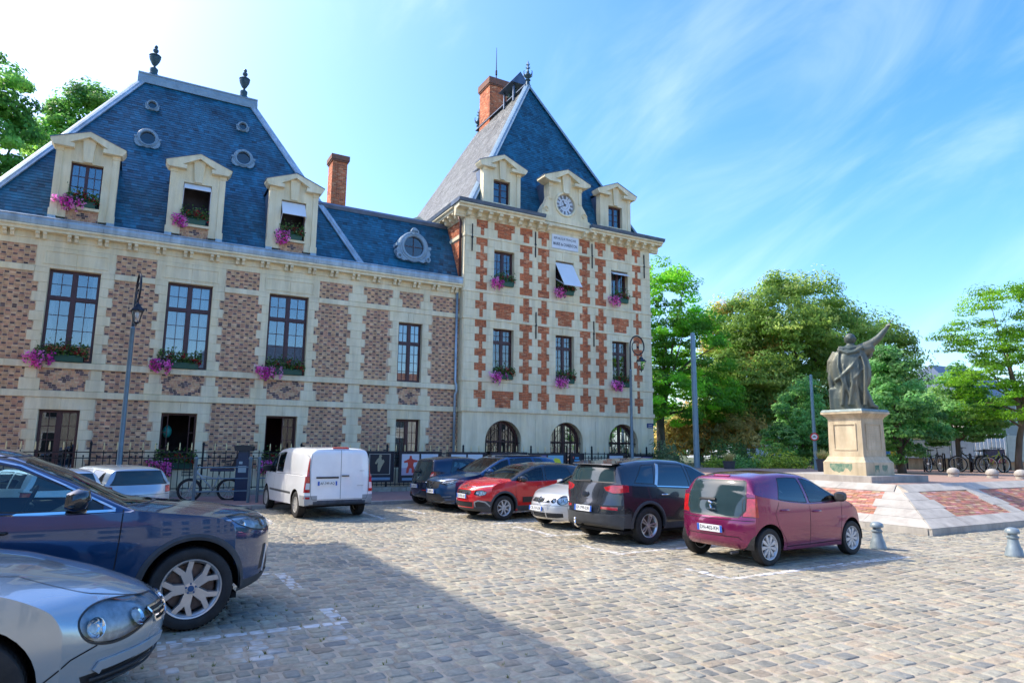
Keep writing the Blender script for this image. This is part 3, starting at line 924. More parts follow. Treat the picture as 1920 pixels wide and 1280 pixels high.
def dormer(parent, c, y, z0, zs, zt, zp, half, wh, ov, back_y, rows, brick=True, blind=None, pediment_h=.42, win=True, cheek=ZINC_D, seed=0):
    """stone dormer: z0 base, zs sill, zt window head, zp cornice springing; parts hang under 'dormer'"""
    m = MB()
    m.box(c-half, c-wh, y, y+.32, z0, zp); m.box(c+wh, c+half, y, y+.32, z0, zp)
    m.box(c-wh, c+wh, y+.0, y+.32, zt, zp)
    for s in (-1, 1):       # pilaster strips, caps and bases
        a, b = sorted((c+s*half, c+s*(half-.20)))
        m.box(a-.03, b+.03, y-.05, y-.001, z0, z0+.25); m.box(a, b, y-.03, y-.001, z0+.25, zp-.16); m.box(a-.02, b+.02, y-.055, y-.001, zp-.16, zp-.03)
    m.box(c-wh-.02, c+wh+.02, y-.10, y+.25, zs-.09, zs)
    # open pediment with keystone
    hp = pediment_h
    o = half+ov
    for s in (-1, 1):
        lo = [(c+s*(o-.10), zp-.03), (c+s*o, zp+.12), (c+s*o, zp+.20), (c, zp+hp+.20), (c, zp+hp+.02), (c+s*(o-.55), zp+.12), (c+s*.42, zp+.12), (c+s*.42, zp-.03)]
        m.prism(lo, y-.22, y+.30, 'y')
    m.prism([(c-.13, zt+.02), (c+.13, zt+.02), (c+.2, zp+hp-.02), (c-.2, zp+hp-.02)], y-.09, y-.002, 'y')
    m.prism([(c-half, zp-.03), (c+half, zp-.03), (c+half, zp+.16), (c, zp+hp+.05), (c-half, zp+.16)], y-.001, y+.29, 'y')
    d = m.build('dormer', STONE, parent)
    m = MB()
    for s in (-1, 1):
        m.prism([(y+.32, z0), (y+.32, zp), (back_y(zp)+.05, zp), (back_y(z0)+.02, z0)], c+s*half-.03*s, c+s*half-.05*s, 'x')
        m.prism([(c, zp+hp+.20), (c+s*(o+.02), zp+.18), (c+s*(o+.02), zp+.21), (c, zp+hp+.235)], y-.235, y+.31, 'y'); m.prism([(c, zp+hp+.10), (c+s*(half+.02), zp+.10), (c+s*(half+.02), zp+.13), (c, zp+hp+.14)], y+.30, back_y(zp+hp+.1)+.1, 'y')
    m.build('dormer_roof', cheek, d)
    m = MB()
    m.box(c-half-.03, c-half+.2, y-.06, y+.1, z0-.22, z0-.001); m.box(c+half-.2, c+half+.03, y-.06, y+.1, z0-.22, z0-.001)
    m.build('lead_shoe', ZINC, d)
    if brick:
        m = MB(); m.box(c-wh, c+wh, y+.02, y+.3, z0-.2, zs-.09); m.build('apron', MORTAR, d)
        kind(inst(brick_field([(c-wh, c+wh, z0-.12, zs-.1)], y+.018, 'lattice', (), 9+seed), 'bricks', d), 'stuff')
    return d

DY = 26.05
for k, c in enumerate((-2.37, 1.10, 4.56)):
    d = dormer(wing, c, DY, 9.35, 9.76, 11.36, 11.82, .93, .47, .18, roofY, 4, seed=k)
    wy = DY+.16
    if k == 0:
        f = MB(); cx = c
        f.box(c-.47, c-.42, wy, wy+.06, 9.76, 11.36); f.box(c+.42, c+.47, wy, wy+.06, 9.76, 11.36); f.box(c-.42, c+.42, wy, wy+.06, 11.3, 11.36); f.box(c-.05, c+.05, wy-.01, wy+.05, 9.76, 11.3)
        for sx in (-.235, .235): f.box(c+sx-.012, c+sx+.012, wy+.01, wy+.045, 9.8, 11.3)
        for j in (1, 2, 3): f.box(c-.42, c-.05, wy+.012, wy+.043, 9.76+j*.385-.012, 9.76+j*.385+.012); f.box(c+.05, c+.42, wy+.012, wy+.043, 9.76+j*.385-.012, 9.76+j*.385+.012)
        f.build('window_frame', WOOD_R, d)
        for xa, xb in ((-.42, -.247), (-.223, -.05), (.05, .223), (.247, .42)):
            for j in range(4):
                g = MB(); g.box(c+xa, c+xb, wy+.026, wy+.029, 9.772+j*.385, 10.133+j*.385); g.build('pane', PANE, d)
    else:
        f = MB(); f.box(c-.47, c-.42, wy, wy+.06, 9.76, 11.36); f.box(c+.42, c+.47, wy, wy+.06, 9.76, 11.36); f.box(c-.42, c+.42, wy, wy+.06, 11.3, 11.36)
        f.build('window_frame', WOOD_R, d)
        g = MB()
        if k == 1:
            g.prism([(wy-.06, 11.34), (wy-.28, 11.10), (wy-.27, 11.08), (wy-.04, 11.33)], c-.45, c+.45, 'x')
        else:
            g.prism([(wy-.06, 11.32), (wy-.42, 10.72), (wy-.41, 10.71), (wy-.04, 11.31)], c-.45, c+.45, 'x')
        g.build('awning_blind', BLIND, d)
        a = MB()
        for s in (-1, 1):
            e = (wy-.28, 11.09) if k == 1 else (wy-.42, 10.72)
            a.tube([(c+s*.46, wy-.03, 10.3), (c+s*.455, e[0], e[1])], .012, 5)
        a.build('blind_arm', BLIND, d)
    g = MB(); g.box(c-.47, c+.47, wy+.5, wy+.9, 9.7, 11.4); g.build('room', ROOM, d)
# chimneys behind the link range
def chimney(parent, x0, x1, y0, y1, z0, z1, cap=.35, seed=1, pots=0):
    m = MB(); m.box(x0+.01, x1-.01, y0+.01, y1-.01, z0, z1); ch = m.build('chimney', MORTAR, parent)
    kind(inst(brick_field([(x0, x1, z0, z1-cap)], y0+.008, 'red', (), seed), 'bricks', ch), 'stuff')
    kind(inst(brick_field([(y0, y1, z0, z1-cap)], 0, 'red', (), seed+1, axis='y', xpos=x0+.008), 'bricks', ch), 'stuff')
    m = MB(); capm = M('chimney_cap', (.30, .12, .07), .9, var=.3, vscale=8, col2=(.16, .10, .08))
    m.box(x0-.05, x1+.05, y0-.05, y1+.05, z1-cap, z1-cap+.09); m.box(x0-.09, x1+.09, y0-.09, y1+.09, z1-cap+.085, z1); m.build('chimney_cap', capm, ch)
    m = MB(); m.box(x0-.03, x1+.03, y0-.03, y1+.03, z0+(z1-z0)*.5, z0+(z1-z0)*.5+.07); m.build('chimney_band', capm, ch)
    for i in range(pots):
        p = MB(); p.lathe([(.13, 0), (.12, .30), (.15, .31), (.15, .38), (.10, .38), (.09, .1)], (x0+(i+.5)*(x1-x0)/pots, (y0+y1)/2, z1), 14)
        p.build('chimney_pot', M('terracotta', (.42, .17, .08), .8, var=.2), ch, smooth=40)
    return ch
chimney(wing, 7.58, 8.36, 33.0, 33.9, 11.0, 16.85, seed=31)
m = MB(); m.box(11.0, 12.3, 31.0, 31.8, 12.0, 13.2); m.prism([(10.95, 13.2), (12.35, 13.2), (11.65, 13.55)], 30.95, 31.9, 'y'); m.build('rear_dormer', STONE, wing)
# rainwater pipe in the corner with the tower
m = MB()
m.tube([(11.66, WY-.1, 8.5), (11.66, WY-.09, 4.6), (11.70, WY-.14, 4.4), (11.70, WY-.16, 4.15), (11.66, WY-.1, 4.0), (11.66, WY-.09, .1)], .055, 10)
for zz in (1.5, 3.2, 5.6, 7.4): m.lathe([(.055, -.03), (.072, -.03), (.072, .03), (.055, .03)], (11.66, WY-.09, zz), 10)
m.build('rainwater_pipe', ZINC, wing, smooth=True)

# ================= tower
TY = 25.6; TX0, TX1 = 11.85, 22.42
tower = thing('clock_tower', 'three storey red brick and stone tower block with steep slate roof and clock', 'building', (0, 0, 0))
TC = (13.82, 17.12, 20.43)
tholes = [(c-.52, c+.52, 4.78, 7.03) for c in TC] + [(c-.52, c+.52, 9.0, 10.62) for c in TC]
m = MB(); wall_cells(m, TX0, TX1, 3.3, 12.1, tholes, TY)
m.quad((TX0, TY, 3.3), (TX0, TY, 12.1), (TX0, 39.4, 12.1), (TX0, 39.4, 3.3)); m.quad((TX1, TY, 0), (TX1, 39.4, 0), (TX1, 39.4, 12.1), (TX1, TY, 12.1)); m.quad((TX0, 39.4, 0), (TX0, 39.4, 12.1), (TX1, 39.4, 12.1), (TX1, 39.4, 0))
m.build('wall', MORTAR, tower)
for h_ in tholes:
    m = MB(); reveals(m, [h_], TY-.012, .34); m.build('window_reveal', STONE, tower)
colW = [(12.39, 12.95), (14.64, 15.31), (15.62, 16.24), (17.98, 18.60), (18.91, 19.58), (21.25, 21.80)]
colN = [(12.60, 12.77), (14.83, 15.14), (15.81, 16.10), (18.14, 18.44), (19.09, 19.40), (21.43, 21.60)]
rows = []       # (z0,z1, list of brick intervals)
def addrows(z0, z1, pat, extra=None):
    n = len(pat); h = (z1-z0)/n
    for k, ch in enumerate(pat):
        zb = z1-k*h; za = zb-h
        iv = list(colW if ch in 'Ww' else colN)
        if extra: iv += extra(k)
        rows.append((za, zb, sorted(iv)))
def over(k): return [(c-.53, c+.53) if k == 0 else (c-.36, c+.36) for c in (TC[0], TC[2])]
def under(k): return [] if k == 0 else [(c-.54, c+.54) if k == 1 else (c-.39, c+.39) for c in TC]
addrows(11.2, 11.9, 'WN', over)
addrows(8.70, 11.06, 'WNWNWNW')
addrows(7.46, 8.55, 'NWN', under)
addrows(4.78, 7.33, 'WNWNWNWN')
addrows(3.5, 4.60, 'NWN', under)
rects = []
for za, zb, iv in rows:
    rects += [(a, b, za, zb) for a, b in iv]
    bl = list(iv)
    for hx0, hx1, hz0, hz1 in tholes:
        if hz0 < (za+zb)/2 < hz1: bl.append((hx0, hx1))
    bl.sort(); x = TX0
    if za > 11.1: bl = sorted(bl + [(16.38, 17.90)])
    segs = []
    for a, b in bl + [(TX1, TX1)]:
        if a - x > .02: segs.append((x, a))
        x = max(x, b)
    for a, b in segs:
        n = max(1, int(round((b-a)/.95)))
        for i in range(n):
            m = MB(); m.block(a+(b-a)*i/n+.002, a+(b-a)*(i+1)/n-.002, TY, za+.002, zb-.002, d=.03, ch=.007)
            m.build('ashlar_stone', STONE, tower)
# lintel zones between window head and the band, sill to course alignment
for c in TC:
    for z0, z1 in ((7.03, 7.33), (10.62, 11.06)):
        for a, b in ((c-.52, c-.15), (c-.15, c+.15), (c+.15, c+.52)):
            m = MB(); m.block(a+.002, b-.002, TY, z0+.002, z1-.002, d=.031 if a < c-.3 or a > c else .05, ch=.006); m.build('lintel_stone', STONE, tower)
    m = MB(); m.block(c-.518, c+.518, TY, 8.702, 8.998, d=.031); m.build('sill_stone', STONE, tower)
kind(inst(brick_field(rects, TY-.012, 'red', (), 21), 'bricks', tower), 'stuff')
kind(inst(brick_field([(TY+.6, 39, 8.6, 11.0), (TY+.6, 39, 11.3, 12.0)], 0, 'red', (), 22, axis='y', xpos=TX0-.004), 'bricks', tower), 'stuff')
m = MB()
for z0, z1, pr in ((3.3, 3.5, .09), (4.60, 4.78, .06), (7.33, 7.46, .06), (8.55, 8.70, .06), (11.06, 11.2, .06)):
    x = TX0-.06; i = 0
    while x < TX1+.05:
        e = min(TX1+.06, x+1.5+.2*sin(i*1.9+z0))
        if TX1+.06-e < .4: e = TX1+.06
        b = MB(); b.prism([(TY+.02, z0), (TY-pr+.015, z0), (TY-pr, z0+.02), (TY-pr, z1-.02), (TY-.03, z1), (TY+.02, z1)], x+.002, e-.002, 'x'); b.build('string_course_stone', STONE, tower)
        x = e; i += 1
    m.box(TX0-.06, TX0-.001, TY+.021, 39, z0, z1)
m.box(TX0-.035, TX0-.002, TY+.0, TY+.5, 8.71, 11.05); m.box(TX0-.035, TX0-.002, TY+.0, TY+.5, 11.21, 12.0); m.box(TX0-.035, TX0-.002, TY, TY+.5, 3.51, 8.54)
m.build('side_string_courses', STONE, tower)
# ground floor ashlar with three arches
AC = (13.88, 17.2, 20.5); AR, AS = .9, 2.06
def arch_bay(x0, x1, c, y, zb, zt):
    mb = MB()
    arc = [(c+AR*cos(a), AS+AR*sin(a)) for a in np.linspace(0, pi, 19)]
    for yy in (y,):
        mb.quad((x0, yy, zb), (c-AR, yy, zb), (c-AR, yy, AS), (x0, yy, AS)); mb.quad((c+AR, yy, zb), (x1, yy, zb), (x1, yy, AS), (c+AR, yy, AS))
        n = len(arc)
        for i in range(n-1):
            xa, za = arc[i]; xb, zb2 = arc[i+1]
            mb.quad((xa, yy, za), (xa, yy, zt), (xb, yy, zt), (xb, yy, zb2))
        mb.quad((x0, yy, AS), (c-AR, yy, AS), (c-AR, yy, zt), (x0, yy, zt)); mb.quad((c+AR, yy, AS), (x1, yy, AS), (x1, yy, zt), (c+AR, yy, zt))
    for (xa, za), (xb, zb2) in zip(arc, arc[1:]): mb.quad((xa, y, za), (xb, y, zb2), (xb, y+.45, zb2), (xa, y+.45, za))
    mb.quad((c-AR, y, zb), (c-AR, y+.45, zb), (c-AR, y+.45, AS), (c-AR, y, AS)); mb.quad((c+AR, y, zb), (c+AR, y+.45, zb), (c+AR, y+.45, AS), (c+AR, y, AS))
    mb.quad((c-AR, y, zb), (c+AR, y, zb), (c+AR, y+.45, zb), (c-AR, y+.45, zb))
    return mb
bx = [TX0, 15.5, 18.85, TX1]
for i, c in enumerate(AC):
    arch_bay(bx[i]+.004, bx[i+1]-.004, c, TY-.03, .35, 3.3).build('arched_bay', STONE_W if False else STONE, tower)
    m = MB()                                   # joints cut in the ashlar
    for zz in (.95, 1.55):
        m.box(bx[i]+.01, c-AR-.02, TY-.0315, TY-.0295, zz, zz+.012); m.box(c+AR+.02, bx[i+1]-.01, TY-.0315, TY-.0295, zz, zz+.012)
    m.box(c-.006, c+.006, TY-.0315, TY-.0295, AS+AR+.01, 3.29)
    m.build('ashlar_joint', STONE_W, tower)
    w = MB()                                    # timber frame and iron grille
    y = TY+.3
    arc = lambda r, k=17: [(c+r*cos(a), AS+r*sin(a)) for a in np.linspace(0, pi, k)]
    w.prism(arc(AR+.02)+arc(AR-.13)[::-1], y, y+.08, 'y')
    w.box(c-AR, c-AR+.13, y, y+.08, .36, AS); w.box(c+AR-.13, c+AR, y, y+.08, .36, AS); w.box(c-.07, c+.07, y-.01, y+.07, .36, AS+AR-.05)
    w.box(c-AR+.13, c-.07, y, y+.07, AS-.06, AS+.03); w.box(c+.07, c+AR-.13, y, y+.07, AS-.06, AS+.03); w.box(c-AR, c+AR, y, y+.08, .3, .4)
    for xx in (-.45, .45): w.box(c+xx-.02, c+xx+.02, y+.01, y+.06, .4, AS+.72)
    ww = w.build('arched_window', WOOD_R, tower)
    g = MB(); g.prism(arc(AR-.1)+[(c-AR+.1, .36), (c+AR-.1, .36)], y+.04, y+.042, 'y'); g.build('pane', PANE_D, ww)
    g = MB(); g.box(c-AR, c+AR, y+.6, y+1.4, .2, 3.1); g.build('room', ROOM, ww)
    g = MB(); yg = TY+.12
    for k in range(-6, 7):
        xx = c+k*.135; top = AS + sqrt(max(0, (AR-.06)**2-(k*.135)**2))
        g.tube([(xx, yg, .4), (xx, yg, top)], .011, 5, False)
    g.tube([(c+.58*cos(a), yg-.015, AS+.58*sin(a)-.05) for a in np.linspace(0, pi, 17)], .014, 5); g.tube([(c-AR+.02, yg-.015, 2.0), (c+AR-.02, yg-.015, 2.0)], .014, 5); g.tube([(c-AR+.02, yg-.015, 1.2), (c+AR-.02, yg-.015, 1.2)], .014, 5)
    for s in (-1, 1):
        g.tube([(c+s*(.30+.12*cos(a)*(1-t*.06)), yg-.02, AS-.25+.12*sin(a)*(1-t*.06)) for t, a in enumerate(np.linspace(0, 2*pi, 13))], .012, 5)
    g.build('grille', IRON, ww)
m = MB()
m.box(TX0-.03, TX1+.03, TY-.08, TY+.3, -.05, .349); m.quad((TX0, TY-.03, .35), (TX0, TY-.03, 3.3), (TX0, 39.4, 3.3), (TX0, 39.4, .35)); m.quad((TX1+.001, TY-.03, .35), (TX1+.001, 39.4, .35), (TX1+.001, 39.4, 3.3), (TX1+.001, TY-.03, 3.3))
m.build('plinth', STONE, tower)
# windows of the two upper floors
for k, c in enumerate(TC):
    w = window(tower, c, .52, 4.78, 7.03, TY+.19, 4, 2, transom=6.42, trows=2, separate=False, seed=k, curtain=(0, .3, 0)[k])
    w = window(tower, c, .52, 9.0, 10.62, TY+.19, 4, 2, separate=False, seed=k+3)
    if k == 1:
        g = MB(); g.prism([(TY+.05, 10.55), (TY-.75, 9.30), (TY-.74, 9.285), (TY+.07, 10.54)], c-.50, c+.50, 'x'); g.build('awning_blind', BLIND, w)
        g = MB()
        for s in (-1, 1): g.tube([(c+s*.51, TY+.05, 9.75), (c+s*.505, TY-.74, 9.30)], .014, 5)
        g.tube([(c-.51, TY-.755, 9.29), (c+.51, TY-.755, 9.29)], .02, 6); g.build('blind_arm', BLIND, w)
    if k == 2:
        g = MB(); g.prism([(TY+.06, 10.55), (TY-.28, 10.36), (TY-.275, 10.345), (TY+.07, 10.535)], c-.50, c+.50, 'x'); g.build('awning_blind', BLIND, w)
# cornice, modillions, gutter
cp = [(TY+.1, 11.9), (TY-.04, 11.9), (TY-.04, 12.0), (TY-.08, 12.03), (TY-.08, 12.20), (TY-.42, 12.23), (TY-.42, 12.31), (TY-.52, 12.36), (TY-.52, 12.42), (TY+.1, 12.42)]
BR0, BR1 = 15.75, 18.4        # broken for the clock aedicule
m = MB()
m.prism(cp, TX0-.52, BR0, 'x'); m.prism(cp, BR1, TX1+.55, 'x')
m.prism([(TX0-(p[0]-TY)*-1, p[1]) for p in cp] if False else [(TX0+(p[0]-TY), p[1]) for p in cp], TY+.1, 39.4, 'y')
m.build('cornice', STONE, tower)
m = MB(); m.prism([(TY+.1, 11.9), (TY-.05, 11.9), (TY-.05, 12.0), (TY-.10, 12.05), (TY-.10, 12.18), (TY-.30, 12.22), (TY-.30, 12.34), (TY-.2, 12.40), (TY+.1, 12.40)], BR0+.002, BR1-.002, 'x'); m.build('cornice', STONE, tower)
mm = MB(); mm.prism([(-.08, 11.93), (-.16, 11.92), (-.27, 11.97), (-.31, 12.08), (-.40, 12.13), (-.40, 12.228), (-.08, 12.228)], -.085, .085, 'x')
mod_t = mm.mesh('modillion', STONE)
for i in range(21):
    xx = TX0+.05+.523*i
    if BR0-.02 < xx < BR1+.02 and i not in (8, 12): continue
    inst(mod_t, 'modillion', tower, (xx, TY, 0))
for i in range(12): inst(mod_t, 'modillion', tower, (TX0, TY+.05+.523*i, 0), (0, 0, R(-90)))
gp = [(TY-.45, 12.42), (TY-.55, 12.44), (TY-.58, 12.53), (TY-.60, 12.58), (TY-.55, 12.60), (TY+.36, 12.62), (TY+.36, 12.42)]
m = MB(); m.prism(gp, TX0-.58, BR0-.02, 'x'); m.prism(gp, BR1+.02, TX1+.62, 'x'); m.prism([(TX0+(p[0]-TY), p[1]) for p in gp], TY+.37, 39.4, 'y'); m.build('gutter', ZINC_D, tower)
# roof
E0, E1, EF, EB, EZt, AZ = 12.15, 22.15, 25.94, 38.9, 12.6, 21.6
A0, A1 = (17.15, 29.24, AZ), (17.15, 35.5, AZ)
m = MB(); m.quad((E0, EF, EZt), (E1, EF, EZt), A0); m.quad((E0, EB, EZt), (E0, EF, EZt), A0, A1); m.quad((E1, EF, EZt), (E1, EB, EZt), A1, A0); m.quad((E1, EB, EZt), (E0, EB, EZt), A1)
troof = m.build('roof', ZINC_D, tower)
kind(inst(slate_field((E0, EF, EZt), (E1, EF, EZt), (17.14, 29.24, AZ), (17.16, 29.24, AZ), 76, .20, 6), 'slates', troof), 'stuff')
kind(inst(slate_field((E0, EB, EZt), (E0, EF, EZt), A1, A0, 80, .20, 7, base=(.17, .185, .18)), 'slates', troof), 'stuff')  # left slope: sun glare put into the slate colour, paler than the other slopes
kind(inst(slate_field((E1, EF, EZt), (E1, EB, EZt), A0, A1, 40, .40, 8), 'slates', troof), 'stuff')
for a, b, n in (((E0, EF, EZt), A0, (-1, -1.1, .9)), ((E1, EF, EZt), A0, (1, -1.1, .9)), (A0, A1, (0, 0, 1))):
    mm = MB(); strip(mm, a, b, .19, .10, n); mm.build('hip_flashing', LEADP if n[2] != 1 else ZINC_D, tower)
def towerY(z): return EF + (z-EZt)*(29.24-EF)/(AZ-EZt)
for k, c in enumerate((13.80, 20.45)):
    dy = 25.86
    d = dormer(tower, c, dy, 12.65, 12.95, 14.12, 14.62, .98, .44, .28, towerY, 3, brick=False, pediment_h=.5)
    f = MB(); y = dy+.17; f.box(c-.44, c-.37, y, y+.07, 12.95, 14.12); f.box(c+.37, c+.44, y, y+.07, 12.95, 14.12); f.box(c-.37, c+.37, y, y+.07, 14.04, 14.12); f.box(c-.045, c+.045, y, y+.06, 12.95, 14.04); f.box(c-.37, c+.37, y, y+.07, 12.95, 13.03)
    for j in (1, 2): f.box(c-.37, c-.045, y+.02, y+.05, 13.03+j*.335, 13.055+j*.335); f.box(c+.045, c+.37, y+.02, y+.05, 13.03+j*.335, 13.055+j*.335)
    f.build('window_frame', WOOD_R, d)
    g = MB(); g.quad((c-.37, y+.04, 12.95), (c+.37, y+.04, 12.95), (c+.37, y+.04, 14.1), (c-.37, y+.04, 14.1)); g.build('pane', PANE, d)
    g = MB(); g.box(c-.46, c+.46, dy+.6, dy+1.0, 12.7, 14.4); g.build('room', ROOM, d)
    m = MB(); m.box(c-.44, c+.44, dy+.03, dy+.3, 12.6, 12.949); m.build('apron', STONE, d)
# clock aedicule
c, y = 17.06, 25.42
m = MB()
half = 1.34
side = [(half, 12.42), (half, 12.70), (half-.02, 12.86), (half-.06, 13.05), (half-.16, 13.25), (half-.34, 13.5), (half-.42, 13.72), (half-.40, 14.0), (half-.40, 14.38)]
body = [(c+a, b) for a, b in side]+[(c-a, b) for a, b in side[::-1]]
# body with a round hole for the dial
cz, rd = 13.42, .52
ring = [(c+rd*1.0*cos(a), cz+rd*sin(a)) for a in np.linspace(0, 2*pi, 33)[:-1]]
bmx = bmesh.new()
vo = [bmx.verts.new((p[0], y, p[1])) for p in body]; vi = [bmx.verts.new((p[0], y, p[1])) for p in ring]
eo = [bmx.edges.new((vo[i], vo[(i+1) % len(vo)])) for i in range(len(vo))]; ei = [bmx.edges.new((vi[i], vi[(i+1) % len(vi)])) for i in range(len(vi))]
bmesh.ops.triangle_fill(bmx, use_beauty=True, edges=eo+ei)
ret = bmesh.ops.extrude_face_region(bmx, geom=bmx.faces[:])
bmesh.ops.translate(bmx, verts=[v for v in ret['geom'] if isinstance(v, bmesh.types.BMVert)], vec=(0, .45, 0))
bmesh.ops.recalc_face_normals(bmx, faces=bmx.faces[:])
me = bpy.data.meshes.new('clock_gable'); bmx.to_mesh(me); bmx.free(); me.materials.append(STONE)
clk = inst(me, 'clock_gable', tower)
m = MB()
m.box(c-half-.08, c+half+.08, y-.10, y+.45, 12.405, 12.68); m.box(c-half-.04, c+half+.04, y-.06, y-.001, 12.681, 12.75)
m.lathe([(rd, .02), (rd, -.05), (rd+.03, -.07), (rd+.09, -.07), (rd+.11, -.03), (rd+.11, 0)], (c, y, cz), 32, 'y')
for s in (-1, 1):
    a, b = sorted((c+s*(half-.40), c+s*(half-.58)))
    m.box(a, b, y-.04, y-.001, 13.55, 14.40); m.box(a-.02, b+.02, y-.07, y-.001, 14.2, 14.401)
    # scrolls
    m.tube([(c+s*(half-.26+.17*cos(t)*(1-.07*i)), y-.02, 13.0+.19*sin(t)*(1-.07*i)) for i, t in enumerate(np.linspace(0, 3.2*pi, 22)) if 1-.07*i > .1], .035, 6)
    m.prism([(c+s*(half-.30), 14.38), (c+s*(half-.0), 14.50), (c+s*(half-.0), 14.60), (c, 15.12), (c, 14.94), (c+s*(half-.62), 14.52), (c+s*.42, 14.52), (c+s*.42, 14.38)], y-.26, y+.45, 'y')
m.prism([(c-.17, 13.98), (c+.17, 13.98), (c+.27, 14.92), (c-.27, 14.92)], y-.14, y-.003, 'y'); m.prism([(c-.15, 13.94), (c+.15, 13.94), (c+.15, 14.0), (c-.15, 14.0)], y-.18, y-.004, 'y')
m.prism([(c-half+.4, 14.381), (c+half-.4, 14.381), (c+half-.4, 14.55), (c, 14.98), (c-half+.4, 14.55)], y-.002, y+.4, 'y')
m.build('clock_gable_mouldings', STONE, clk, smooth=30)
m = MB()
for s in (-1, 1): m.prism([(c, 15.13), (c+s*(half+.02), 14.61), (c+s*(half+.02), 14.64), (c, 15.165)], y-.275, y+.46, 'y')
m.box(c-.9, c+.9, y+.45, 26.7, 12.5, 14.6)
m.build('clock_gable_roof', ZINC_D, clk)
m = MB(); m.lathe([(0, .06), (rd, .06)], (c, y, cz), 40, 'y'); dial = m.build('clock_dial', M('clock_enamel', (.62, .66, .70), .35, var=.06), tower)
numer = 'XII I II III IIII V VI VII VIII IX X XI'.split()
m = MB()
for k in range(12):
    a = pi/2-k*pi/6
    nb = {'I': 1, 'II': 2, 'III': 3, 'IIII': 4, 'V': 2, 'VI': 3, 'VII': 4, 'VIII': 5, 'IX': 3, 'X': 2, 'XI': 3, 'XII': 4}[numer[k]]
    for j in range(nb):
        u = (j-(nb-1)/2)*.036
        tx_, tz_ = -sin(a), cos(a)
        p = [(c+cos(a)*r_+tx_*(u+o_), cz+sin(a)*r_+tz_*(u+o_)) for r_, o_ in ((.31, -.010), (.31, .010), (.47, .010), (.47, -.010))]
        m.prism(p, y+.050, y+.058, 'y')
m.lathe([(.485, .052), (.50, .052)], (c, y, cz), 40, 'y'); m.lathe([(.20, .052), (.21, .052)], (c, y, cz), 40, 'y')
m.build('numerals', INK, dial)
m = MB()
for ang, L, w_ in ((R(121), .26, .035), (R(209), .42, .028)):        # about twenty to eleven
    d_ = (cos(ang), sin(ang)); t_ = (-d_[1], d_[0])
    P = lambda r_, o_: (c+d_[0]*r_+t_[0]*o_, cz+d_[1]*r_+t_[1]*o_)
    m.prism([P(-.08, -w_*.5), P(-.08, w_*.5), P(L*.7, w_*.6), P(L*.8, w_*1.3), P(L, 0), P(L*.8, -w_*1.3), P(L*.7, -w_*.6)], y+.030+.006*(L > .3), y+.035+.006*(L > .3), 'y')
m.lathe([(0, .02), (.05, .02), (.05, .05)], (c, y, cz), 14, 'y'); m.build('clock_hand', INK, dial)
# marble plaque
m = MB(); m.box(16.38, 17.90, TY-.045, TY+.01, 11.215, 11.90); pl = m.build('plaque', MARBLE, tower)
text_mesh('REPUBLIQUE FRANÇAISE', .17, INK, 'plaque_lettering', pl, (17.13, TY-.047, 11.72), (R(90), 0, 0), .002, fit=1.28)
text_mesh('MAIRIE de CHARENTON', .21, INK, 'plaque_lettering', pl, (17.14, TY-.047, 11.44), (R(90), 0, 0), .002, .003, fit=1.36)
# wall anchors, street name plate
m = MB(); m.box(-.022, .022, -.05, -.012, -.62, .62); m.box(-.045, .045, -.055, -.011, -.03, .03); anc = m.mesh('wall_anchor', IRON)
for xx, zz in ((12.17, 11.02), (15.46, 11.20), (18.72, 11.14), (22.02, 11.08), (15.50, 7.35), (18.78, 7.25)): inst(anc, 'wall_anchor', tower, (xx, TY-.03, zz))
m = MB(); m.box(21.99, 22.41, TY-.05, TY-.028, 2.81, 3.04); sg = m.build('street_name_plate', M('enamel_blue', (.012, .03, .14), .3), tower)
text_mesh('PLACE', .075, PLATE, 'name_plate_lettering', sg, (22.2, TY-.051, 2.955), (R(90), 0, 0), .001)
m = MB(); m.box(22.05, 22.35, TY-.052, TY-.0505, 2.87, 2.885); m.box(22.08, 22.32, TY-.052, TY-.0505, 2.84, 2.852); m.build('name_plate_line', PLATE, sg)
# brown rainwater pipe on the tower flank
m = MB(); m.tube([(TX0-.22, TY+.28, 12.0), (TX0-.12, TY+.26, 11.7), (TX0-.10, TY+.26, 9.2)], .06, 10); m.build('rainwater_pipe', M('brown_pipe', (.075, .03, .028), .5, metal=.2), tower, smooth=True)
# ridge furniture: finials, bell canopy, chimney, aerial
fin = [(0, 0), (.13, 0), (.10, .25), (.16, .30), (.08, .38), (.14, .46), (.20, .56), (.16, .66), (.06, .72), (.09, .80), (.05, .9), (.035, 1.4), (0, 1.5)]
m = MB(); m.lathe(fin, n=14)
for k in range(6):
    a = k*pi/3
    m.tube([(.14*cos(a), .14*sin(a), .5), (.26*cos(a), .26*sin(a), .62), (.27*cos(a), .27*sin(a), .78), (.20*cos(a), .20*sin(a), .82)], [.035, .03, .022, .01], 5)
    for zz, rr in ((1.0, .13), (1.2, .10)): m.tube([(.03*cos(a+zz), .03*sin(a+zz), zz), (rr*cos(a+zz), rr*sin(a+zz), zz+.05), (rr*.9*cos(a+zz), rr*.9*sin(a+zz), zz+.12)], [.02, .018, .006], 5)
fme = m.mesh('roof_finial', FINM, 40)
inst(fme, 'roof_finial', tower, (17.15, 29.24, 21.62)); inst(fme, 'roof_finial', tower, (17.15, 35.4, 21.62))
m = MB()
bx0, bx1, by0, by1 = 16.80, 17.60, 30.3, 31.6
for xx in (bx0+.1, bx1-.1):
    for yy in (by0+.1, by1-.1): m.box(xx-.05, xx+.05, yy-.05, yy+.05, 21.2, 22.25)
bell = m.build('bell_canopy', ZINC_D, tower)
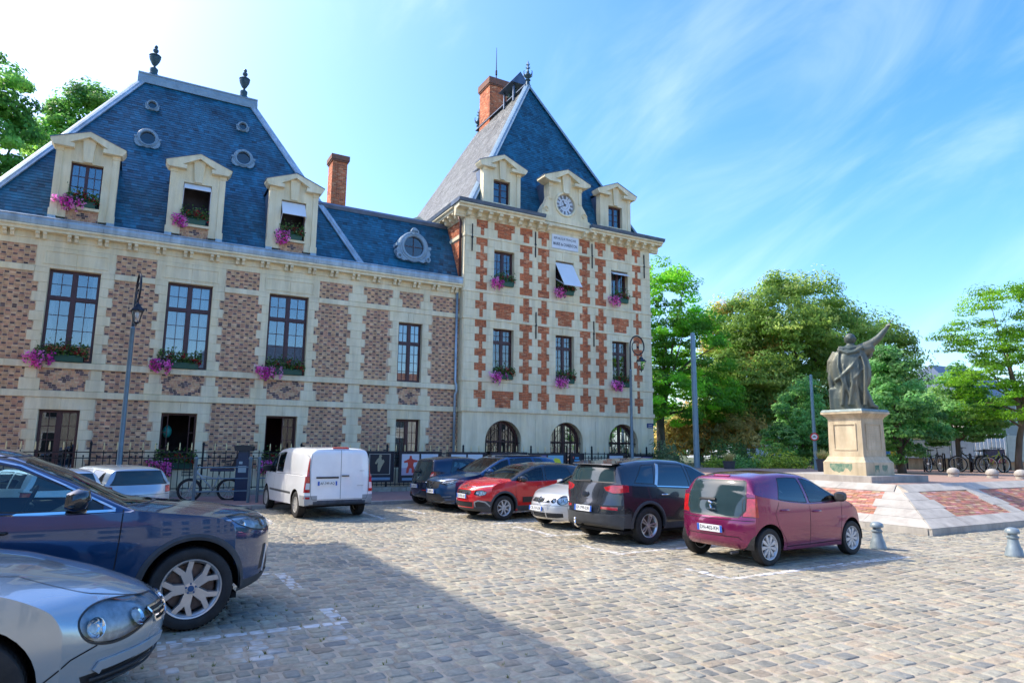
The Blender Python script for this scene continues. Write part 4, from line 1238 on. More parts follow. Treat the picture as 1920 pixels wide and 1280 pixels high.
m = MB(); m.prism([(bx0-.2, 22.2), (bx1+.2, 22.2), (17.2, 22.95)], by0-.15, by1+.15, 'y'); m.build('canopy_roof', ZINC_D, bell)
m = MB()
for yy in (30.6, 31.2): m.lathe([(0, .34), (.07, .33), (.11, .22), (.13, .1), (.20, 0), (.17, 0), (.1, .1)], (17.1, yy, 21.75), 14)
m.build('bell', M('bell_bronze', (.10, .16, .14), .5, metal=.6), bell, smooth=True)
chimney(tower, 17.0, 18.4, 33.6, 35.0, 19.0, 24.35, .5, seed=41, pots=2)
m = MB(); m.tube([(17.9, 34.5, 24.3), (17.9, 34.5, 27.1)], [.05, .015], 6); m.tube([(17.9, 34.5, 25.2), (17.9, 34.5, 25.5)], .07, 6); m.build('aerial', IRON, tower)
# ---------------------------------------------------------------- planting helpers
def leaf_quads(P, N, L, W, r, hang=0.0):
    """rhombic leaves at P with normals N; hang pulls the long axis downwards"""
    n = len(P)
    N = N/np.linalg.norm(N, axis=1, keepdims=True)
    a = r.normal(size=(n, 3)); a[:, 2] -= hang*2.2
    t = a-N*(a*N).sum(1, keepdims=True); t /= np.linalg.norm(t, axis=1, keepdims=True)+1e-9
    b = np.cross(N, t)
    L = np.broadcast_to(L, (n,))[:, None]; W = np.broadcast_to(W, (n,))[:, None]
    bend = N*L*.10
    return np.stack([P-t*L*.5-bend, P+b*W*.5+t*L*.05, P+t*L*.5-bend, P-b*W*.5+t*L*.05], 1)

def pick(pal, n, r, jit=.18):
    pal = np.array(pal); c = pal[r.integers(0, len(pal), n)]*r.uniform(1-jit, 1+jit, (n, 1))
    return np.c_[c, np.ones(n)]

def cloud(name, parts, mat, parent=None, k=None):
    """parts: list of (quads, colours)"""
    Q = np.concatenate([p[0] for p in parts]); C = np.concatenate([p[1] for p in parts])
    o = inst(np_mesh(name, Q.reshape(-1, 3), 4, mat, C), name, parent)
    if k: kind(o, k)
    return o

def flower_box(label, x, y, z, w, seed, side=-1, rich=1.0, ground=False, trough=True):
    r = np.random.default_rng(seed)
    t = thing('flower_box', label, 'flower box', (x, y, z), group='flower boxes on the town hall')
    m = MB()
    m.prism([(-.10, 0), (-.13, .17), (-.145, .17), (-.145, .20), (.09, .20), (.09, 0)], -w/2, w/2, 'x')
    m.build('trough', GREENB, t)
    # green leaves
    n = int(380*rich)
    P = np.c_[r.uniform(-w/2-.05, w/2+.10, n), r.normal(-.06, .09, n), .18+np.abs(r.normal(.12, .17, n))]
    N = r.normal(size=(n, 3))+np.array((0, -.7, .8))
    cloud('leaves', [(leaf_quads(P, N, .10, .065, r), pick([(.05, .13, .025), (.09, .19, .04), (.035, .09, .02), (.16, .24, .10)], n, r))], LEAF, t, 'stuff')
    # trailing petunias: uneven hanging strands, mostly at one end
    n = int(640*rich); ns_ = 14
    sx = side*(w/2-.02)+r.normal(0, .145, ns_)+np.where(r.random(ns_) < .15, -side*r.uniform(.1, .4, ns_), 0); sl = r.uniform(.15, .48, ns_); sy = r.uniform(-.22, -.10, ns_)
    k_ = r.integers(0, ns_, n); u_ = r.random(n)
    a = r.normal(size=(n, 3)); a /= np.linalg.norm(a, axis=1, keepdims=True)
    P = np.c_[sx[k_], sy[k_], .22-sl[k_]*u_]+a*(r.uniform(.03, .145, (n, 1))*(1.15-.5*u_[:, None]))
    pc = np.array([(.70, .10, .42), (.78, .20, .54), (.58, .05, .36), (.80, .36, .62)])[(k_ % 4)]*r.uniform(.75, 1.2, (n, 1))
    g_ = r.random(n) < .24
    pc[g_] = np.array((.07, .16, .035))*r.uniform(.7, 1.4, (g_.sum(), 1))
    cloud('petunias', [(leaf_quads(P, a+r.normal(0, .4, (n, 3))+np.array((0, -.6, .3)), r.uniform(.05, .10, n), r.uniform(.045, .085, n), r), np.c_[pc, np.ones(n)])], PETAL, t, 'stuff')
    n = int(110*rich)
    cs = np.array([(w*.35, -.1, .32), (w*.1, -.12, .42), (-w*.22, -.08, .40), (w*.48, -.12, .24)])
    P = cs[r.integers(0, 4, n)]+r.normal(0, .055, (n, 3))
    cloud('geraniums', [(leaf_quads(P, r.normal(size=(n, 3))+np.array((0, -.6, .5)), .06, .05, r), pick([(.42, .01, .015), (.55, .03, .02), (.28, .008, .02)], n, r, .2))], PETAL, t, 'stuff')
    return t
E1_ = [('below the leftmost tall wing window', -2.45), ('below the middle tall wing window', 1.02), ('below the third tall wing window', 4.62)]
for i, (lb, x) in enumerate(E1_):
    flower_box('flower box with purple petunias and red geraniums '+lb, x-.05, WY-.06, 4.45, 1.28, 100+i, rich=1.25)
for i, (c, lb) in enumerate(((-2.37, 'on the glazed left dormer of the wing roof'), (1.10, 'on the middle dormer with rolled blind'), (4.56, 'on the dormer with lowered white blind'))):
    flower_box('small flower box '+lb, c-.05, DY-.02, 9.76, .80, 110+i)
for i, (c, lb) in enumerate(zip(TC, ('beside the drainpipe corner', 'under the big slanted awning', 'under the short folded awning'))):
    flower_box('flower box on a top floor tower window '+lb, c, TY-.06, 8.98, .86, 120+i, rich=.9)
for i, (c, lb) in enumerate(zip(TC, ('nearest the drainpipe corner', 'in the middle bay', 'behind the curled street lamp'))):
    flower_box('flower box on a first floor tower window '+lb, c, TY-.06, 4.76, .86, 130+i, rich=.95)
flower_box('large flower box in the open ground floor window behind the railings', 1.10, WY-.05, .97, 1.15, 140, rich=1.5)
flower_box('large flower box in the dark ground floor window behind the van', 4.60, WY-.05, .97, 1.15, 141, rich=1.5)

# ---------------------------------------------------------------- railings on a low stone wall
fence = thing('iron_railings', 'black iron railings with gilded spear tips on a low stone wall', 'railings', (0, 24.9, 0))
m = MB(); m.box(-.013, .013, -.013, .013, .30, 1.62); bar = m.mesh('bar', IRON)
m = MB(); m.lathe([(.010, 1.60), (.030, 1.635), (.016, 1.66), (.024, 1.68), (.014, 1.84), (0, 1.87)], n=8); tip = m.mesh('tip', GOLD, 40)
m = MB(); m.box(-.011, .011, -.011, .011, .30, 1.40); m.lathe([(0, 1.46), (.022, 1.44), (.026, 1.42), (.02, 1.40), (.01, 1.39)], n=8); sbar = m.mesh('bar', IRON)
m = MB(); m.box(-.03, .03, -.03, .03, .25, 1.75); m.lathe([(0, 1.90), (.03, 1.87), (.045, 1.82), (.03, 1.77), (.045, 1.75)], n=10); post = m.mesh('post', IRON)
x = -6.0; i = 0
while x < 23.2:
    if i % 9 == 4: inst(post, 'post', fence, (x, .0, 0))
    else:
        b = inst(bar, 'bar', fence, (x, 0, 0)); inst(tip, 'gilded_tip', b)
    inst(sbar, 'bar', fence, (x+.18, 0, 0))
    x += .36; i += 1
for z in (.36, 1.36, 1.54):
    m = MB(); m.box(-6.1, 23.3, -.020, .020, z-.016, z+.016); m.build('rail', IRON, fence)
r_ = random.Random(4)
ROUGH = M('rough_stone', (.24, .21, .16), .95, var=.35, vscale=6, bump=.9, bscale=14, col2=(.42, .38, .30))
x = -6.2
while x < 23.3:
    w = r_.uniform(.35, .75); h = .26+r_.uniform(-.02, .03)
    m = MB(); m.box(x+.008, x+w-.008, -.17-r_.uniform(0, .03), .17, .05, h)
    m.v = [(a+r_.uniform(-.02, .02), b+r_.uniform(-.015, .015), c_+r_.uniform(-.012, .012)) for a, b, c_ in m.v]
    m.build('wall_stone', ROUGH, fence)
    x += w
# exhibition boards hung on the railings
BOARD = M('board_black', (.012, .012, .02), .5)
def flat(mb, pts, y): mb.quad(*[(p[0], y, p[1]) for p in pts])
def art(kindn, p, x0, x1, z0, z1, y):
    w, h = x1-x0, z1-z0
    def col(nm, c): return M(nm, c, .5)
    def poly(nm, c, pts, dy=.001):
        m = MB(); flat(m, [(x0+u*w, z0+v*h) for u, v in pts], y-dy); m.build(nm, col(nm, c), p)
    if kindn == 'figure':
        poly('picture_border', (.35, .33, .28), [(0, .0), (1, .0), (1, 1), (0, 1)], .001); poly('picture', (.016, .015, .02), [(.04, .03), (.96, .03), (.96, .97), (.04, .97)], .002)
        poly('figure', (.40, .33, .20), [(.42, .16), (.50, .14), (.60, .40), (.72, .62), (.68, .72), (.60, .70), (.56, .82), (.60, .90), (.54, .96), (.46, .93), (.46, .82), (.36, .72), (.28, .55), (.33, .50), (.42, .60), (.40, .40)], .003)
    elif kindn == 'red':
        poly('picture', (.62, .60, .62), [(0, 0), (1, 0), (1, 1), (0, 1)], .001); poly('picture_ground', (.42, .35, .44), [(0, .0), (1, .0), (1, .40), (0, .34)], .002)
        poly('figure', (.55, .05, .03), [(.26, .10), (.40, .10), (.44, .30), (.50, .34), (.58, .30), (.58, .10), (.74, .10), (.72, .30), (.66, .48), (.70, .60), (.90, .62), (.92, .70), (.68, .74), (.58, .78), (.56, .92), (.46, .92), (.43, .78), (.30, .72), (.12, .66), (.14, .58), (.34, .60), (.36, .46), (.28, .30)], .003)
    elif kindn == 'pale': poly('picture', (.55, .62, .68), [(0, 0), (1, 0), (1, 1), (0, 1)], .001); poly('figure', (.10, .12, .16), [(.35, .3), (.5, .35), (.62, .3), (.55, .55), (.44, .6)], .002)
    elif kindn == 'yellow': poly('picture', (.20, .45, .60), [(0, 0), (1, 0), (1, 1), (0, 1)], .001); poly('figure', (.70, .72, .04), [(.1, .2), (.2, .6), (.45, .85), (.75, .8), (.9, .5), (.8, .15)], .002); poly('figure', (.70, .25, .35), [(.4, .05), (.45, .3), (.6, .35), (.75, .25), (.7, .05)], .003)
    elif kindn == 'dot': poly('picture', (.60, .68, .72), [(0, 0), (1, 0), (1, 1), (0, 1)], .001); poly('figure', (.50, .62, .04), [(.4, .3), (.5, .25), (.65, .3), (.7, .5), (.6, .68), (.48, .68), (.38, .5)], .002)
    elif kindn == 'violet': poly('picture', (.18, .15, .34), [(0, 0), (1, 0), (1, 1), (0, 1)], .001); poly('figure', (.25, .45, .65), [(.15, .2), (.9, .25), (.85, .9), (.2, .8)], .002)
    elif kindn == 'text':
        for k, (u0, u1) in enumerate(((.30, .72), (.22, .80), (.26, .84), (.34, .80))): poly('print', (.05, .30, .55), [(u0, .80-k*.16), (u1, .80-k*.16), (u1, .90-k*.16), (u0, .90-k*.16)], .001)
        poly('print', (.60, .08, .06), [(.05, .84), (.15, .80), (.2, .9), (.1, .96)], .001)
for x0, x1, z0, z1, pics, lb in ((7.55, 8.67, .45, 1.62, ('figure',), 'black exhibition board with a single golden figure, beside the van'), (8.85, 10.65, .42, 1.61, ('red', 'pale'), 'black exhibition board with a red figure and a pale picture'),
    (10.94, 12.64, .45, 1.60, ('pale', 'dot'), 'black exhibition board with a green dot picture'), (12.83, 14.64, .45, 1.60, ('violet', 'violet'), 'black exhibition board with two violet and blue pictures'), (14.69, 16.65, .45, 1.57, ('violet', 'yellow'), 'black exhibition board with a yellow and pink picture'),
    (16.85, 17.63, .45, 1.57, ('text',), 'narrow black board with blue printed words'), (18.93, 20.0, .45, 1.56, ('pale',), 'black exhibition board with a grey picture under the curled lamp'), (20.18, 21.8, .45, 1.51, ('pale', 'violet'), 'black exhibition board at the far end of the railings')):
    t = thing('exhibition_board', lb, 'display board', (0, 0, 0), group='boards on the railings')
    m = MB(); m.box(x0, x1, 24.80, 24.83, z0, z1); m.box(x0+.02, x0+.07, 24.78, 24.799, z0, z1); m.box(x1-.07, x1-.02, 24.78, 24.799, z0, z1); m.build('board', BOARD, t)
    n = len(pics); w = (x1-x0-.2)/n
    for k, pc in enumerate(pics): art(pc, t, x0+.12+k*w, x0+.08+(k+1)*w-.04, z0+.28, z1-.10, 24.798)
    m = MB(); m.box(x0+.15, x1-.15, 24.797, 24.799, z0+.08, z0+.18); m.build('caption', M('caption_blue', (.16, .26, .36), .5), t)

# ---------------------------------------------------------------- street lamps and poles
def lantern(parent, x, y, z):
    """four-sided lantern hanging with its top at z"""
    m = MB()
    m.lathe([(.02, 0), (.035, -.06), (.08, -.08), (.10, -.14), (.24, -.26), (.25, -.29), (.20, -.29)], (x, y, z), 4, a0=pi/4, a1=2*pi+pi/4)
    for k in range(4):
        a = pi/4+k*pi/2
        m.tube([(x+.20*cos(a), y+.20*sin(a), z-.28), (x+.10*cos(a), y+.10*sin(a), z-.64)], .011, 4)
    m.lathe([(.11, -.64), (.10, -.67), (.03, -.70), (.02, -.76), (0, -.78)], (x, y, z), 4, a0=pi/4, a1=2*pi+pi/4)
    for s in range(4):
        a = s*pi/2; m.box(x+.235*cos(a)-.015, x+.235*cos(a)+.015, y+.235*sin(a)-.015, y+.235*sin(a)+.015, z-.27, z-.20)
    o = m.build('lantern', LAMPB, parent)
    g = MB(); g.lathe([(.19, -.29), (.098, -.64)], (x, y, z), 4, a0=pi/4, a1=2*pi+pi/4); g.build('lantern_glass', LENS, o)
    g = MB(); g.lathe([(0, -.30), (.05, -.32), (.06, -.42), (.03, -.50), (0, -.52)], (x, y, z), 10); g.build('bulb', WHITEL, o, smooth=True)
    return o
def crosier(name, label, loc, rz):
    t = thing(name, label, 'street lamp', loc, rz, 'curled street lamps')
    m = MB(); m.lathe([(.13, 0), (.13, .25), (.10, .30), (.085, .45), (.08, 1.2), (.075, 1.22), (.065, 3.2), (.062, 5.25), (.075, 5.28), (.05, 5.34)], n=16); m.build('post', LAMPG, t, smooth=40)
    for z in (1.2, 2.6, 4.0):
        pass
    m = MB()
    path = [(0, 0, 5.3), (0, 0, 6.35)]+[(.42+.42*cos(a), 0, 6.45+.50*sin(a)) for a in np.linspace(pi, .0, 14)]
    path += [(.42+.42*cos(a)*(1-.55*k/11)-.02*k/11, 0, 6.45+.46*sin(a)*(1-.55*k/11)) for k, a in enumerate(np.linspace(-.25, -2.0*pi*.86, 12))]
    m.tube(path, [.045, .04]+[.034]*14+[.03-.0012*k for k in range(12)], 8)
    m.sphere((.47, 0, 6.42), .05); m.tube([(.66, 0, 6.10), (.65, 0, 6.02)], .015, 6); m.tube([(.60, 0, 6.16), (.66, 0, 6.12), (.72, 0, 6.20)], .02, 6)
    m.build('crook', LAMPB, t, smooth=40)
    lantern(t, .65, 0, 6.03)
    return t
crosier('street_lamp', 'grey street lamp with a curled crook in front of the tower arches', (19.73, 24.0, .1), 0)
crosier('street_lamp', 'grey street lamp seen edge-on in front of the brick wing', (-.48, 23.6, .1), R(-82))
POLE = M('grey_blue_pole', (.16, .26, .31), .4, metal=.2, var=.1)
t = thing('plain_pole', 'tall plain grey pole with capped top beside the green tree', 'pole', (22.35, 22.6, .1))
m = MB(); m.lathe([(.15, 0), (.14, .5), (.125, 3.5), (.11, 6.7), (.10, 7.1), (0, 7.13)], n=18); m.build('shaft', POLE, t, smooth=40)
m = MB(); m.lathe([(.118, 6.35), (.118, 6.37)], n=18); m.lathe([(.135, 5.2), (.135, 5.23)], n=18); m.build('collar', LAMPG, t)
t = thing('signpost', 'slim grey pole carrying a small round red-ringed sign near the statue', 'sign post', (26.14, 19.23, .84))
m = MB(); m.lathe([(.085, 0), (.07, 2.2), (.062, 4.3), (0, 4.33)], n=14); m.build('shaft', POLE, t, smooth=40)
vd = Vector((-.80, -.60, 0)).normalized()
sg = MB(); sg.lathe([(0, 0), (.175, 0), (.175, .03), (0, .03)], n=28, axis='y'); so = sg.build('sign_disc', M('sign_white', (.75, .75, .75), .4), t); so.location = (vd.x*.11, vd.y*.11, 1.55); so.rotation_euler = (0, 0, math.atan2(vd.x, -vd.y))
sg = MB(); sg.lathe([(.12, -.004), (.175, -.004)], n=28, axis='y'); sg.build('sign_ring', M('sign_red', (.55, .02, .02), .4), so)
sg = MB(); sg.box(-.075, .07, -.006, -.003, -.018, .018); sg.box(-.03, .03, -.007, -.0035, .0, .04); sg.build('sign_symbol', INK, so)

# parking meter, barriers, bicycle by the railings
t = thing('parking_meter', 'navy blue parking ticket machine standing by the railings', 'parking meter', (2.92, 22.5, .1), R(-20))
NAVY = M('navy_enamel', (.010, .028, .075), .35, var=.1)
m = MB(); m.box(-.19, .19, -.14, .14, 0, 1.28); m.box(-.15, .15, -.11, .11, 1.28, 1.52); m.build('cabinet', NAVY, t)
m = MB(); m.prism([(-.24, 1.52), (.26, 1.52), (.28, 1.66), (.20, 1.70), (-.20, 1.70), (-.28, 1.66)], -.18, .20, 'y'); m.build('head', LAMPB, t)
m = MB(); m.box(-.12, .12, -.146, -.141, .86, 1.06); m.box(-.10, .0, -.147, -.1415, 1.12, 1.20); m.build('display', M('meter_screen', (.35, .45, .48), .2), t)
def barrier(label, x0, x1, y, z=.1):
    t = thing('hoop_barrier', label, 'barrier', (0, 0, 0), group='grey pavement barriers')
    for x in (x0, x1):
        m = MB(); m.lathe([(.045, 0), (.045, 1.26), (.05, 1.27), (.06, 1.30), (.05, 1.34), (0, 1.36)], (x, y, z), 12); m.build('post', LAMPG, t, smooth=40)
    for k, zz in enumerate((.35, .72, 1.05)):
        m = MB(); m.tube([(x0+.045, y, z+zz), (x1-.045, y, z+zz)], .018, 8); m.build('crossbar', LAMPG, t)
barrier('grey tubular barrier left of the parking meter', 1.5, 3.0, 21.6); barrier('grey tubular barrier half hidden by the van', 3.25, 4.9, 21.6)

def bicycle(name, label, loc, rz, col, basket=False, bench=False, rw=.33, group='parked bicycles', scale=1.0):
    t = thing(name, label, 'bicycle', loc, rz, group, scale)
    fm = M(name+'_paint', col, .35, coat=.5)
    xa, xb = -.52, .55
    for x in (xa, xb):
        m = MB(); m.tube([(x+rw*cos(a), 0, rw+rw*sin(a)) for a in np.linspace(0, 2*pi, 33)], .024 if not bench else .042, 8, False); w = m.build('wheel', RUBBER, t, smooth=True)
        m = MB(); m.tube([(x+(rw-.035)*cos(a), 0, rw+(rw-.035)*sin(a)) for a in np.linspace(0, 2*pi, 33)], .013, 6, False); m.build('rim', ALLOY, w)
        m = MB(); m.tube([(x, -.05, rw), (x, .05, rw)], .03, 8)
        for k in range(14):
            a = 2*pi*k/14; m.tube([(x+.03*cos(a), .03*(-1)**k, rw+.03*sin(a)), (x+(rw-.04)*cos(a+.15), 0, rw+(rw-.04)*sin(a+.15))], .0035, 4, False)
        m.build('spokes', ALLOY, w)
        m = MB()
        arc = [(x+(rw+.05)*cos(a), rw+(rw+.05)*sin(a)) for a in np.linspace(.3, pi-.1, 12)]
        for p, q in zip(arc, arc[1:]): m.quad((p[0], -.03, p[1]), (q[0], -.03, q[1]), (q[0], .03, q[1]), (p[0], .03, p[1]))
        m.build('mudguard', BLACKP, t)
    m = MB(); bb = (-.08, 0, .30); hd = (.38, 0, .82); st = (-.22, 0, .72)
    for p, q, rr in ((bb, hd, .024), (st, bb, .02), ((-.18, 0, .62), (.36, 0, .74), .018), (bb, (xa, .05, rw), .012), (bb, (xa, -.05, rw), .012), (st, (xa, .05, rw), .011), (st, (xa, -.05, rw), .011), (hd, (.41, 0, .70), .025), ((.42, .045, .66), (xb, .05, rw), .014), ((.42, -.045, .66), (xb, -.05, rw), .014), ((.35, 0, .9), (.42, 0, .66), .02)): m.tube([p, q], rr, 8)
    m.build('frame', fm, t, smooth=True)
    m = MB(); m.tube([(.26, -.30, 1.02), (.36, -.2, 1.03), (.36, 0, 1.0), (.36, .2, 1.03), (.26, .30, 1.02)], .014, 6); m.tube([(.36, 0, 1.0), (.37, 0, .85)], .016, 6); m.build('handlebar', BLACKP, t, smooth=True)
    m = MB()
    if bench: m.prism([(-.62, .84), (.02, .84), (.04, .90), (-.02, .93), (-.62, .93), (-.66, .88)], -.13, .13, 'y')
    else: m.prism([(-.36, .86), (-.05, .885), (-.04, .91), (-.2, .93), (-.36, .94)], -.07, .07, 'y')
    m.build('saddle', NAVY if bench else BLACKP, t)
    m = MB(); m.tube([st, (-.25, 0, .87)], .014, 6); m.tube([(bb[0], -.09, bb[2]), (bb[0], .09, bb[2])], .02, 6); m.lathe([(.085, -.06), (.085, -.05)], bb, 18, 'y'); m.tube([(bb[0], .09, bb[2]), (bb[0]+.12, .09, bb[2]-.12), (bb[0]+.12, .17, bb[2]-.12)], .01, 5); m.tube([(bb[0], -.09, bb[2]), (bb[0]-.12, -.09, bb[2]+.12), (bb[0]-.12, -.17, bb[2]+.12)], .01, 5); m.build('crank', GREYP, t)
    if basket:
        m = MB()
        for z in (.72, .82, .92): m.tube([(.5, -.15, z), (.78, -.15, z), (.78, .15, z), (.5, .15, z), (.5, -.15, z)], .006, 4)
        for k in range(6): m.tube([(.5+k*.056, -.15, .72), (.5+k*.056, -.15, .92)], .005, 4); m.tube([(.5+k*.056, .15, .72), (.5+k*.056, .15, .92)], .005, 4)
        m.build('basket', IRON, t)
    if bench:
        m = MB(); m.prism([(-.62, .95), (-.30, .95), (-.32, 1.0), (-.56, 1.02), (-.74, 1.45), (-.80, 1.45), (-.72, 1.0)], -.16, .16, 'y'); m.build('child_seat', LAMPB, t)
        m = MB(); m.tube([(-.32, -.16, 1.12), (-.45, -.17, 1.14), (-.68, -.16, 1.20)], .02, 6); m.tube([(-.32, .16, 1.12), (-.45, .17, 1.14), (-.68, .16, 1.20)], .02, 6); m.tube([(-.32, -.16, 1.12), (-.28, 0, 1.12), (-.32, .16, 1.12)], .02, 6); m.build('seat_bar', BLACKP, t)
        m = MB(); m.lathe([(0, -.01), (.035, -.01), (.035, .0)], (xa-.12, -.04, rw), 12, 'y'); m.build('reflector', AMBER, t)
    return t
bicycle('cargo_bicycle', 'grey electric bicycle with long bench and child seat by the railings', (2.05, 23.0, .1), R(172), (.42, .45, .44), basket=True, bench=True, rw=.30, scale=1.05)

# ---------------------------------------------------------------- monument terrace
TERR = M('terrace_stone', (.36, .335, .29), .85, col2=(.50, .465, .40), vscale=2.2, bump=.4, bscale=45, streak=.2)
TPAVE = M('terrace_paving', (.30, .175, .13), .9, var=.18, vscale=5, bump=.3, bscale=60, col2=(.36, .245, .19))
TX, TYY, TH, TS = 15.34, 8.53, .95, 1.72
terrace = thing('monument_terrace', 'raised stone terrace with sloping brick panelled sides around the statue', 'terrace', (0, 0, 0))
m = MB(); m.quad((TX+TS, TYY+TS-.06, TH), (60, TYY+TS-.06, TH), (60, 24, TH), (TX+TS, 24, TH)); m.build('paving', TPAVE, terrace)
m = MB(); m.box(TX+.01, 60, TYY+.01, 24, -.04, .11); m.build('core', TERR, terrace)
K = .12
def slope_pt(side, u, v, off=0.0):
    """side F: along X facing -Y; side L: along Y facing -X. v 0..1 up the slope"""
    nn = sqrt(TS**2+(TH-K)**2)
    d = TS*v; z = K+(TH-K)*v
    if side == 'F': return (u, TYY+d-off*(TH-K)/nn, z+off*TS/nn)
    return (TX+d-off*(TH-K)/nn, u, z+off*TS/nn)
def slab(side, u0, u1, v0, v1, mat, nm, th=.03, u0b=None, u1b=None):
    """u0,u1 at v0; u0b,u1b at v1"""
    u0b = u0 if u0b is None else u0b; u1b = u1 if u1b is None else u1b
    g_ = .004
    lo = [slope_pt(side, u0+g_, v0, -.02), slope_pt(side, u1-g_, v0, -.02), slope_pt(side, u1b-g_, v1, -.02), slope_pt(side, u0b+g_, v1, -.02)]
    hi = [slope_pt(side, u0+g_, v0+.003, th), slope_pt(side, u1-g_, v0+.003, th), slope_pt(side, u1b-g_, v1-.003, th), slope_pt(side, u0b+g_, v1-.003, th)]
    m = MB(); m.add(lo+hi, [(4, 5, 6, 7), (0, 1, 5, 4), (1, 2, 6, 5), (2, 3, 7, 6), (3, 0, 4, 7)]); return m.build(nm, mat, terrace)
nbrick = 0
extra = []
for side, C0, panels_ in (('F', TX, ((17.05, 19.6), (20.2, 23.0), (23.6, 26.4), (27.0, 29.8))), ('L', TYY, ((10.05, 12.6), (13.2, 15.8), (16.4, 19.0)))):
    end = 32 if side == 'F' else 23.9
    hip = lambda v: C0+TS*v
    # corner slab, bottom band, top band
    v0, v1 = .20, .80
    slab(side, C0, panels_[0][0]-.35, v0, v1, TERR, 'slope_stone', u0b=None if False else hip(v1)-.0, u1b=panels_[0][0]+.25) if False else None
    m = MB()
    A = [slope_pt(side, hip(0), 0), slope_pt(side, end, 0), slope_pt(side, end, 1), slope_pt(side, hip(1), 1)]
    m.add(A, [(0, 1, 2, 3)]); m.build('slope_bed', MORTAR, terrace)
    u = C0; k = 0
    while u < end-.1:
        e = min(u+1.6, end)
        slab(side, u if k else hip(0), e, 0, v0, TERR, 'slope_stone', u0b=u if k else hip(v0))
        ub = u if k else hip(v1)
        if e > hip(1)+.2: slab(side, max(u, hip(v1)) if k else hip(v1), e, v1, 1, TERR, 'slope_stone', u0b=max(u, hip(1)))
        u = e; k += 1
    edges_ = [None]+list(panels_)
    bounds = [(hip, panels_[0][0])]+[((lambda v, a=panels_[i][1]: a), panels_[i+1][0]) for i in range(len(panels_)-1)]
    for i, (lf, rx) in enumerate(bounds):
        for j, (va, vb) in enumerate(((v0, .4), (.4, .6), (.6, v1))):
            tooth = .14 if j == 1 else 0
            sh = (.30*(va-v0)/.6, .30*(vb-v0)/.6) if i == 0 else (0, 0)
            a0, a1 = (lf(va), lf(vb)) if i == 0 else (lf(va)-tooth, lf(vb)-tooth)
            slab(side, a0, rx+tooth+sh[0], va, vb, TERR, 'slope_stone', u0b=a1, u1b=rx+tooth+sh[1])
    L = sqrt(TS**2+(TH-K)**2)
    rr = random.Random(11)
    for pi_, (p0, p1) in enumerate(panels_):
        nr = int((v1-v0)*L/.078)
        for k in range(nr):
            va, vb = v0+(v1-v0)*k/nr, v0+(v1-v0)*(k+1)/nr
            mid = .4 < (va+vb)/2 < .6
            a0, a1 = p0+(.14 if mid else 0)+(.30*(va-v0)/.6 if pi_ == 0 else 0)+.01, p1-(.14 if mid else 0)-.01
            u = a0-(.11 if k % 2 else 0)
            while u < a1-.02:
                b0, b1 = max(u, a0)+.005, min(u+.225, a1)-.005
                u += .225
                if b1-b0 < .03: continue
                h = .012+rr.uniform(0, .008)
                dv = .006/L
                q = [slope_pt(side, b0, va+dv, h), slope_pt(side, b1, va+dv, h), slope_pt(side, b1, vb-dv, h), slope_pt(side, b0, vb-dv, h)]
                q2 = [slope_pt(side, b0, va+dv, -.005), slope_pt(side, b1, va+dv, -.005), slope_pt(side, b1, vb-dv, -.005), slope_pt(side, b0, vb-dv, -.005)]
                t_ = rr.random()
                col = [c_*rr.uniform(.8, 1.15) for c_ in ((.46, .21, .14) if t_ < .65 else (.54, .32, .23) if t_ < .9 else (.36, .16, .12))]+[1]
                fs = [(0, 1, 2, 3), (4, 5, 1, 0), (5, 6, 2, 1), (6, 7, 3, 2), (7, 4, 0, 3)]
                if nbrick < 290 and (side == 'F' and pi_ < 1):
                    m = MB(); m.add(q+q2, fs); m.c = [col]*5; m.build('brick', BRICK, terrace); nbrick += 1
                else: extra.append((q+q2, fs, col))
m = MB()
for q, fs, col in extra: m.add(q, fs); m.c += [col]*5
kind(m.build('bricks', BRICK, terrace), 'stuff')
# kerb stones round the foot
for side, C0, end in (('F', TX, 34), ('L', TYY, 23.9)):
    u = C0; k = 0
    while u < end:
        e = min(end, u+1.5)
        m = MB()
        if side == 'F': m.box(u+.004, e-.004, TYY-.02, TYY+.06, -.05, K+.015)
        else: m.box(TX-.02, TX+.06, max(u, TYY+.064)+.004, e-.004, -.05, K+.014)
        m.build('kerb_stone', TERR, terrace); u = e; k += 1
for k, (x, y) in enumerate(((24.89, 12.92), (25.0, 11.75), (25.08, 10.95))):
    t = thing('ball_bollard', ('domed stone bollard on the terrace, under the round linden', 'domed stone bollard on the terrace, middle one of three', 'domed stone bollard on the terrace, nearest the picture edge')[k], 'bollard', (x, y, TH), group='domed stone bollards')
    m = MB(); m.lathe([(.16, 0), (.16, .08), (.14, .10)], n=18); m.build('base', TERR, t, smooth=40)
    m = MB(); m.lathe([(.14, .095), (.185, .12), (.195, .18), (.16, .25), (.09, .30), (0, .315)], n=18); m.build('cap', TERR, t, smooth=40)
# iron bollards at the foot
IRONG = M('bollard_grey_paint', (.22, .27, .29), .45, metal=.2, var=.15, vscale=8)
for k, (x, y) in enumerate(((12.40, 7.90), (13.82, 6.27))):
    t = thing('cast_iron_bollard', ('grey cast iron bollard just beyond the purple hatchback', 'grey cast iron bollard standing alone on the cobbles')[k], 'bollard', (x, y, 0), group='cast iron bollards')
    m = MB(); m.lathe([(.15, 0), (.15, .035), (.135, .06), (.13, .12), (.105, .17), (.088, .25), (.08, .30)], n=20); m.build('base', IRONG, t, smooth=40)
    m = MB(); m.lathe([(.08, .30), (.098, .315), (.098, .335), (.075, .35), (.07, .385), (.115, .40), (.118, .43), (.10, .47), (.05, .495), (0, .50)], n=20); m.build('head', IRONG, t, smooth=40)
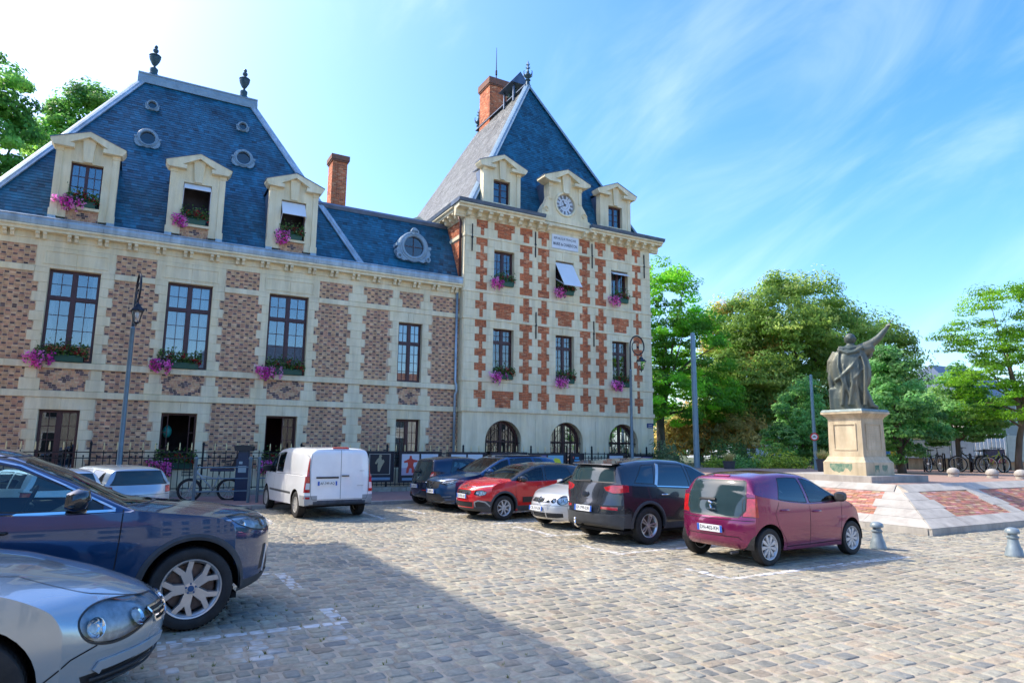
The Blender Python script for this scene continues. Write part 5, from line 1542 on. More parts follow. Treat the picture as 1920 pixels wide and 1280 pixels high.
# statue step, pedestal, figure
PED = M('pedestal_stone', (.54, .43, .27), .85, col2=(.66, .55, .37), vscale=2.5, bump=.3, bscale=30, streak=.3)
m = MB(); m.box(17.35, 20.05, 11.10, 14.0, TH-.02, TH+.18); m.build('statue_step', TERR, terrace)
cx_, cy_ = 18.36, 12.12
ped = thing('statue_pedestal', 'cream stone pedestal with moulded cornice carrying the statue', 'pedestal', (cx_, cy_, TH+.18))
def sq(mb, a, b, z0, z1): mb.add([(-a, -a, z0), (a, -a, z0), (a, a, z0), (-a, a, z0), (-b, -b, z1), (b, -b, z1), (b, b, z1), (-b, b, z1)], [(0, 1, 5, 4), (1, 2, 6, 5), (2, 3, 7, 6), (3, 0, 4, 7), (4, 5, 6, 7), (3, 2, 1, 0)])
m = MB(); sq(m, .66, .66, 0, .36); sq(m, .655, .60, .362, .43); sq(m, .60, .56, .432, .52); m.build('base', PED, ped)
m = MB(); sq(m, .535, .52, .522, 1.60); m.build('die', PED, ped)
m = MB(); sq(m, .53, .56, 1.602, 1.66); sq(m, .57, .64, 1.662, 1.74); sq(m, .655, .655, 1.742, 1.80); m.build('cornice', PED, ped)
m = MB(); sq(m, .66, .62, 1.802, 1.87); m.build('bronze_plinth', M('verdigris', (.12, .17, .16), .6, col2=(.25, .32, .30), vscale=5), ped)
for rz in (0, -90):
    m = MB(); y0, y1 = -.548, -.530
    m.box(-.36, -.33, y0, y1, .70, 1.46); m.box(.33, .36, y0, y1, .70, 1.46); m.box(-.33, .33, y0, y1, 1.43, 1.46); m.box(-.33, .33, y0, y1, .70, .73)
    o = m.build('panel_moulding', PED, ped); o.rotation_euler = (0, 0, R(rz))
m = MB()
for k in range(9): m.box(-.26+.03*(k % 3), .26-.02*((k*2) % 4), -.5335, -.530, 1.36-k*.068, 1.375-k*.068)
m.build('worn_inscription', STONE_W, ped)
STAIN = M('green_stain', (.05, .16, .11), .8, col2=(.30, .34, .22), vscale=9)
for rz, xs in ((-90, (-.45, .25)), (0, (-.25, -.05)), (0, (.1, .35))):
    m = MB(); r_ = random.Random(int(rz+xs[0]*100)); n = 10; top = .33 if xs[1]-xs[0] > .4 else .30
    pts = [(xs[0]+(xs[1]-xs[0])*i/n, top-.02*r_.random()) for i in range(n+1)]+[(xs[1]-(xs[1]-xs[0])*i/n, .05+.16*r_.random()) for i in range(n+1)]
    m.prism(pts, -.6625, -.658, 'y'); o = m.build('algae_stain', STAIN, ped); o.rotation_euler = (0, 0, R(rz))

def make_statue():
    m = MB()
    secs = [(.00, -.50, .50, .36), (.10, -.52, .47, .36), (.33, -.55, .40, .36), (.50, -.52, .34, .35), (.62, -.46, .34, .35), (.75, -.45, .42, .36), (.96, -.52, .48, .37), (1.21, -.55, .50, .36), (1.46, -.54, .47, .34), (1.62, -.47, .43, .31), (1.76, -.38, .38, .27), (1.86, -.24, .30, .21), (1.92, -.12, .16, .14), (1.97, -.08, .10, .10)]
    n = 56; vs = []
    Z = np.linspace(0, 1.97, 44)
    S_ = np.array(secs)
    for z in Z:
        l, r_, d = [np.interp(z, S_[:, 0], S_[:, k]) for k in (1, 2, 3)]
        c = (l+r_)/2; hw = (r_-l)/2
        amp = np.interp(z, [0, .3, 1.3, 1.75, 1.9], [.15, .13, .10, .05, 0])
        for k in range(n):
            a = 2*pi*k/n
            fold = 1+amp*(.55*sin(9*a+.7*sin(z*2.2))+.45*sin(5*a+1.3+z*1.1))
            vs.append((c+hw*cos(a)*fold, d*sin(a)*fold, z))
    fs = []
    for i in range(len(Z)-1):
        for k in range(n): fs.append((i*n+k, i*n+(k+1) % n, (i+1)*n+(k+1) % n, (i+1)*n+k))
    fs.append(tuple(range(n))[::-1]); fs.append(tuple(range((len(Z)-1)*n, len(Z)*n)))
    m.add(vs, fs)
    # head with hair, ears, nose turned away, neck
    m.sphere((.02, .02, 2.10), (.135, .155, .175), 24, 16); m.sphere((.02, -.02, 2.13), (.15, .155, .165), 24, 14); m.tube([(.02, .0, 1.88), (.02, .01, 2.02)], .085, 12)
    for k in range(22):
        a = k*2.4; t_ = .2+.9*(k/22); m.sphere((.02+.14*cos(a)*cos(t_), -.01+.145*sin(a)*cos(t_), 2.08+.17*sin(t_)), .045, 8, 6)
    m.sphere((-.125, .02, 2.07), (.02, .035, .05), 8, 6); m.sphere((.165, .02, 2.07), (.02, .035, .05), 8, 6); m.sphere((.03, .17, 2.06), (.025, .04, .04), 8, 6)
    # raised arm with sleeve, hand and pointing finger
    m.tube([(.28, 0, 1.80), (.45, .03, 1.88), (.60, .05, 1.97), (.78, .07, 2.12), (.93, .09, 2.31), (1.00, .10, 2.40)], [.15, .14, .12, .10, .075, .055], 14)
    m.tube([(.34, .0, 1.76), (.48, .03, 1.80), (.60, .04, 1.86)], [.17, .165, .135], 14)
    m.tube([(.50, .03, 1.75), (.53, .03, 1.62), (.50, .02, 1.50)], [.09, .07, .03], 10); m.tube([(.60, .04, 1.83), (.64, .04, 1.72)], [.06, .025], 8)
    m.sphere((1.03, .105, 2.45), (.055, .035, .075), 12, 8)
    m.tube([(1.04, .10, 2.48), (1.12, .11, 2.58), (1.19, .115, 2.67)], [.022, .02, .014], 8)
    for k in range(3): m.tube([(1.05+.01*k, .085-.03*k, 2.48-.015*k), (1.095, .07-.03*k, 2.52-.02*k), (1.09, .09-.02*k, 2.47-.02*k)], [.019, .018, .016], 8)
    m.tube([(1.0, .12, 2.43), (.99, .15, 2.49), (1.02, .15, 2.53)], [.02, .019, .015], 8)
    m.tube([(1.09, .10, 2.54), (1.30, .12, 2.79)], [.02, .014], 6)
    # cloak over the other arm, stump and trailing leg
    m.tube([(-.36, .0, 1.72), (-.52, .02, 1.45), (-.56, .06, 1.18), (-.48, .2, 1.08)], [.13, .13, .12, .08], 12); m.tube([(-.50, -.05, 1.35), (-.58, -.05, .95), (-.52, -.05, .45), (-.40, -.06, .03)], [.09, .08, .08, .07], 10)
    m.box(-.64, -.22, -.20, .25, 0, .62); m.sphere((-.43, .02, .60), (.22, .22, .12), 14, 8)
    m.tube([(.18, -.12, .72), (.34, -.16, .40), (.46, -.16, .10), (.60, -.05, .05)], [.16, .12, .10, .07], 12)
    for x0, x1, x2, x3, w_ in ((-.30, -.34, -.22, -.30, .05), (-.12, -.20, -.16, -.02, .04), (.05, -.02, .02, -.10, .055), (.16, .20, .12, .16, .035), (.26, .36, .34, .30, .05)):      # deep hanging folds on the back
        m.tube([(x0, -.25, 1.74), (x1, -.34, 1.25), (x2, -.37, .75), (x3, -.34, .12)], [.02, w_*.8, w_, w_*1.1], 8)
    m.tube([(.30, -.22, 1.70), (.02, -.36, 1.25), (-.30, -.36, .95), (-.46, -.22, .85)], [.04, .05, .05, .04], 8); m.tube([(.40, -.18, 1.35), (.15, -.37, .98), (-.05, -.38, .80)], [.03, .05, .02], 8)
    m.tube([(-.33, -.20, 1.80), (-.05, -.30, 1.66), (.14, -.29, 1.70), (.34, -.18, 1.84)], [.05, .055, .055, .05], 10); m.tube([(-.30, -.16, 1.86), (0, -.24, 1.80), (.30, -.14, 1.88)], [.05, .05, .05], 10)
    o = m.build('statue_tmp', None)
    md = o.modifiers.new('r', 'REMESH'); md.mode = 'VOXEL'; md.voxel_size = .021; md.use_smooth_shade = True
    sm = o.modifiers.new('s', 'SMOOTH'); sm.factor = .5; sm.iterations = 2
    bpy.context.view_layer.update()
    me = bpy.data.meshes.new_from_object(o.evaluated_get(bpy.context.evaluated_depsgraph_get()))
    bpy.data.objects.remove(o)
    me.materials.clear()
    me.materials.append(M('bronze_patina', (.060, .088, .080), .5, metal=.25, col2=(.17, .16, .11), vscale=1.3, bump=.3, bscale=30, stretch=(1.2, 1.2, .55)))
    me.polygons.foreach_set('use_smooth', [True]*len(me.polygons))
    s = inst(me, 'statue', None, (cx_, cy_, TH+.18+1.87), (0, 0, R(-57.5)), (1.0, 1.0, 1.0))
    tag(s, 'bronze statue of a cloaked man seen from behind, arm raised and pointing', 'statue')
make_statue()
# ---------------------------------------------------------------- vehicles
def smooth_poly(pts, ds=.02, sig=.035):
    p = np.array(pts, float)
    d = np.r_[0, np.cumsum(np.linalg.norm(np.diff(p, axis=0), axis=1))]
    n = max(8, int(d[-1]/ds)); s = np.linspace(0, d[-1], n+1)
    q = np.stack([np.interp(s, d, p[:, k]) for k in range(2)], 1)
    k = int(3*sig/(d[-1]/n))+1
    w = np.exp(-.5*((np.arange(-k, k+1)*(d[-1]/n))/sig)**2); w /= w.sum()
    e = np.r_[2*q[:1]-q[k:0:-1], q, 2*q[-1:]-q[-2:-k-2:-1]]
    return np.stack([np.convolve(e[:, j], w, 'valid') for j in range(2)], 1)

def fn(pts, sig=.12):
    """smooth function from (x,value) control points"""
    p = np.array(sorted(pts), float)
    xs = np.linspace(p[0, 0]-.6, p[-1, 0]+.6, 500)
    v = np.interp(xs, p[:, 0], p[:, 1])
    st = xs[1]-xs[0]; k = int(3*sig/st)+1
    w = np.exp(-.5*((np.arange(-k, k+1)*st)/sig)**2); w /= w.sum()
    v = np.convolve(np.r_[np.full(k, v[0]), v, np.full(k, v[-1])], w, 'valid')
    return lambda x: np.interp(x, xs, v)

class Car:
    def __init__(s, S):
        s.S = S
        prof = smooth_poly(S['prof'], .032, S.get('sig', .035))
        x, z = prof[:, 0], prof[:, 1]
        W = fn(S['plan'], .10); belt = fn(S['belt'], .08); sill = fn(S['sill'], .05)
        kz = fn(S.get('kz', [(.15, .94), (.3, .975), (.55, 1.0), (.8, .995), (1.05, .965), (1.3, .95)]), .06)
        cow, rg = S['cowl'], S['tail']            # x of windscreen base, x of rear glass base
        zr = z.max(); tum = S.get('tumble', .20); crown = S.get('crown', .05)
        xm, xn = x.max(), x.min()
        im, ir = int(np.argmax(x)), int(np.argmin(x))
        rf, rr = S.get('rf', .30), S.get('rr', .22)
        s.side = lambda X, Z: W(X)*kz(Z)
        NU, NG, NS = 9, 6, 12
        rings = []
        fl = S.get('fillet', .05)
        wscale = S.get('endw', .97)
        for i in range(len(prof)):
            xi, zi = x[i], z[i]
            df = rf*max(0, min(1, (xi-(xm-S.get('fl', .8)))/S.get('fl', .8)))**2
            dr = rr*max(0, min(1, ((xn+S.get('rl', .5))-xi)/S.get('rl', .5)))**2
            ends = i < im or i > ir
            bl = belt(xi)
            g = 0.0
            if not ends and rg-.02 <= xi <= cow+.02:
                g = max(0.0, min(1.0, (zi-bl)/(zr-bl)))
            if i < im:  xs, zb = xm-rf, zi
            elif i > ir: xs, zb = xn+rr, zi
            else: xs, zb = xi-df+dr, (bl if g > 0 else zi)
            xs = min(max(xs, xn+rr), xm-rf)
            cr = crown*(1 if not ends else .3)
            hood = g == 0 and not ends
            if hood: zb = zi-cr*1.0
            else: zb = min(zb, zi)
            ysh = s.side(xs, zb)
            p = S.get('pow', 2.6)
            pts = []
            if g > 0:
                zre = zi-cr*.9; yre = ysh-.035*min(1, g*5)-tum*g
                if zre < zb: zre = zb
            else:
                zre, yre = zb, ysh
            # top strip
            for u in np.linspace(0, 1, NU+1):
                xx = xi-(xi-xs)*u**p if True else xi
                pts.append((xx, u*yre, zi-(zi-zre)*u**2.2))
            # side glass
            xt = xs
            yb = ysh-(.035*min(1, g*5) if g > 0 else 0)
            for t in np.linspace(0, 1, NG+1)[1:]:
                bow = .018*sin(pi*t)*g
                pts.append((xt, yre+(yb-yre)*t+bow, zre+(zb-zre)*t))
            zl = sill(xs) if not ends else zb
            zl = min(zl, zb)
            for t in np.linspace(0, 1, NS+1)[0 if g > 0 else 1:]:
                zz = zb+(zl-zb)*t
                if g > 0 and t == 0: pts.append((xt, ysh, zb-.006)); continue
                pts.append((xt, s.side(xs, zz), zz))
            if not g > 0: pts.insert(NU+1, pts[NU])
            rings.append(pts)
        n = len(rings[0])
        # fillet: relax points near the shoulder/roof edge
        Rr = np.array(rings)
        for it in range(S.get('relax', 2)):
            q = Rr.copy()
            for k in range(NU-1, NU+2): q[:, k] = .25*Rr[:, k-1]+.5*Rr[:, k]+.25*Rr[:, k+1]
            Rr = q
        s.bm = bm = bmesh.new()
        grid = {}
        for i in range(len(Rr)):
            for k in range(n):
                a = Rr[i, k]
                grid[i, k, 1] = bm.verts.new(a)
                grid[i, k, -1] = grid[i, k, 1] if k == 0 else bm.verts.new((a[0], -a[1], a[2]))
        for i in range(len(Rr)-1):
            for k in range(n-1):
                for sg in (1, -1):
                    v = [grid[i, k, sg], grid[i+1, k, sg], grid[i+1, k+1, sg], grid[i, k+1, sg]]
                    if sg < 0: v = v[::-1]
                    u = []
                    for t in v:
                        if t not in u: u.append(t)
                    if len(u) > 2:
                        try: bm.faces.new(u)
                        except ValueError: pass
        bmesh.ops.remove_doubles(bm, verts=bm.verts[:], dist=.0006)
        bmesh.ops.dissolve_degenerate(bm, dist=.0005, edges=bm.edges[:])
        bmesh.ops.recalc_face_normals(bm, faces=bm.faces[:])
        bm.normal_update()
        # make sure normals look outwards
        top = max(bm.faces, key=lambda f: f.calc_center_median().z)
        if top.normal.z < 0: bmesh.ops.reverse_faces(bm, faces=bm.faces[:])
        for f in bm.faces: f.smooth = True
        bm.normal_update()
        s.bvh = BVHTree.FromBMesh(bm)
        s.im, s.ir = im, ir
        s.root = None

    AX = {'R': ((0, 2), 1, -1), 'L': ((0, 2), 1, 1), 'F': ((1, 2), 0, 1), 'B': ((1, 2), 0, -1), 'T': ((0, 1), 2, 1)}
    def cut(s, poly, view, keep=True, lim=None, nmin=.12):
        """cut polygon (in the 2D view) out of the shell; returns a mesh of the piece"""
        (a, b), d, sg = s.AX[view]
        bm = s.bm
        poly = [tuple(p) for p in poly]
        x0, x1 = min(p[0] for p in poly), max(p[0] for p in poly); y0, y1 = min(p[1] for p in poly), max(p[1] for p in poly)
        def ok(f):
            if f.normal[d]*sg < nmin: return False
            c = f.calc_center_median()
            if c[d]*sg < 0 if lim is None else c[d]*sg < lim: return False
            us = [v.co[a] for v in f.verts]; vs = [v.co[b] for v in f.verts]
            return max(us) >= x0 and min(us) <= x1 and max(vs) >= y0 and min(vs) <= y1
        faces = [f for f in bm.faces if ok(f)]
        if not faces: return None
        n = len(poly)
        # work on a small copy of the touched faces, then give the rest back
        tb = bmesh.new(); vm = {}
        for f in faces:
            for v in f.verts:
                if v not in vm: vm[v] = tb.verts.new(v.co)
            try: tb.faces.new([vm[v] for v in f.verts])
            except ValueError: pass
        bmesh.ops.delete(bm, geom=faces, context='FACES')
        for i in range(n):
            p, q = poly[i], poly[(i+1) % n]
            co = [0, 0, 0]; no = [0, 0, 0]
            co[a], co[b] = p; no[a], no[b] = (q[1]-p[1]), -(q[0]-p[0])
            L = sqrt(no[a]**2+no[b]**2)
            if L < 1e-6: continue
            lo = (min(p[0], q[0])-.03, max(p[0], q[0])+.03, min(p[1], q[1])-.03, max(p[1], q[1])+.03)
            loc = []
            for f in tb.faces:
                us = [v.co[a] for v in f.verts]; vs = [v.co[b] for v in f.verts]
                if max(us) >= lo[0] and min(us) <= lo[1] and max(vs) >= lo[2] and min(vs) <= lo[3]: loc.append(f)
            if not loc: continue
            geom = list({v for f in loc for v in f.verts})+list({e for f in loc for e in f.edges})+loc
            bmesh.ops.bisect_plane(tb, geom=geom, dist=1e-5, plane_co=co, plane_no=no)
        def inside(c):
            t = False; j = n-1
            for i in range(n):
                if (poly[i][1] > c[b]) != (poly[j][1] > c[b]) and c[a] < (poly[j][0]-poly[i][0])*(c[b]-poly[i][1])/(poly[j][1]-poly[i][1])+poly[i][0]: t = not t
                j = i
            return t
        vid = {}; V = []; F = []; vb = {}
        for f in tb.faces:
            if inside(f.calc_center_median()):
                q = []
                for v in f.verts:
                    if v not in vid: vid[v] = len(V); V.append(tuple(v.co))
                    q.append(vid[v])
                F.append(q)
            else:
                q = []
                for v in f.verts:
                    if v not in vb: vb[v] = bm.verts.new(v.co)
                    q.append(vb[v])
                try: g = bm.faces.new(q); g.smooth = True; g.normal_update()
                except ValueError: pass
        tb.free()
        return (V, F)
    def piece(s, name, poly, view, mat, parent=None, push=0.0, inset=None, lim=None, nmin=.12):
        r = s.cut(poly, view, lim=lim, nmin=nmin)
        if not r or not r[1]: return None
        m = MB(); m.v, m.f = r
        o = m.build(name, mat, parent or s.root, smooth=True)
        if push:
            (a, b), d, sg = s.AX[view]
            for v in o.data.vertices: v.co[d] += sg*push
        return o
    def mirror(s, poly, view):
        return [(-p[0], p[1]) for p in poly][::-1] if view in 'FB' else poly
    def ray(s, p, view):
        (a, b), d, sg = s.AX[view]
        o = [0, 0, 0]; o[a], o[b] = p; o[d] = sg*6
        dr = [0, 0, 0]; dr[d] = -sg
        h = s.bvh.ray_cast(Vector(o), Vector(dr))
        return h[0], h[1]
    def ribbon(s, name, pts, view, mat, w=.006, off=.002, parent=None, closed=False, th=0.0):
        """thin strip following the shell (shut lines, trims, seals)"""
        if closed: pts = list(pts)+[pts[0]]
        q = []
        for p0, p1 in zip(pts, pts[1:]):
            L = sqrt((p1[0]-p0[0])**2+(p1[1]-p0[1])**2); k = max(1, int(L/.03))
            q += [(p0[0]+(p1[0]-p0[0])*i/k, p0[1]+(p1[1]-p0[1])*i/k) for i in range(k)]
        q.append(pts[-1])
        H = [(h, n) for h, n in (s.ray(p, view) for p in q) if h is not None]
        if len(H) < 2: return None
        m = MB(); L = []
        for i, (h, n) in enumerate(H):
            t = H[min(i+1, len(H)-1)][0]-H[max(i-1, 0)][0]
            c = t.cross(n)
            if c.length < 1e-6: c = Vector((0, 0, 1))
            c.normalize()
            L.append((h+c*w/2+n*off, h-c*w/2+n*off, h+c*w/2+n*(off+th), h-c*w/2+n*(off+th)))
        for A, B in zip(L, L[1:]):
            if (A[0]-B[0]).length > .2: continue
            if th > 0:
                m.quad(A[2], A[3], B[3], B[2]); m.quad(A[0], A[2], B[2], B[0]); m.quad(A[3], A[1], B[1], B[3])
            else: m.quad(A[0], A[1], B[1], B[0])
        m.v = [tuple(v) for v in m.v]
        return m.build(name, mat, parent or s.root, smooth=False)
    def decal(s, name, poly, view, mat, off=.006, thick=.012, parent=None):
        """raised plate lying on the shell; poly in 2D view"""
        H = [s.ray(p, view) for p in poly]
        if any(h[0] is None for h in H): return None
        (a, b), d, sg = s.AX[view]
        n = len(poly); vs = []
        for h, nn in H:
            vs.append(tuple(h-nn*.01))
        for h, nn in H: vs.append(tuple(h+nn*(off+thick)))
        m = MB(); m.add(vs, [tuple(range(n))[::-1], tuple(range(n, 2*n))]+[(i, (i+1) % n, (i+1) % n+n, i+n) for i in range(n)])
        return m.build(name, mat, parent or s.root)
    def finish(s, mat, name='body'):
        bm = s.bm
        bmesh.ops.remove_doubles(bm, verts=bm.verts[:], dist=1e-5)
        me = bpy.data.meshes.new(name)
        bm.to_mesh(me); bm.free()
        me.polygons.foreach_set('use_smooth', [True]*len(me.polygons))
        me.set_sharp_from_angle(angle=R(38))
        me.materials.append(mat)
        return inst(me, name, s.root)

WHEELS = {}
def wheel_parts(key, Rt, rim, width, style, matr=ALLOY, matcap=None):
    if key in WHEELS: return WHEELS[key]
    t = MB(); w = width/2
    t.lathe([(rim*.96, -w*.8), (rim+.008, -w*.92), (rim+(Rt-rim)*.5, -w*1.03), (Rt*.965, -w*.92), (Rt*.99, -w*.78), (Rt, -w*.5), (Rt, w*.5), (Rt*.99, w*.78), (Rt*.965, w*.92), (rim+(Rt-rim)*.5, w*1.03), (rim+.008, w*.92), (rim*.96, w*.8)], n=48, axis='y')
    for k in range(60):      # tread blocks round the shoulder
        a = 2*pi*k/60; da = .028
        for sg in (-1, 1):
            p = []
            for aa in (a-da, a+da):
                for rr, yy in ((Rt+.0035, sg*w*.80), (Rt+.0035, sg*w*.30)): p.append((rr*cos(aa), yy, rr*sin(aa)))
            t.quad(p[0], p[1], p[3], p[2])
    r = MB()
    r.lathe([(rim*.97, -w*.7), (rim*.86, -w*.6), (rim*.86, w*.45), (rim*.93, w*.72), (rim+.004, w*.86), (rim*1.0, w*.93), (rim*.955, w*.90), (rim*.93, w*.80)], n=48, axis='y')
    n, kind_ = style[0], style[1]
    yo = w*.80; hub = rim*.20
    r.lathe([(0, yo*.92), (hub*.5, yo*.94), (hub*.95, yo*.90), (hub, yo*.5)], n=20, axis='y')
    for k in range(n):
        a = 2*pi*k/n+pi/2
        def P(rr, off, y): return (rr*cos(a)-off*sin(a), y, rr*sin(a)+off*cos(a))
        def bar(r0, r1, o0, o1, h0, h1, y0, y1, dp=.03):
            vs = [P(r0, o0-h0, y0), P(r0, o0+h0, y0), P(r1, o1+h1, y1), P(r1, o1-h1, y1)]
            vb = [P(r0, o0-h0*1.25, y0-dp), P(r0, o0+h0*1.25, y0-dp), P(r1, o1+h1*1.25, y1-dp), P(r1, o1-h1*1.25, y1-dp)]
            r.add(vs+vb, [(0, 1, 2, 3), (0, 4, 5, 1), (1, 5, 6, 2), (2, 6, 7, 3), (3, 7, 4, 0)])
        if kind_ == 'single': bar(hub*.8, rim*.95, 0, 0, rim*.10, rim*.075, yo*.90, yo*.98)
        elif kind_ == 'wide': bar(hub*.8, rim*.95, 0, 0, rim*.085, rim*.15, yo*.86, yo*.99)
        elif kind_ == 'double':
            for sg in (-1, 1): bar(hub*.8, rim*.95, sg*rim*.05, sg*rim*.17, rim*.045, rim*.05, yo*.88, yo*.99)
            bar(rim*.80, rim*.93, 0, 0, rim*.12, rim*.16, yo*.90, yo*.97)
        elif kind_ == 'star':
            bar(hub*.8, rim*.60, 0, 0, rim*.14, rim*.18, yo*.86, yo*.94)
            for sg in (-1, 1): bar(rim*.58, rim*.95, sg*rim*.09, sg*rim*.32, rim*.105, rim*.095, yo*.93, yo*.99)
        elif kind_ == 'petal':
            bar(hub*.9, rim*.60, 0, 0, rim*.055, rim*.13, yo*.92, yo*.97, .02); bar(rim*.60, rim*.96, 0, 0, rim*.13, rim*.10, yo*.97, yo*.93, .02)
    d = MB(); d.lathe([(0, -.01), (rim*.80, -.01), (rim*.80, -.03), (0, -.03)], n=30, axis='y')
    b = MB(); b.lathe([(0, -w*.5), (rim*.95, -w*.5)], n=30, axis='y')
    cap = MB(); cap.lathe([(hub*.55, yo*.93), (hub*.52, yo*.99), (0, yo*.995)], n=18, axis='y')
    for k in range(5):
        a = 2*pi*k/5+.3+pi/2
        cap.lathe([(.010, yo*.9), (.010, yo*.945), (0, yo*.945)], (hub*.80*cos(a), 0, hub*.80*sin(a)), 6, 'y')
    WHEELS[key] = (t.mesh('tyre', RUBBER, 40), r.mesh('rim', matr, 30), d.mesh('brake_disc', DISC), b.mesh('wheel_well', DARK), cap.mesh('hub_cap', matcap or BLACKP))
    return WHEELS[key]
def add_wheel(root, key, x, y, side, Rt, steer=0.0, spin=0.0):
    t, r, d, b, c = WHEELS[key]
    e = bpy.data.objects.new('wheel', t); link(e, root)
    e.location = (x, y, Rt); e.rotation_euler = (0, spin, (0 if side > 0 else pi)+steer)
    inst(r, 'rim', e); inst(d, 'brake_disc', e); inst(b, 'wheel_back', e); inst(c, 'hub_cap', e)
    return e

def plate(root, x, z, face, txt, y=0, tilt=0, w=.52, h=.11, blue2=True):
    """number plate facing +x (face=1) or -x (face=-1)"""
    p = MB(); p.box(-.008, 0, -w/2, w/2, -h/2, h/2)
    o = p.build('number_plate', PLATE, root); o.location = (x, y, z); o.rotation_euler = (0, tilt, 0 if face > 0 else pi)
    b = MB(); b.box(-.007, .0012, -w/2, -w/2+.05, -h/2+.001, h/2-.001); b.build('plate_band', PLBLUE, o)
    if blue2:
        b = MB(); b.box(-.007, .0012, w/2-.045, w/2, -h/2+.001, h/2-.001); b.build('plate_band', PLBLUE, o)
    if txt: text_mesh(txt, .092, PLINK, 'plate_lettering', o, (.0015, 0, 0), (R(90), 0, R(90)), .0008, .0006, fit=w-.135)
    return o

def arch_poly(cx, cz, r, n=22, floor=-.1):
    return [(cx+r*cos(a), cz+r*sin(a)) for a in np.linspace(-.25, pi+.25, n)]+[(cx-r*.9, floor), (cx+r*.9, floor)]

def seats(root, xs, w, z0, mat=SEATM):
    for x, ys in xs:
        for y in ys:
            m = MB()
            m.prism([(x-.05, z0), (x+.45, z0), (x+.47, z0+.12), (x+.40, z0+.16), (x+.03, z0+.14), (x-.12, z0+.62), (x-.17, z0+.66), (x-.24, z0+.62), (x-.14, z0+.1)], y-.23, y+.23, 'y')
            m.prism([(x-.15, z0+.66), (x-.10, z0+.70), (x-.13, z0+.86), (x-.20, z0+.87), (x-.22, z0+.70)], y-.13, y+.13, 'y')
            m.build('seat', mat, root, smooth=30)

def mirror_part(root, x, y, z, sg, mat, size=1.0):
    m = MB()
    c = [(-.09, .06), (-.10, -.055), (-.02, -.08), (.07, -.06), (.11, .0), (.09, .07), (0, .09)]
    k = len(c); vs = []
    for t, sc, dx in ((0, .55, .02), (.03, .85, .008), (.10, 1.0, 0), (.18, .95, -.01), (.225, .62, -.035)):
        for a, b in c: vs.append((x+(a*sc*.78+dx)*size, y+sg*t*size, z+b*sc*size))
    fs = [tuple(range(k))]+[tuple(range(4*k, 5*k))[::-1]]
    for i in range(4):
        for j in range(k): fs.append((i*k+j, (i+1)*k+j, (i+1)*k+(j+1) % k, i*k+(j+1) % k))
    m.add(vs, fs)
    o = m.build('door_mirror', mat, root, smooth=50)
    f = MB(); f.box(x-.03*size, x+.05*size, min(y-sg*.10, y+sg*.05), max(y-sg*.10, y+sg*.05), z-.085*size, z-.05*size); f.build('mirror_foot', BLACKP, o)
    return o

def handle(car, x, z, sides, mat, ln=.2):
    for v, sg in sides:
        h, n = car.ray((x, z), v)
        if h is None: continue
        m = MB()
        m.tube([(x-ln/2, h.y-sg*.005, z), (x-ln/2+.02, h.y+sg*.030, z+.003), (x, h.y+sg*.036, z+.004), (x+ln/2-.02, h.y+sg*.030, z+.003), (x+ln/2, h.y-sg*.005, z)], [.012, .014, .015, .014, .012], 6)
        m.build('door_handle', mat, car.root, smooth=True)

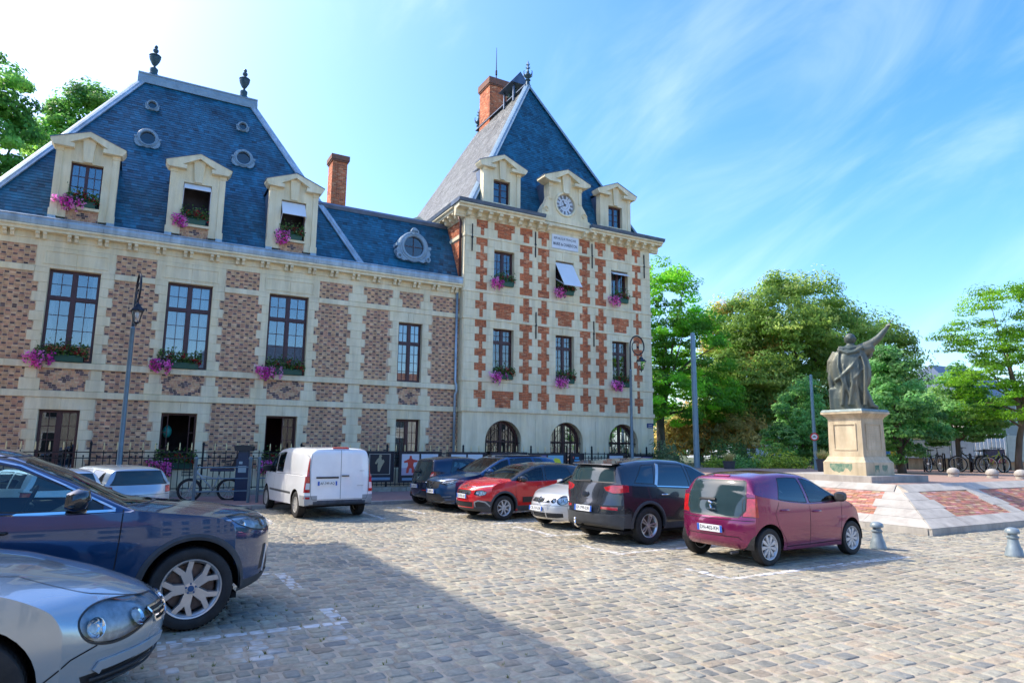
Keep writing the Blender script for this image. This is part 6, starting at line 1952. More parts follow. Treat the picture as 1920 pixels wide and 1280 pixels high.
def build_car(S, root):
    """shell + glass + lamps + trims from a specification"""
    car = Car(S); car.root = root
    sides = [('R', -1), ('L', 1)]
    pm = S['paint']
    Rt, wx = S['Rt'], S['wheels']
    ra = S.get('arch', Rt+.055)
    cz = Rt+.015
    for v, sg in sides:
        for x in wx: car.cut(arch_poly(x, cz, ra), v, keep=False, nmin=-.6)
        for poly, gm in S['side_glass']:
            car.piece('side_window', poly, v, gm)
            car.ribbon('window_seal', poly, v, BLACKP, .015, .0025, closed=True)
        for nm, poly, mt in S.get('side_pieces', []): car.piece(nm, poly, v, mt)
    for nm, poly, view, mt, push in S.get('pieces', []):
        car.piece(nm, poly, view, mt, push=push)
    if 'screen' in S:
        car.piece('windscreen', S['screen'], 'F', S.get('screen_mat', AUTOGL_C), lim=S.get('screen_lim', .0), nmin=.1)
        car.ribbon('windscreen_seal', S['screen'], 'F', BLACKP, .03, .0025, closed=True)
    if 'rear_glass' in S:
        car.piece('rear_window', S['rear_glass'], 'B', S.get('rear_mat', AUTOGL), nmin=.1)
        car.ribbon('rear_window_seal', S['rear_glass'], 'B', BLACKP, .02, .0025, closed=True)
    for nm, poly, view, mt, both, back, *lm in S.get('lamps', []):
        for pp in ([poly, car.mirror(poly, view)] if both and view in 'FB' else [poly]):
            for v in ((view,) if view in 'FB' else ('R', 'L')):
                o = car.piece(nm, pp, v, mt, nmin=.05, lim=lm[0] if lm else None)
                if o is None: continue
                car.ribbon('lamp_edge', pp, v, BLACKP, .012, .002, parent=o, closed=True)
                if back is not None:
                    m = MB(); d = .055
                    (a, b), ax, sg = car.AX[v]
                    me = o.data
                    m.v = [tuple(q.co[i]-(sg*d if i == ax else 0) for i in range(3)) for q in me.vertices]; m.f = [tuple(p.vertices) for p in me.polygons]
                    m.build('reflector', back, o, smooth=True)
                    xs_ = [p_[0] for p_ in pp]; ys_ = [p_[1] for p_ in pp]; cu, cv = sum(xs_)/len(pp), sum(ys_)/len(pp); sp = (max(xs_)-min(xs_))*.22; rb = min((max(ys_)-min(ys_))*.30, .055)
                    for du in ((-sp, sp) if max(xs_)-min(xs_) > .2 else (0,)):
                        h, n_ = car.ray((cu+du, cv), v)
                        if h is None: continue
                        q = MB(); q.lathe([(0, 0), (rb*.35, 0), (rb*.8, .012), (rb, .03), (rb*1.08, .03)], n=16, axis='y')
                        bo = q.build('lamp_bowl', CHROME, o, smooth=True); bo.location = h-n_*.045; bo.rotation_euler = n_.to_track_quat('Y', 'Z').to_euler()
    for pts, view, mt, w, th, nm in S.get('lines', []):
        for v in (('R', 'L') if view == 'S' else (view,)):
            car.ribbon(nm, pts, v, mt, w, .0022, th=th)
    for nm, poly, view, mt, off, th in S.get('decals', []):
        for pp, v in ([(poly, 'R'), (poly, 'L')] if view == 'S' else [(poly, view)]):
            car.decal(nm, pp, v, mt, off, th)
    if S.get('cladding'):
        for v, sg in sides:
            for x in wx:
                out, inn = ra+S['cladding'], ra-.004
                m = MB(); vs = []
                N = 26
                for i in range(N+1):
                    a = -.12+(pi+.24)*i/N
                    for r_, of in ((inn, -.03), (inn, .012), ((inn+out)/2, .018), (out, .004)):
                        p = (x+r_*cos(a), cz+r_*sin(a))
                        yy = car.side(np.clip(p[0], min(q[0] for q in S['plan'])+.02, max(q[0] for q in S['plan'])-.02), p[1])
                        h, n_ = car.ray((p[0], max(p[1], .2)), v)
                        if h is not None and r_ > inn: yy = abs(h.y)
                        vs.append((p[0], sg*(yy+of), p[1]))
                fs = [(i*4+k, (i+1)*4+k, (i+1)*4+k+1, i*4+k+1) for i in range(N) for k in range(3)]
                m.add(vs, fs); m.build('wheel_arch_trim', S.get('clad_mat', GREYP), root, smooth=40)
    for x, z in S.get('handles', []): handle(car, x, z, sides, S.get('handle_mat', pm))
    body = car.finish(pm)
    # inner wheel housings, floor and dash
    L0, L1 = min(p[0] for p in S['prof']), max(p[0] for p in S['prof'])
    wmax = max(p[1] for p in S['plan'])
    m = MB()
    for x in wx:
        for sg in (-1, 1):
            arc = [(x+(ra+.012)*cos(a), cz+(ra+.012)*sin(a)) for a in np.linspace(-.15, pi+.15, 16)]
            y0, y1 = sg*(wmax-.06), sg*(wmax-.42)
            for p, q in zip(arc, arc[1:]): m.quad((p[0], y0, p[1]), (q[0], y0, q[1]), (q[0], y1, q[1]), (p[0], y1, p[1]))
            m.add([(p[0], y1, p[1]) for p in arc], [tuple(range(len(arc)))])
    fl = S.get('floor', .26)
    m.box(L0+.35, L1-.40, -wmax+.16, wmax-.16, fl-.05, fl)
    m.build('underbody', DARK, root)
    b0, b1 = S['cowl'], S['tail']
    bz = S['belt'][len(S['belt'])//2][1]
    d = MB()
    d.prism([(b0-.05, bz-.05), (b0-.45, bz-.02), (b0-.62, bz-.12), (b0-.60, bz-.3), (b0-.05, bz-.45)], -wmax+.2, wmax-.2, 'y')
    d.build('dashboard', BLACKP, root)
    if S.get('interior', True):
        xf = b0-1.45
        rows_ = [(xf, (-.37, .37))]
        if S.get('rear_seats', True): rows_.append((xf-S.get('rear_row', .80), (-.37, .37)))
        seats(root, rows_, wmax, S.get('seat_z', fl+.10))
        t = MB(); cx_, cy_, cz_ = b0-.80, .37, bz-.02
        t.tube([(cx_+.17*sin(a)*.35, cy_+.18*cos(a), cz_+.17*sin(a)) for a in np.linspace(0, 2*pi, 22)], .014, 6); t.tube([(cx_, cy_-.16, cz_), (cx_+.04, cy_, cz_-.02), (cx_, cy_+.16, cz_)], .016, 5); t.build('steering_wheel', BLACKP, root, smooth=True)
    for i, x in enumerate(wx):
        for sg in (-1, 1):
            add_wheel(root, S['wheel_key'], x, sg*(S['track']), sg, Rt, steer=S.get('steer', 0) if i == 0 else 0, spin=.35+.6*i)
    if 'mirror' in S:
        x, z = S['mirror']
        for sg in (-1, 1):
            h, n_ = car.ray((x, z-.06), 'R' if sg < 0 else 'L')
            y = (abs(h.y) if h is not None else wmax-.1)
            mirror_part(root, x, sg*(y-.02), z, sg, S.get('mirror_mat', pm), S.get('mirror_size', 1.0))
    return car
def ztop(S):
    q = smooth_poly(S['prof'], .02, S.get('sig', .035))
    x, z = q[:, 0], q[:, 1]
    a, b = int(np.argmax(x)), int(np.argmin(x))
    x, z = x[a:b+1], z[a:b+1]
    o = np.argsort(x)
    return lambda X: np.interp(X, x[o], z[o])
def auto_glass(S, xr, xf, m=.06, slr=0., slf=0., lo=.02, zcap=9):
    zt, bl = ztop(S), fn(S['belt'], .08); cr = S.get('crown', .05)*.9
    xs = np.linspace(xr, xf, 14)
    bot = [(x, float(bl(x))+lo) for x in xs]
    top = []
    for x in xs:
        t0 = (x-xr)/(xf-xr); X = x
        for _ in range(6):
            z = min(float(zt(X))-cr-m, zcap); h = z-(float(bl(X))+lo)
            X = x+(slr*(1-t0)+slf*t0)*h
        top.append((X, z))
    poly = []
    for p in bot:
        if float(zt(p[0]))-cr-m-p[1] > .02: poly.append(p)
    for p in top[::-1]:
        if p[1]-(float(bl(p[0]))+lo) > .03: poly.append(p)
    return poly
def auto_screen(S, zlo, zhi, m=.06, rear=False, mb=None):
    zt = ztop(S); bl = fn(S['belt'], .08); W = fn(S['plan'], .1)
    kz = fn(S.get('kz', [(.15, .94), (.3, .975), (.55, 1.0), (.8, .995), (1.05, .965), (1.3, .95)]), .06)
    zr = max(p[1] for p in S['prof']); tum = S.get('tumble', .2); cr = S.get('crown', .05)
    xs = np.linspace(S['tail'], S['cowl'], 200)
    mid = (S['cowl']+S['tail'])/2
    xs = xs[xs < mid] if rear else xs[xs > mid]
    P = []
    for z in np.linspace(zlo, zhi, 6):
        x = xs[np.argmin(np.abs(np.array([float(zt(v)) for v in xs])-z))]
        b = float(bl(x)); g = min(max((z-b)/(zr-b), 0), 1)
        y = float(W(x))*float(kz(b))-.035*min(1, g*5)-tum*g-m
        P.append((y, z-cr*.8))
    return [(-y, z) for y, z in P]+[(y, z) for y, z in P[::-1]]

def flip(poly): return [(-p[0], p[1]) for p in poly]

def rounded(poly, it=2):
    for _ in range(it):
        q = []
        for a, b in zip(poly, poly[1:]+poly[:1]): q += [(a[0]*.75+b[0]*.25, a[1]*.75+b[1]*.25), (a[0]*.25+b[0]*.75, a[1]*.25+b[1]*.75)]
        poly = q
    return poly
SPEC = {}
# ---- purple city car
S = dict(paint=paint('purple_paint', (.21, .012, .075), .45, .20),
  prof=[(1.60, .21), (1.75, .24), (1.80, .38), (1.79, .58), (1.72, .70), (1.50, .84), (1.18, .95), (1.02, 1.0), (.62, 1.20), (.28, 1.37), (.05, 1.435), (-.4, 1.462), (-.9, 1.45), (-1.28, 1.405), (-1.37, 1.375), (-1.44, 1.28), (-1.565, .98), (-1.60, .80), (-1.665, .70), (-1.675, .52), (-1.645, .32), (-1.55, .25)],
  plan=[(1.8, .62), (1.55, .74), (1.2, .79), (0, .81), (-1.0, .812), (-1.4, .78), (-1.675, .70)], belt=[(1.1, .955), (.5, .93), (-.1, .93), (-.7, .985), (-1.15, 1.06), (-1.6, 1.13)],
  sill=[(1.8, .22), (.9, .20), (-.9, .22), (-1.7, .28)], cowl=1.02, tail=-1.58, tumble=.19, Rt=.292, wheels=(1.17, -1.17), track=.70, rf=.34, rr=.20, rl=.45, wheel_key='wheel_108', arch=.345, rear_row=.62, mirror=(.78, 1.02), mirror_mat=BLACKP)
S['side_glass'] = [(auto_glass(S, -.02, .93, .055, -.12, 0), AUTOGL_C), (auto_glass(S, -.86, -.10, .055, .55, -.12, lo=.015), AUTOGL)]
S['screen'] = auto_screen(S, 1.04, 1.40)
S['rear_glass'] = [(-.50, .745), (-.60, .86), (-.60, 1.02), (-.535, 1.29), (-.50, 1.32), (.50, 1.32), (.535, 1.29), (.60, 1.02), (.60, .86), (.50, .745)]
S['rear_mat'] = DARKGL
S['lamps'] = [('tail_lamp', [(.56, .76), (.545, 1.02), (.62, 1.06), (.95, 1.05), (.95, .76)], 'B', REDL, True, None, 1.40)]
S['lines'] = [([(-.12, .25), (-.10, .6), (-.08, .93)], 'S', DARK, .006, 0, 'shut_line'), ([(-.90, .98), (-1.02, .80), (-.95, .60), (-.78, .40), (-.72, .27)], 'S', DARK, .006, 0, 'shut_line'), ([(.88, .94), (.84, .6), (.80, .26)], 'S', DARK, .006, 0, 'shut_line'),
  ([(-.80, .70), (.80, .70)], 'B', DARK, .010, 0, 'shut_line'), ([(-.56, .40), (-.50, .44), (.50, .44), (.56, .40), (.60, .30)], 'B', DARK, .010, 0, 'bumper_line'), ([(-.75, .275), (.80, .275)], 'S', DARK, .012, 0, 'sill_line')]
S['decals'] = [('high_brake_lamp', [(-.16, 1.375), (.16, 1.375), (.16, 1.395), (-.16, 1.395)], 'B', REDL, .004, .01), ('wiper', [(-.05, .985), (.30, .985), (.26, 1.01), (-.05, 1.02)], 'B', BLACKP, .01, .02)]
S['handles'] = [(.10, .80), (-.78, .85)]
SPEC['purple'] = S
wheel_parts('wheel_108', .292, .20, .165, (9, 'petal'), HUBCAP, HUBCAP)

# ---- grey crossover
S = dict(paint=paint('anthracite_paint', (.040, .044, .052), .6, .25),
  prof=[(1.98, .27), (2.15, .31), (2.2, .5), (2.18, .74), (2.05, .88), (1.7, .98), (1.25, 1.05), (1.05, 1.09), (.55, 1.36), (.18, 1.53), (-.15, 1.605), (-.7, 1.635), (-1.3, 1.615), (-1.80, 1.555), (-1.93, 1.52), (-2.00, 1.40), (-2.10, 1.14), (-2.13, 1.04), (-2.17, .86), (-2.225, .74), (-2.24, .55), (-2.20, .36), (-2.02, .30)],
  plan=[(2.2, .74), (1.9, .86), (1.4, .915), (0, .915), (-1.3, .925), (-1.8, .89), (-2.24, .80)], belt=[(1.2, 1.035), (.3, 1.02), (-.5, 1.04), (-1.2, 1.09), (-2.1, 1.14)],
  sill=[(2.2, .28), (1.0, .27), (-1.0, .28), (-2.2, .34)], cowl=1.05, tail=-2.11, tumble=.22, Rt=.352, wheels=(1.32, -1.32), track=.795, rf=.40, rr=.30, rl=.5, wheel_key='wheel_kia', cladding=.055, mirror=(.80, 1.10))
S['side_glass'] = [(auto_glass(S, .0, .95, .06, -.10, 0), AUTOGL), (auto_glass(S, -1.02, -.09, .06, .36, -.10), AUTOGL_D), (auto_glass(S, -1.62, -1.12, .07, .9, .36, lo=.05), AUTOGL_D)]
S['screen'] = auto_screen(S, 1.12, 1.56)
S['rear_glass'] = auto_screen(S, 1.21, 1.51, .07, rear=True); S['rear_mat'] = SPEC['purple']['rear_mat']
S['lamps'] = [('tail_lamp', [(.50, 1.01), (.44, 1.08), (.60, 1.125), (1.0, 1.14), (1.0, 1.04), (.80, .975), (.66, .965)], 'B', REDL, True, None, 1.80), ('bumper_lamp', [(.44, .665), (.44, .72), (.95, .72), (.95, .65), (.78, .645)], 'B', REDL, True, None, 2.0)]
S['pieces'] = [('rear_bumper', [(-1, .2), (-1, .60), (-.62, .575), (.62, .575), (1, .60), (1, .2)], 'B', GREYP, 0)]
S['side_pieces'] = [('sill_cladding', [(-.85, .2), (-.88, .40), (.86, .40), (.84, .2)], GREYP)]
S['lines'] = [([(-.03, .42), (-.02, .7), (0, 1.03)], 'S', DARK, .006, 0, 'shut_line'), ([(-1.05, 1.07), (-1.10, .85), (-1.0, .74)], 'S', DARK, .006, 0, 'shut_line'), ([(.95, 1.03), (.90, .5)], 'S', DARK, .006, 0, 'shut_line'), ([(-.90, .735), (.90, .735)], 'B', DARK, .012, 0, 'shut_line'),
  ([(-1.07, 1.115), (-.86, 1.52)], 'S', ALLOY, .07, .006, 'pillar_trim'), ([(-1.05, 1.095), (0, 1.045), (.9, 1.055)], 'S', CHROME, .014, .004, 'belt_trim'), ([(-.88, 1.16), (-.86, 1.30), (-.74, 1.50), (.74, 1.50), (.86, 1.30)], 'B', DARK, .008, 0, 'shut_line')]
S['decals'] = [('wiper', [(-.10, 1.165), (.42, 1.15), (.42, 1.17), (-.08, 1.20)], 'B', BLACKP, .012, .02), ('plate_recess', [(-.40, .615), (.36, .615), (.40, .735), (-.44, .735)], 'B', BLACKP, .002, .004)]
S['handles'] = [(.18, .90), (-.88, .93)]; S['handle_mat'] = CHROME
SPEC['grey'] = S
wheel_parts('wheel_kia', .352, .225, .225, (5, 'double'), ALLOY, ALLOY)

# ---- red hatchback with dark roof
BLKROOF = paint('black_roof_paint', (.015, .02, .028), .3, .2)
S = dict(paint=paint('red_paint', (.62, .014, .018), .1, .25),
  prof=[(1.92, .22), (2.02, .26), (2.06, .42), (2.06, .62), (2.02, .78), (1.88, .88), (1.5, .985), (1.15, 1.03), (1.02, 1.06), (.55, 1.28), (.2, 1.41), (-.2, 1.462), (-.8, 1.465), (-1.3, 1.42), (-1.58, 1.36), (-1.72, 1.15), (-1.80, 1.0), (-1.86, .8), (-1.93, .62), (-1.92, .4), (-1.8, .25)],
  plan=[(2.06, .66), (1.75, .80), (1.35, .865), (0, .875), (-1.2, .87), (-1.6, .83), (-1.93, .74)], belt=[(1.15, .985), (.3, .965), (-.5, .985), (-1.2, 1.03), (-1.8, 1.06)],
  sill=[(2.0, .24), (.9, .24), (-.9, .24), (-1.9, .28)], cowl=1.02, tail=-1.78, tumble=.2, Rt=.315, wheels=(1.27, -1.27), track=.755, rf=.42, rr=.25, wheel_key='wheel_c3', cladding=.05, mirror=(.74, 1.04), mirror_mat=BLKROOF)
S['side_glass'] = [(auto_glass(S, -.02, .92, .055, -.10, 0), AUTOGL_C), (auto_glass(S, -1.05, -.11, .055, .35, -.10), AUTOGL)]
S['side_pieces'] = [('window_frame', [(-1.75, 1.06), (-1.2, 1.04), (-.5, .995), (.3, .975), (1.06, 1.0), (.1, 1.6), (-1.7, 1.6)], BLKROOF), ('sill_cladding', [(-.85, .2), (-.88, .36), (.86, .36), (.84, .2)], GREYP)]
S['screen'] = auto_screen(S, 1.085, 1.42)
S['rear_glass'] = auto_screen(S, 1.10, 1.36, .08, rear=True)
S['lamps'] = [('day_running_lamp', [(.40, .80), (.42, .845), (.78, .90), (.80, .87)], 'F', WHITEL, True, None), ('headlamp', [(.44, .66), (.47, .745), (.62, .765), (.72, .72), (.70, .65), (.58, .62)], 'F', LENS, True, REFLECT)]
S['pieces'] = [('roof', [(-1.7, -.7), (-1.7, .7), (.25, .7), (.25, -.7)], 'T', BLKROOF, 0), ('upper_grille', [(-.32, .625), (-.34, .76), (.34, .76), (.32, .625)], 'F', BLACKP, -.01), ('lower_grille', [(-.40, .33), (-.42, .46), (.42, .46), (.40, .33)], 'F', BLACKP, -.01),
  ('fog_lamp_recess', [(.48, .34), (.50, .45), (.66, .46), (.70, .36)], 'F', BLACKP, -.01), ('fog_lamp_recess', [(-.70, .36), (-.66, .46), (-.50, .45), (-.48, .34)], 'F', BLACKP, -.01),
  ('front_bumper', [(-1, .1), (-1, .40), (-.75, .50), (-.45, .48), (-.42, .30), (.42, .30), (.45, .48), (.75, .50), (1, .40), (1, .1)], 'F', GREYP, 0)]
S['lines'] = [([(-.40, .835), (-.1, .845), (.1, .845), (.40, .835)], 'F', CHROME, .02, .008, 'chrome_bar'), ([(-.40, .80), (.40, .80)], 'F', CHROME, .016, .008, 'chrome_bar'), ([(-.1, .845), (0, .88), (.1, .845)], 'F', CHROME, .022, .01, 'badge_chevron'), ([(-.1, .805), (0, .84), (.1, .805)], 'F', CHROME, .022, .01, 'badge_chevron'),
  ([(.48, .34), (.47, .46), (.56, .50), (.70, .47), (.78, .36)], 'F', KERB, .03, .01, 'fog_surround'), ([(-.48, .34), (-.47, .46), (-.56, .50), (-.70, .47), (-.78, .36)], 'F', KERB, .03, .01, 'fog_surround'), ([(-.36, .69), (.36, .69)], 'F', CHROME, .01, .006, 'grille_bar'),
  ([(.93, .98), (.90, .6), (.86, .38)], 'S', DARK, .006, 0, 'shut_line'), ([(-.07, .98), (-.06, .6), (-.04, .37)], 'S', DARK, .006, 0, 'shut_line'), ([(1.0, 1.035), (1.5, .93), (1.86, .86)], 'S', DARK, .007, 0, 'bonnet_line')]
S['decals'] = [('side_bumper', [(-.75, .44), (-.75, .58), (.70, .58), (.70, .44)], 'S', BLACKP, .004, .012)]
S['handles'] = [(.12, .84), (-.95, .87)]
SPEC['red'] = S
wheel_parts('wheel_c3', .315, .205, .19, (8, 'single'), HUBCAP, HUBCAP)

# ---- silver small car (round lamps)
S = dict(paint=paint('pale_silver_paint', (.60, .61, .62), .35, .28),
  prof=[(1.80, .20), (1.92, .25), (1.96, .40), (1.95, .55), (1.90, .68), (1.75, .80), (1.4, .90), (1.05, .965), (.92, 1.0), (.4, 1.26), (.1, 1.39), (-.25, 1.45), (-.8, 1.465), (-1.4, 1.42), (-1.58, 1.38), (-1.75, 1.1), (-1.82, .9), (-1.9, .7), (-1.93, .5), (-1.85, .28)],
  plan=[(1.96, .60), (1.65, .75), (1.3, .815), (0, .825), (-1.3, .82), (-1.93, .72)], belt=[(1.05, .93), (0, .93), (-1, .98), (-1.8, 1.02)], sill=[(2, .22), (-2, .24)], cowl=.92, tail=-1.77, tumble=.19, Rt=.30, wheels=(1.23, -1.23), track=.71, rf=.40, rr=.25, wheel_key='wheel_c3', mirror=(.62, .99))
S['Rt'] = .315
S['side_glass'] = [(auto_glass(S, -.1, .84, .055, -.1, 0), AUTOGL_C), (auto_glass(S, -1.0, -.19, .055, .3, -.1), AUTOGL)]
S['screen'] = auto_screen(S, 1.02, 1.41); S['rear_glass'] = auto_screen(S, 1.08, 1.38, .08, rear=True)
circ = lambda cy, cz, r, n=18, ez=1.0: [(cy+r*cos(a), cz+r*ez*sin(a)) for a in np.linspace(0, 2*pi, n+1)[:-1]]
S['lamps'] = [('headlamp', circ(.60, .665, .105), 'F', LENS, True, REFLECT), ('fog_indicator', circ(.42, .655, .055), 'F', LENS, True, REFLECT)]
S['pieces'] = [('grille', [(-.34, .60), (-.30, .70), (.30, .70), (.34, .60)], 'F', BLACKP, -.005), ('bumper_intake', [(-.62, .28), (-.62, .37), (.62, .37), (.62, .28), (.5, .26), (-.5, .26)], 'F', BLACKP, -.008)]
S['lines'] = [([(-.30, .675), (.30, .675)], 'F', CHROME, .013, .006, 'grille_bar'), ([(-.32, .65), (.32, .65)], 'F', CHROME, .013, .006, 'grille_bar'), ([(-.33, .625), (.33, .625)], 'F', CHROME, .013, .006, 'grille_bar'), (circ(0, .65, .06), 'F', CHROME, .016, .012, 'badge_ring'),
  ([(-.03, .69), (0, .61), (.03, .69)], 'F', CHROME, .012, .012, 'badge_letter'), ([(-.6, .34), (.6, .34)], 'F', GREYP, .012, .01, 'intake_bar'), ([(-.6, .30), (.6, .30)], 'F', GREYP, .012, .01, 'intake_bar'), ([(-.25, .37), (-.25, .27)], 'F', ALLOY, .03, .01, 'intake_post'), ([(.25, .37), (.25, .27)], 'F', ALLOY, .03, .01, 'intake_post'),
  ([(-.72, .54), (.72, .54)], 'F', DARK, .007, 0, 'bumper_line'), ([(.84, .92), (.80, .3)], 'S', DARK, .006, 0, 'shut_line')]
S['decals'] = [('bumper_strip', [(.30, .44), (.30, .50), (.72, .50), (.72, .44)], 'F', M('silver_trim', (.5, .51, .52), .35, metal=.3), .003, .008)]
SPEC['silver_small'] = S

# ---- dark blue crossover facing the camera
S = dict(paint=paint('deep_blue_paint', (.010, .055, .15), .4, .22),
  prof=[(2.05, .25), (2.16, .30), (2.2, .48), (2.2, .72), (2.16, .90), (2.0, .99), (1.5, 1.06), (1.15, 1.10), (1.0, 1.14), (.55, 1.38), (.2, 1.55), (-.15, 1.63), (-.8, 1.65), (-1.5, 1.62), (-1.9, 1.56), (-2.05, 1.3), (-2.12, 1.05), (-2.2, .8), (-2.22, .5), (-2.1, .3)],
  plan=[(2.2, .74), (1.9, .87), (1.4, .925), (0, .93), (-1.6, .92), (-2.2, .80)], belt=[(1.2, 1.06), (0, 1.04), (-1.2, 1.10), (-2.0, 1.16)], sill=[(2.2, .28), (-2.2, .3)], cowl=1.0, tail=-2.1, tumble=.2, Rt=.35, wheels=(1.35, -1.35), track=.80, rf=.36, rr=.28, wheel_key='wheel_kia', cladding=.045, mirror=(.72, 1.15))
S['side_glass'] = [(auto_glass(S, 0, .92, .06, -.1, 0), AUTOGL_C), (auto_glass(S, -1.05, -.09, .06, .3, -.1), AUTOGL), (auto_glass(S, -1.6, -1.15, .06, .8, .3), AUTOGL_D)]
S['screen'] = auto_screen(S, 1.17, 1.58); S['rear_glass'] = auto_screen(S, 1.22, 1.55, .08, rear=True)
S['lamps'] = [('headlamp', [(.46, .80), (.44, .86), (.86, .94), (.92, .90), (.78, .81), (.62, .77)], 'F', LENS, True, REFLECT)]
S['pieces'] = [('grille', [(-.40, .70), (-.44, .87), (.44, .87), (.40, .70), (.32, .66), (-.32, .66)], 'F', BLACKP, -.008), ('bumper_intake', [(-.62, .34), (-.44, .52), (.44, .52), (.62, .34), (.5, .30), (-.5, .30)], 'F', BLACKP, -.008)]
S['lines'] = [([(.50, .83), (.60, .845), (.74, .86), (.80, .90)], 'F', WHITEL, .02, .006, 'lamp_blade'), ([(-.50, .83), (-.60, .845), (-.74, .86), (-.80, .90)], 'F', WHITEL, .02, .006, 'lamp_blade'), (circ(0, .775, .085), 'F', CHROME, .022, .014, 'badge_ring'), ([(-.16, .70), (.16, .86)], 'F', CHROME, .016, .012, 'badge_bar'),
  ([(.55, .44), (.78, .46)], 'F', CHROME, .014, .008, 'bumper_blade'), ([(.55, .40), (.78, .41)], 'F', DARK, .014, .002, 'bumper_slot'), ([(-.85, .33), (-.4, .27), (.4, .27), (.85, .33)], 'F', GREYP, .05, .012, 'bumper_lip'), ([(.92, 1.05), (.88, .4)], 'S', DARK, .006, 0, 'shut_line'), ([(.5, 1.0), (.55, .96), (.9, .97)], 'F', DARK, .006, 0, 'bonnet_line'), ([(-1.5, 1.60), (.1, 1.585)], 'S', BLACKP, .03, .03, 'roof_rail')]
SPEC['blue_suv'] = S

# ---- dark small hatch seen from behind
S = dict(paint=paint('midnight_paint', (.006, .016, .045), .4, .22),
  prof=[(1.70, .24), (1.80, .3), (1.83, .5), (1.80, .75), (1.6, .93), (1.2, 1.02), (1.05, 1.06), (.5, 1.36), (.2, 1.49), (-.2, 1.545), (-.9, 1.55), (-1.38, 1.50), (-1.50, 1.47), (-1.50, 1.43), (-1.62, 1.1), (-1.68, .92), (-1.75, .78), (-1.78, .55), (-1.74, .34), (-1.6, .26)],
  plan=[(1.8, .66), (1.5, .78), (1.2, .82), (-1.2, .82), (-1.5, .79), (-1.78, .70)], belt=[(1.2, 1.0), (0, .99), (-.8, 1.04), (-1.5, 1.12)], sill=[(1.8, .24), (-1.8, .28)], cowl=1.05, tail=-1.62, tumble=.17, Rt=.305, wheels=(1.25, -1.25), track=.71, rf=.3, rr=.18, wheel_key='wheel_c3', mirror=(.8, 1.05), sig=.025)
S['Rt'] = .315
S['side_glass'] = [(auto_glass(S, -.02, .95, .055, -.1, 0), AUTOGL_C), (auto_glass(S, -.95, -.11, .055, .4, -.1), AUTOGL)]
S['screen'] = auto_screen(S, 1.09, 1.50)
S['rear_glass'] = [(-.55, .80), (-.62, 1.05), (-.53, 1.40), (.53, 1.40), (.62, 1.05), (.55, .80)]; S['rear_mat'] = DARKGL
S['lamps'] = [('tail_lamp', [(.60, .82), (.62, 1.06), (.70, 1.10), (.95, 1.02), (.95, .90)], 'B', REDL, True, None, 1.45)]
S['lines'] = [([(-.72, .77), (.72, .77)], 'B', CHROME, .010, .003, 'boot_trim'), ([(.36, .52), (.70, .53)], 'B', REDL, .025, .006, 'reflector_strip'), ([(-.36, .52), (-.70, .53)], 'B', REDL, .025, .006, 'reflector_strip'), ([(-.06, .93), (0, 1.0), (.06, .93), (0, .86), (-.06, .93)], 'B', CHROME, .016, .012, 'badge_lozenge')]
S['decals'] = [('fog_reflector', [(.50, .36), (.50, .42), (.66, .42), (.66, .36)], 'B', REDL, .003, .008), ('wiper', [(-.05, 1.07), (.40, 1.03), (.40, 1.06), (-.02, 1.12)], 'B', BLACKP, .014, .02)]
SPEC['dark_hatch'] = S

# ---- pale silver SUV parked behind
S = dict(SPEC['blue_suv']); S.update(paint=paint('ice_silver_paint', (.30, .38, .46), .45, .3), cladding=None,
  prof=[(2.05, .25), (2.16, .30), (2.2, .48), (2.2, .72), (2.12, .86), (1.8, .95), (1.3, 1.0), (1.0, 1.04), (.5, 1.30), (.2, 1.43), (-.15, 1.49), (-.8, 1.50), (-1.6, 1.47), (-1.95, 1.42), (-2.05, 1.25), (-2.12, 1.02), (-2.2, .8), (-2.22, .5), (-2.1, .3)],
  belt=[(1.2, .97), (0, .97), (-1.2, 1.02), (-2.0, 1.06)], mirror=(.72, 1.06), pieces=[], lines=[([(-.8, .76), (.8, .76)], 'B', DARK, .01, 0, 'shut_line')], decals=[])
S['side_glass'] = [(auto_glass(S, 0, .9, .06, -.1, 0), AUTOGL), (auto_glass(S, -1.05, -.09, .06, .3, -.1), AUTOGL), (auto_glass(S, -1.75, -1.15, .06, .3, .3), AUTOGL_D)]
S['screen'] = auto_screen(S, 1.07, 1.44); S['rear_glass'] = auto_screen(S, 1.06, 1.40, .07, rear=True); S['rear_mat'] = DARKGL
S['lamps'] = [('tail_lamp', [(.66, .80), (.68, .97), (.98, .99), (.98, .82)], 'B', REDL, True, None, 1.85)]
SPEC['ice_suv'] = S

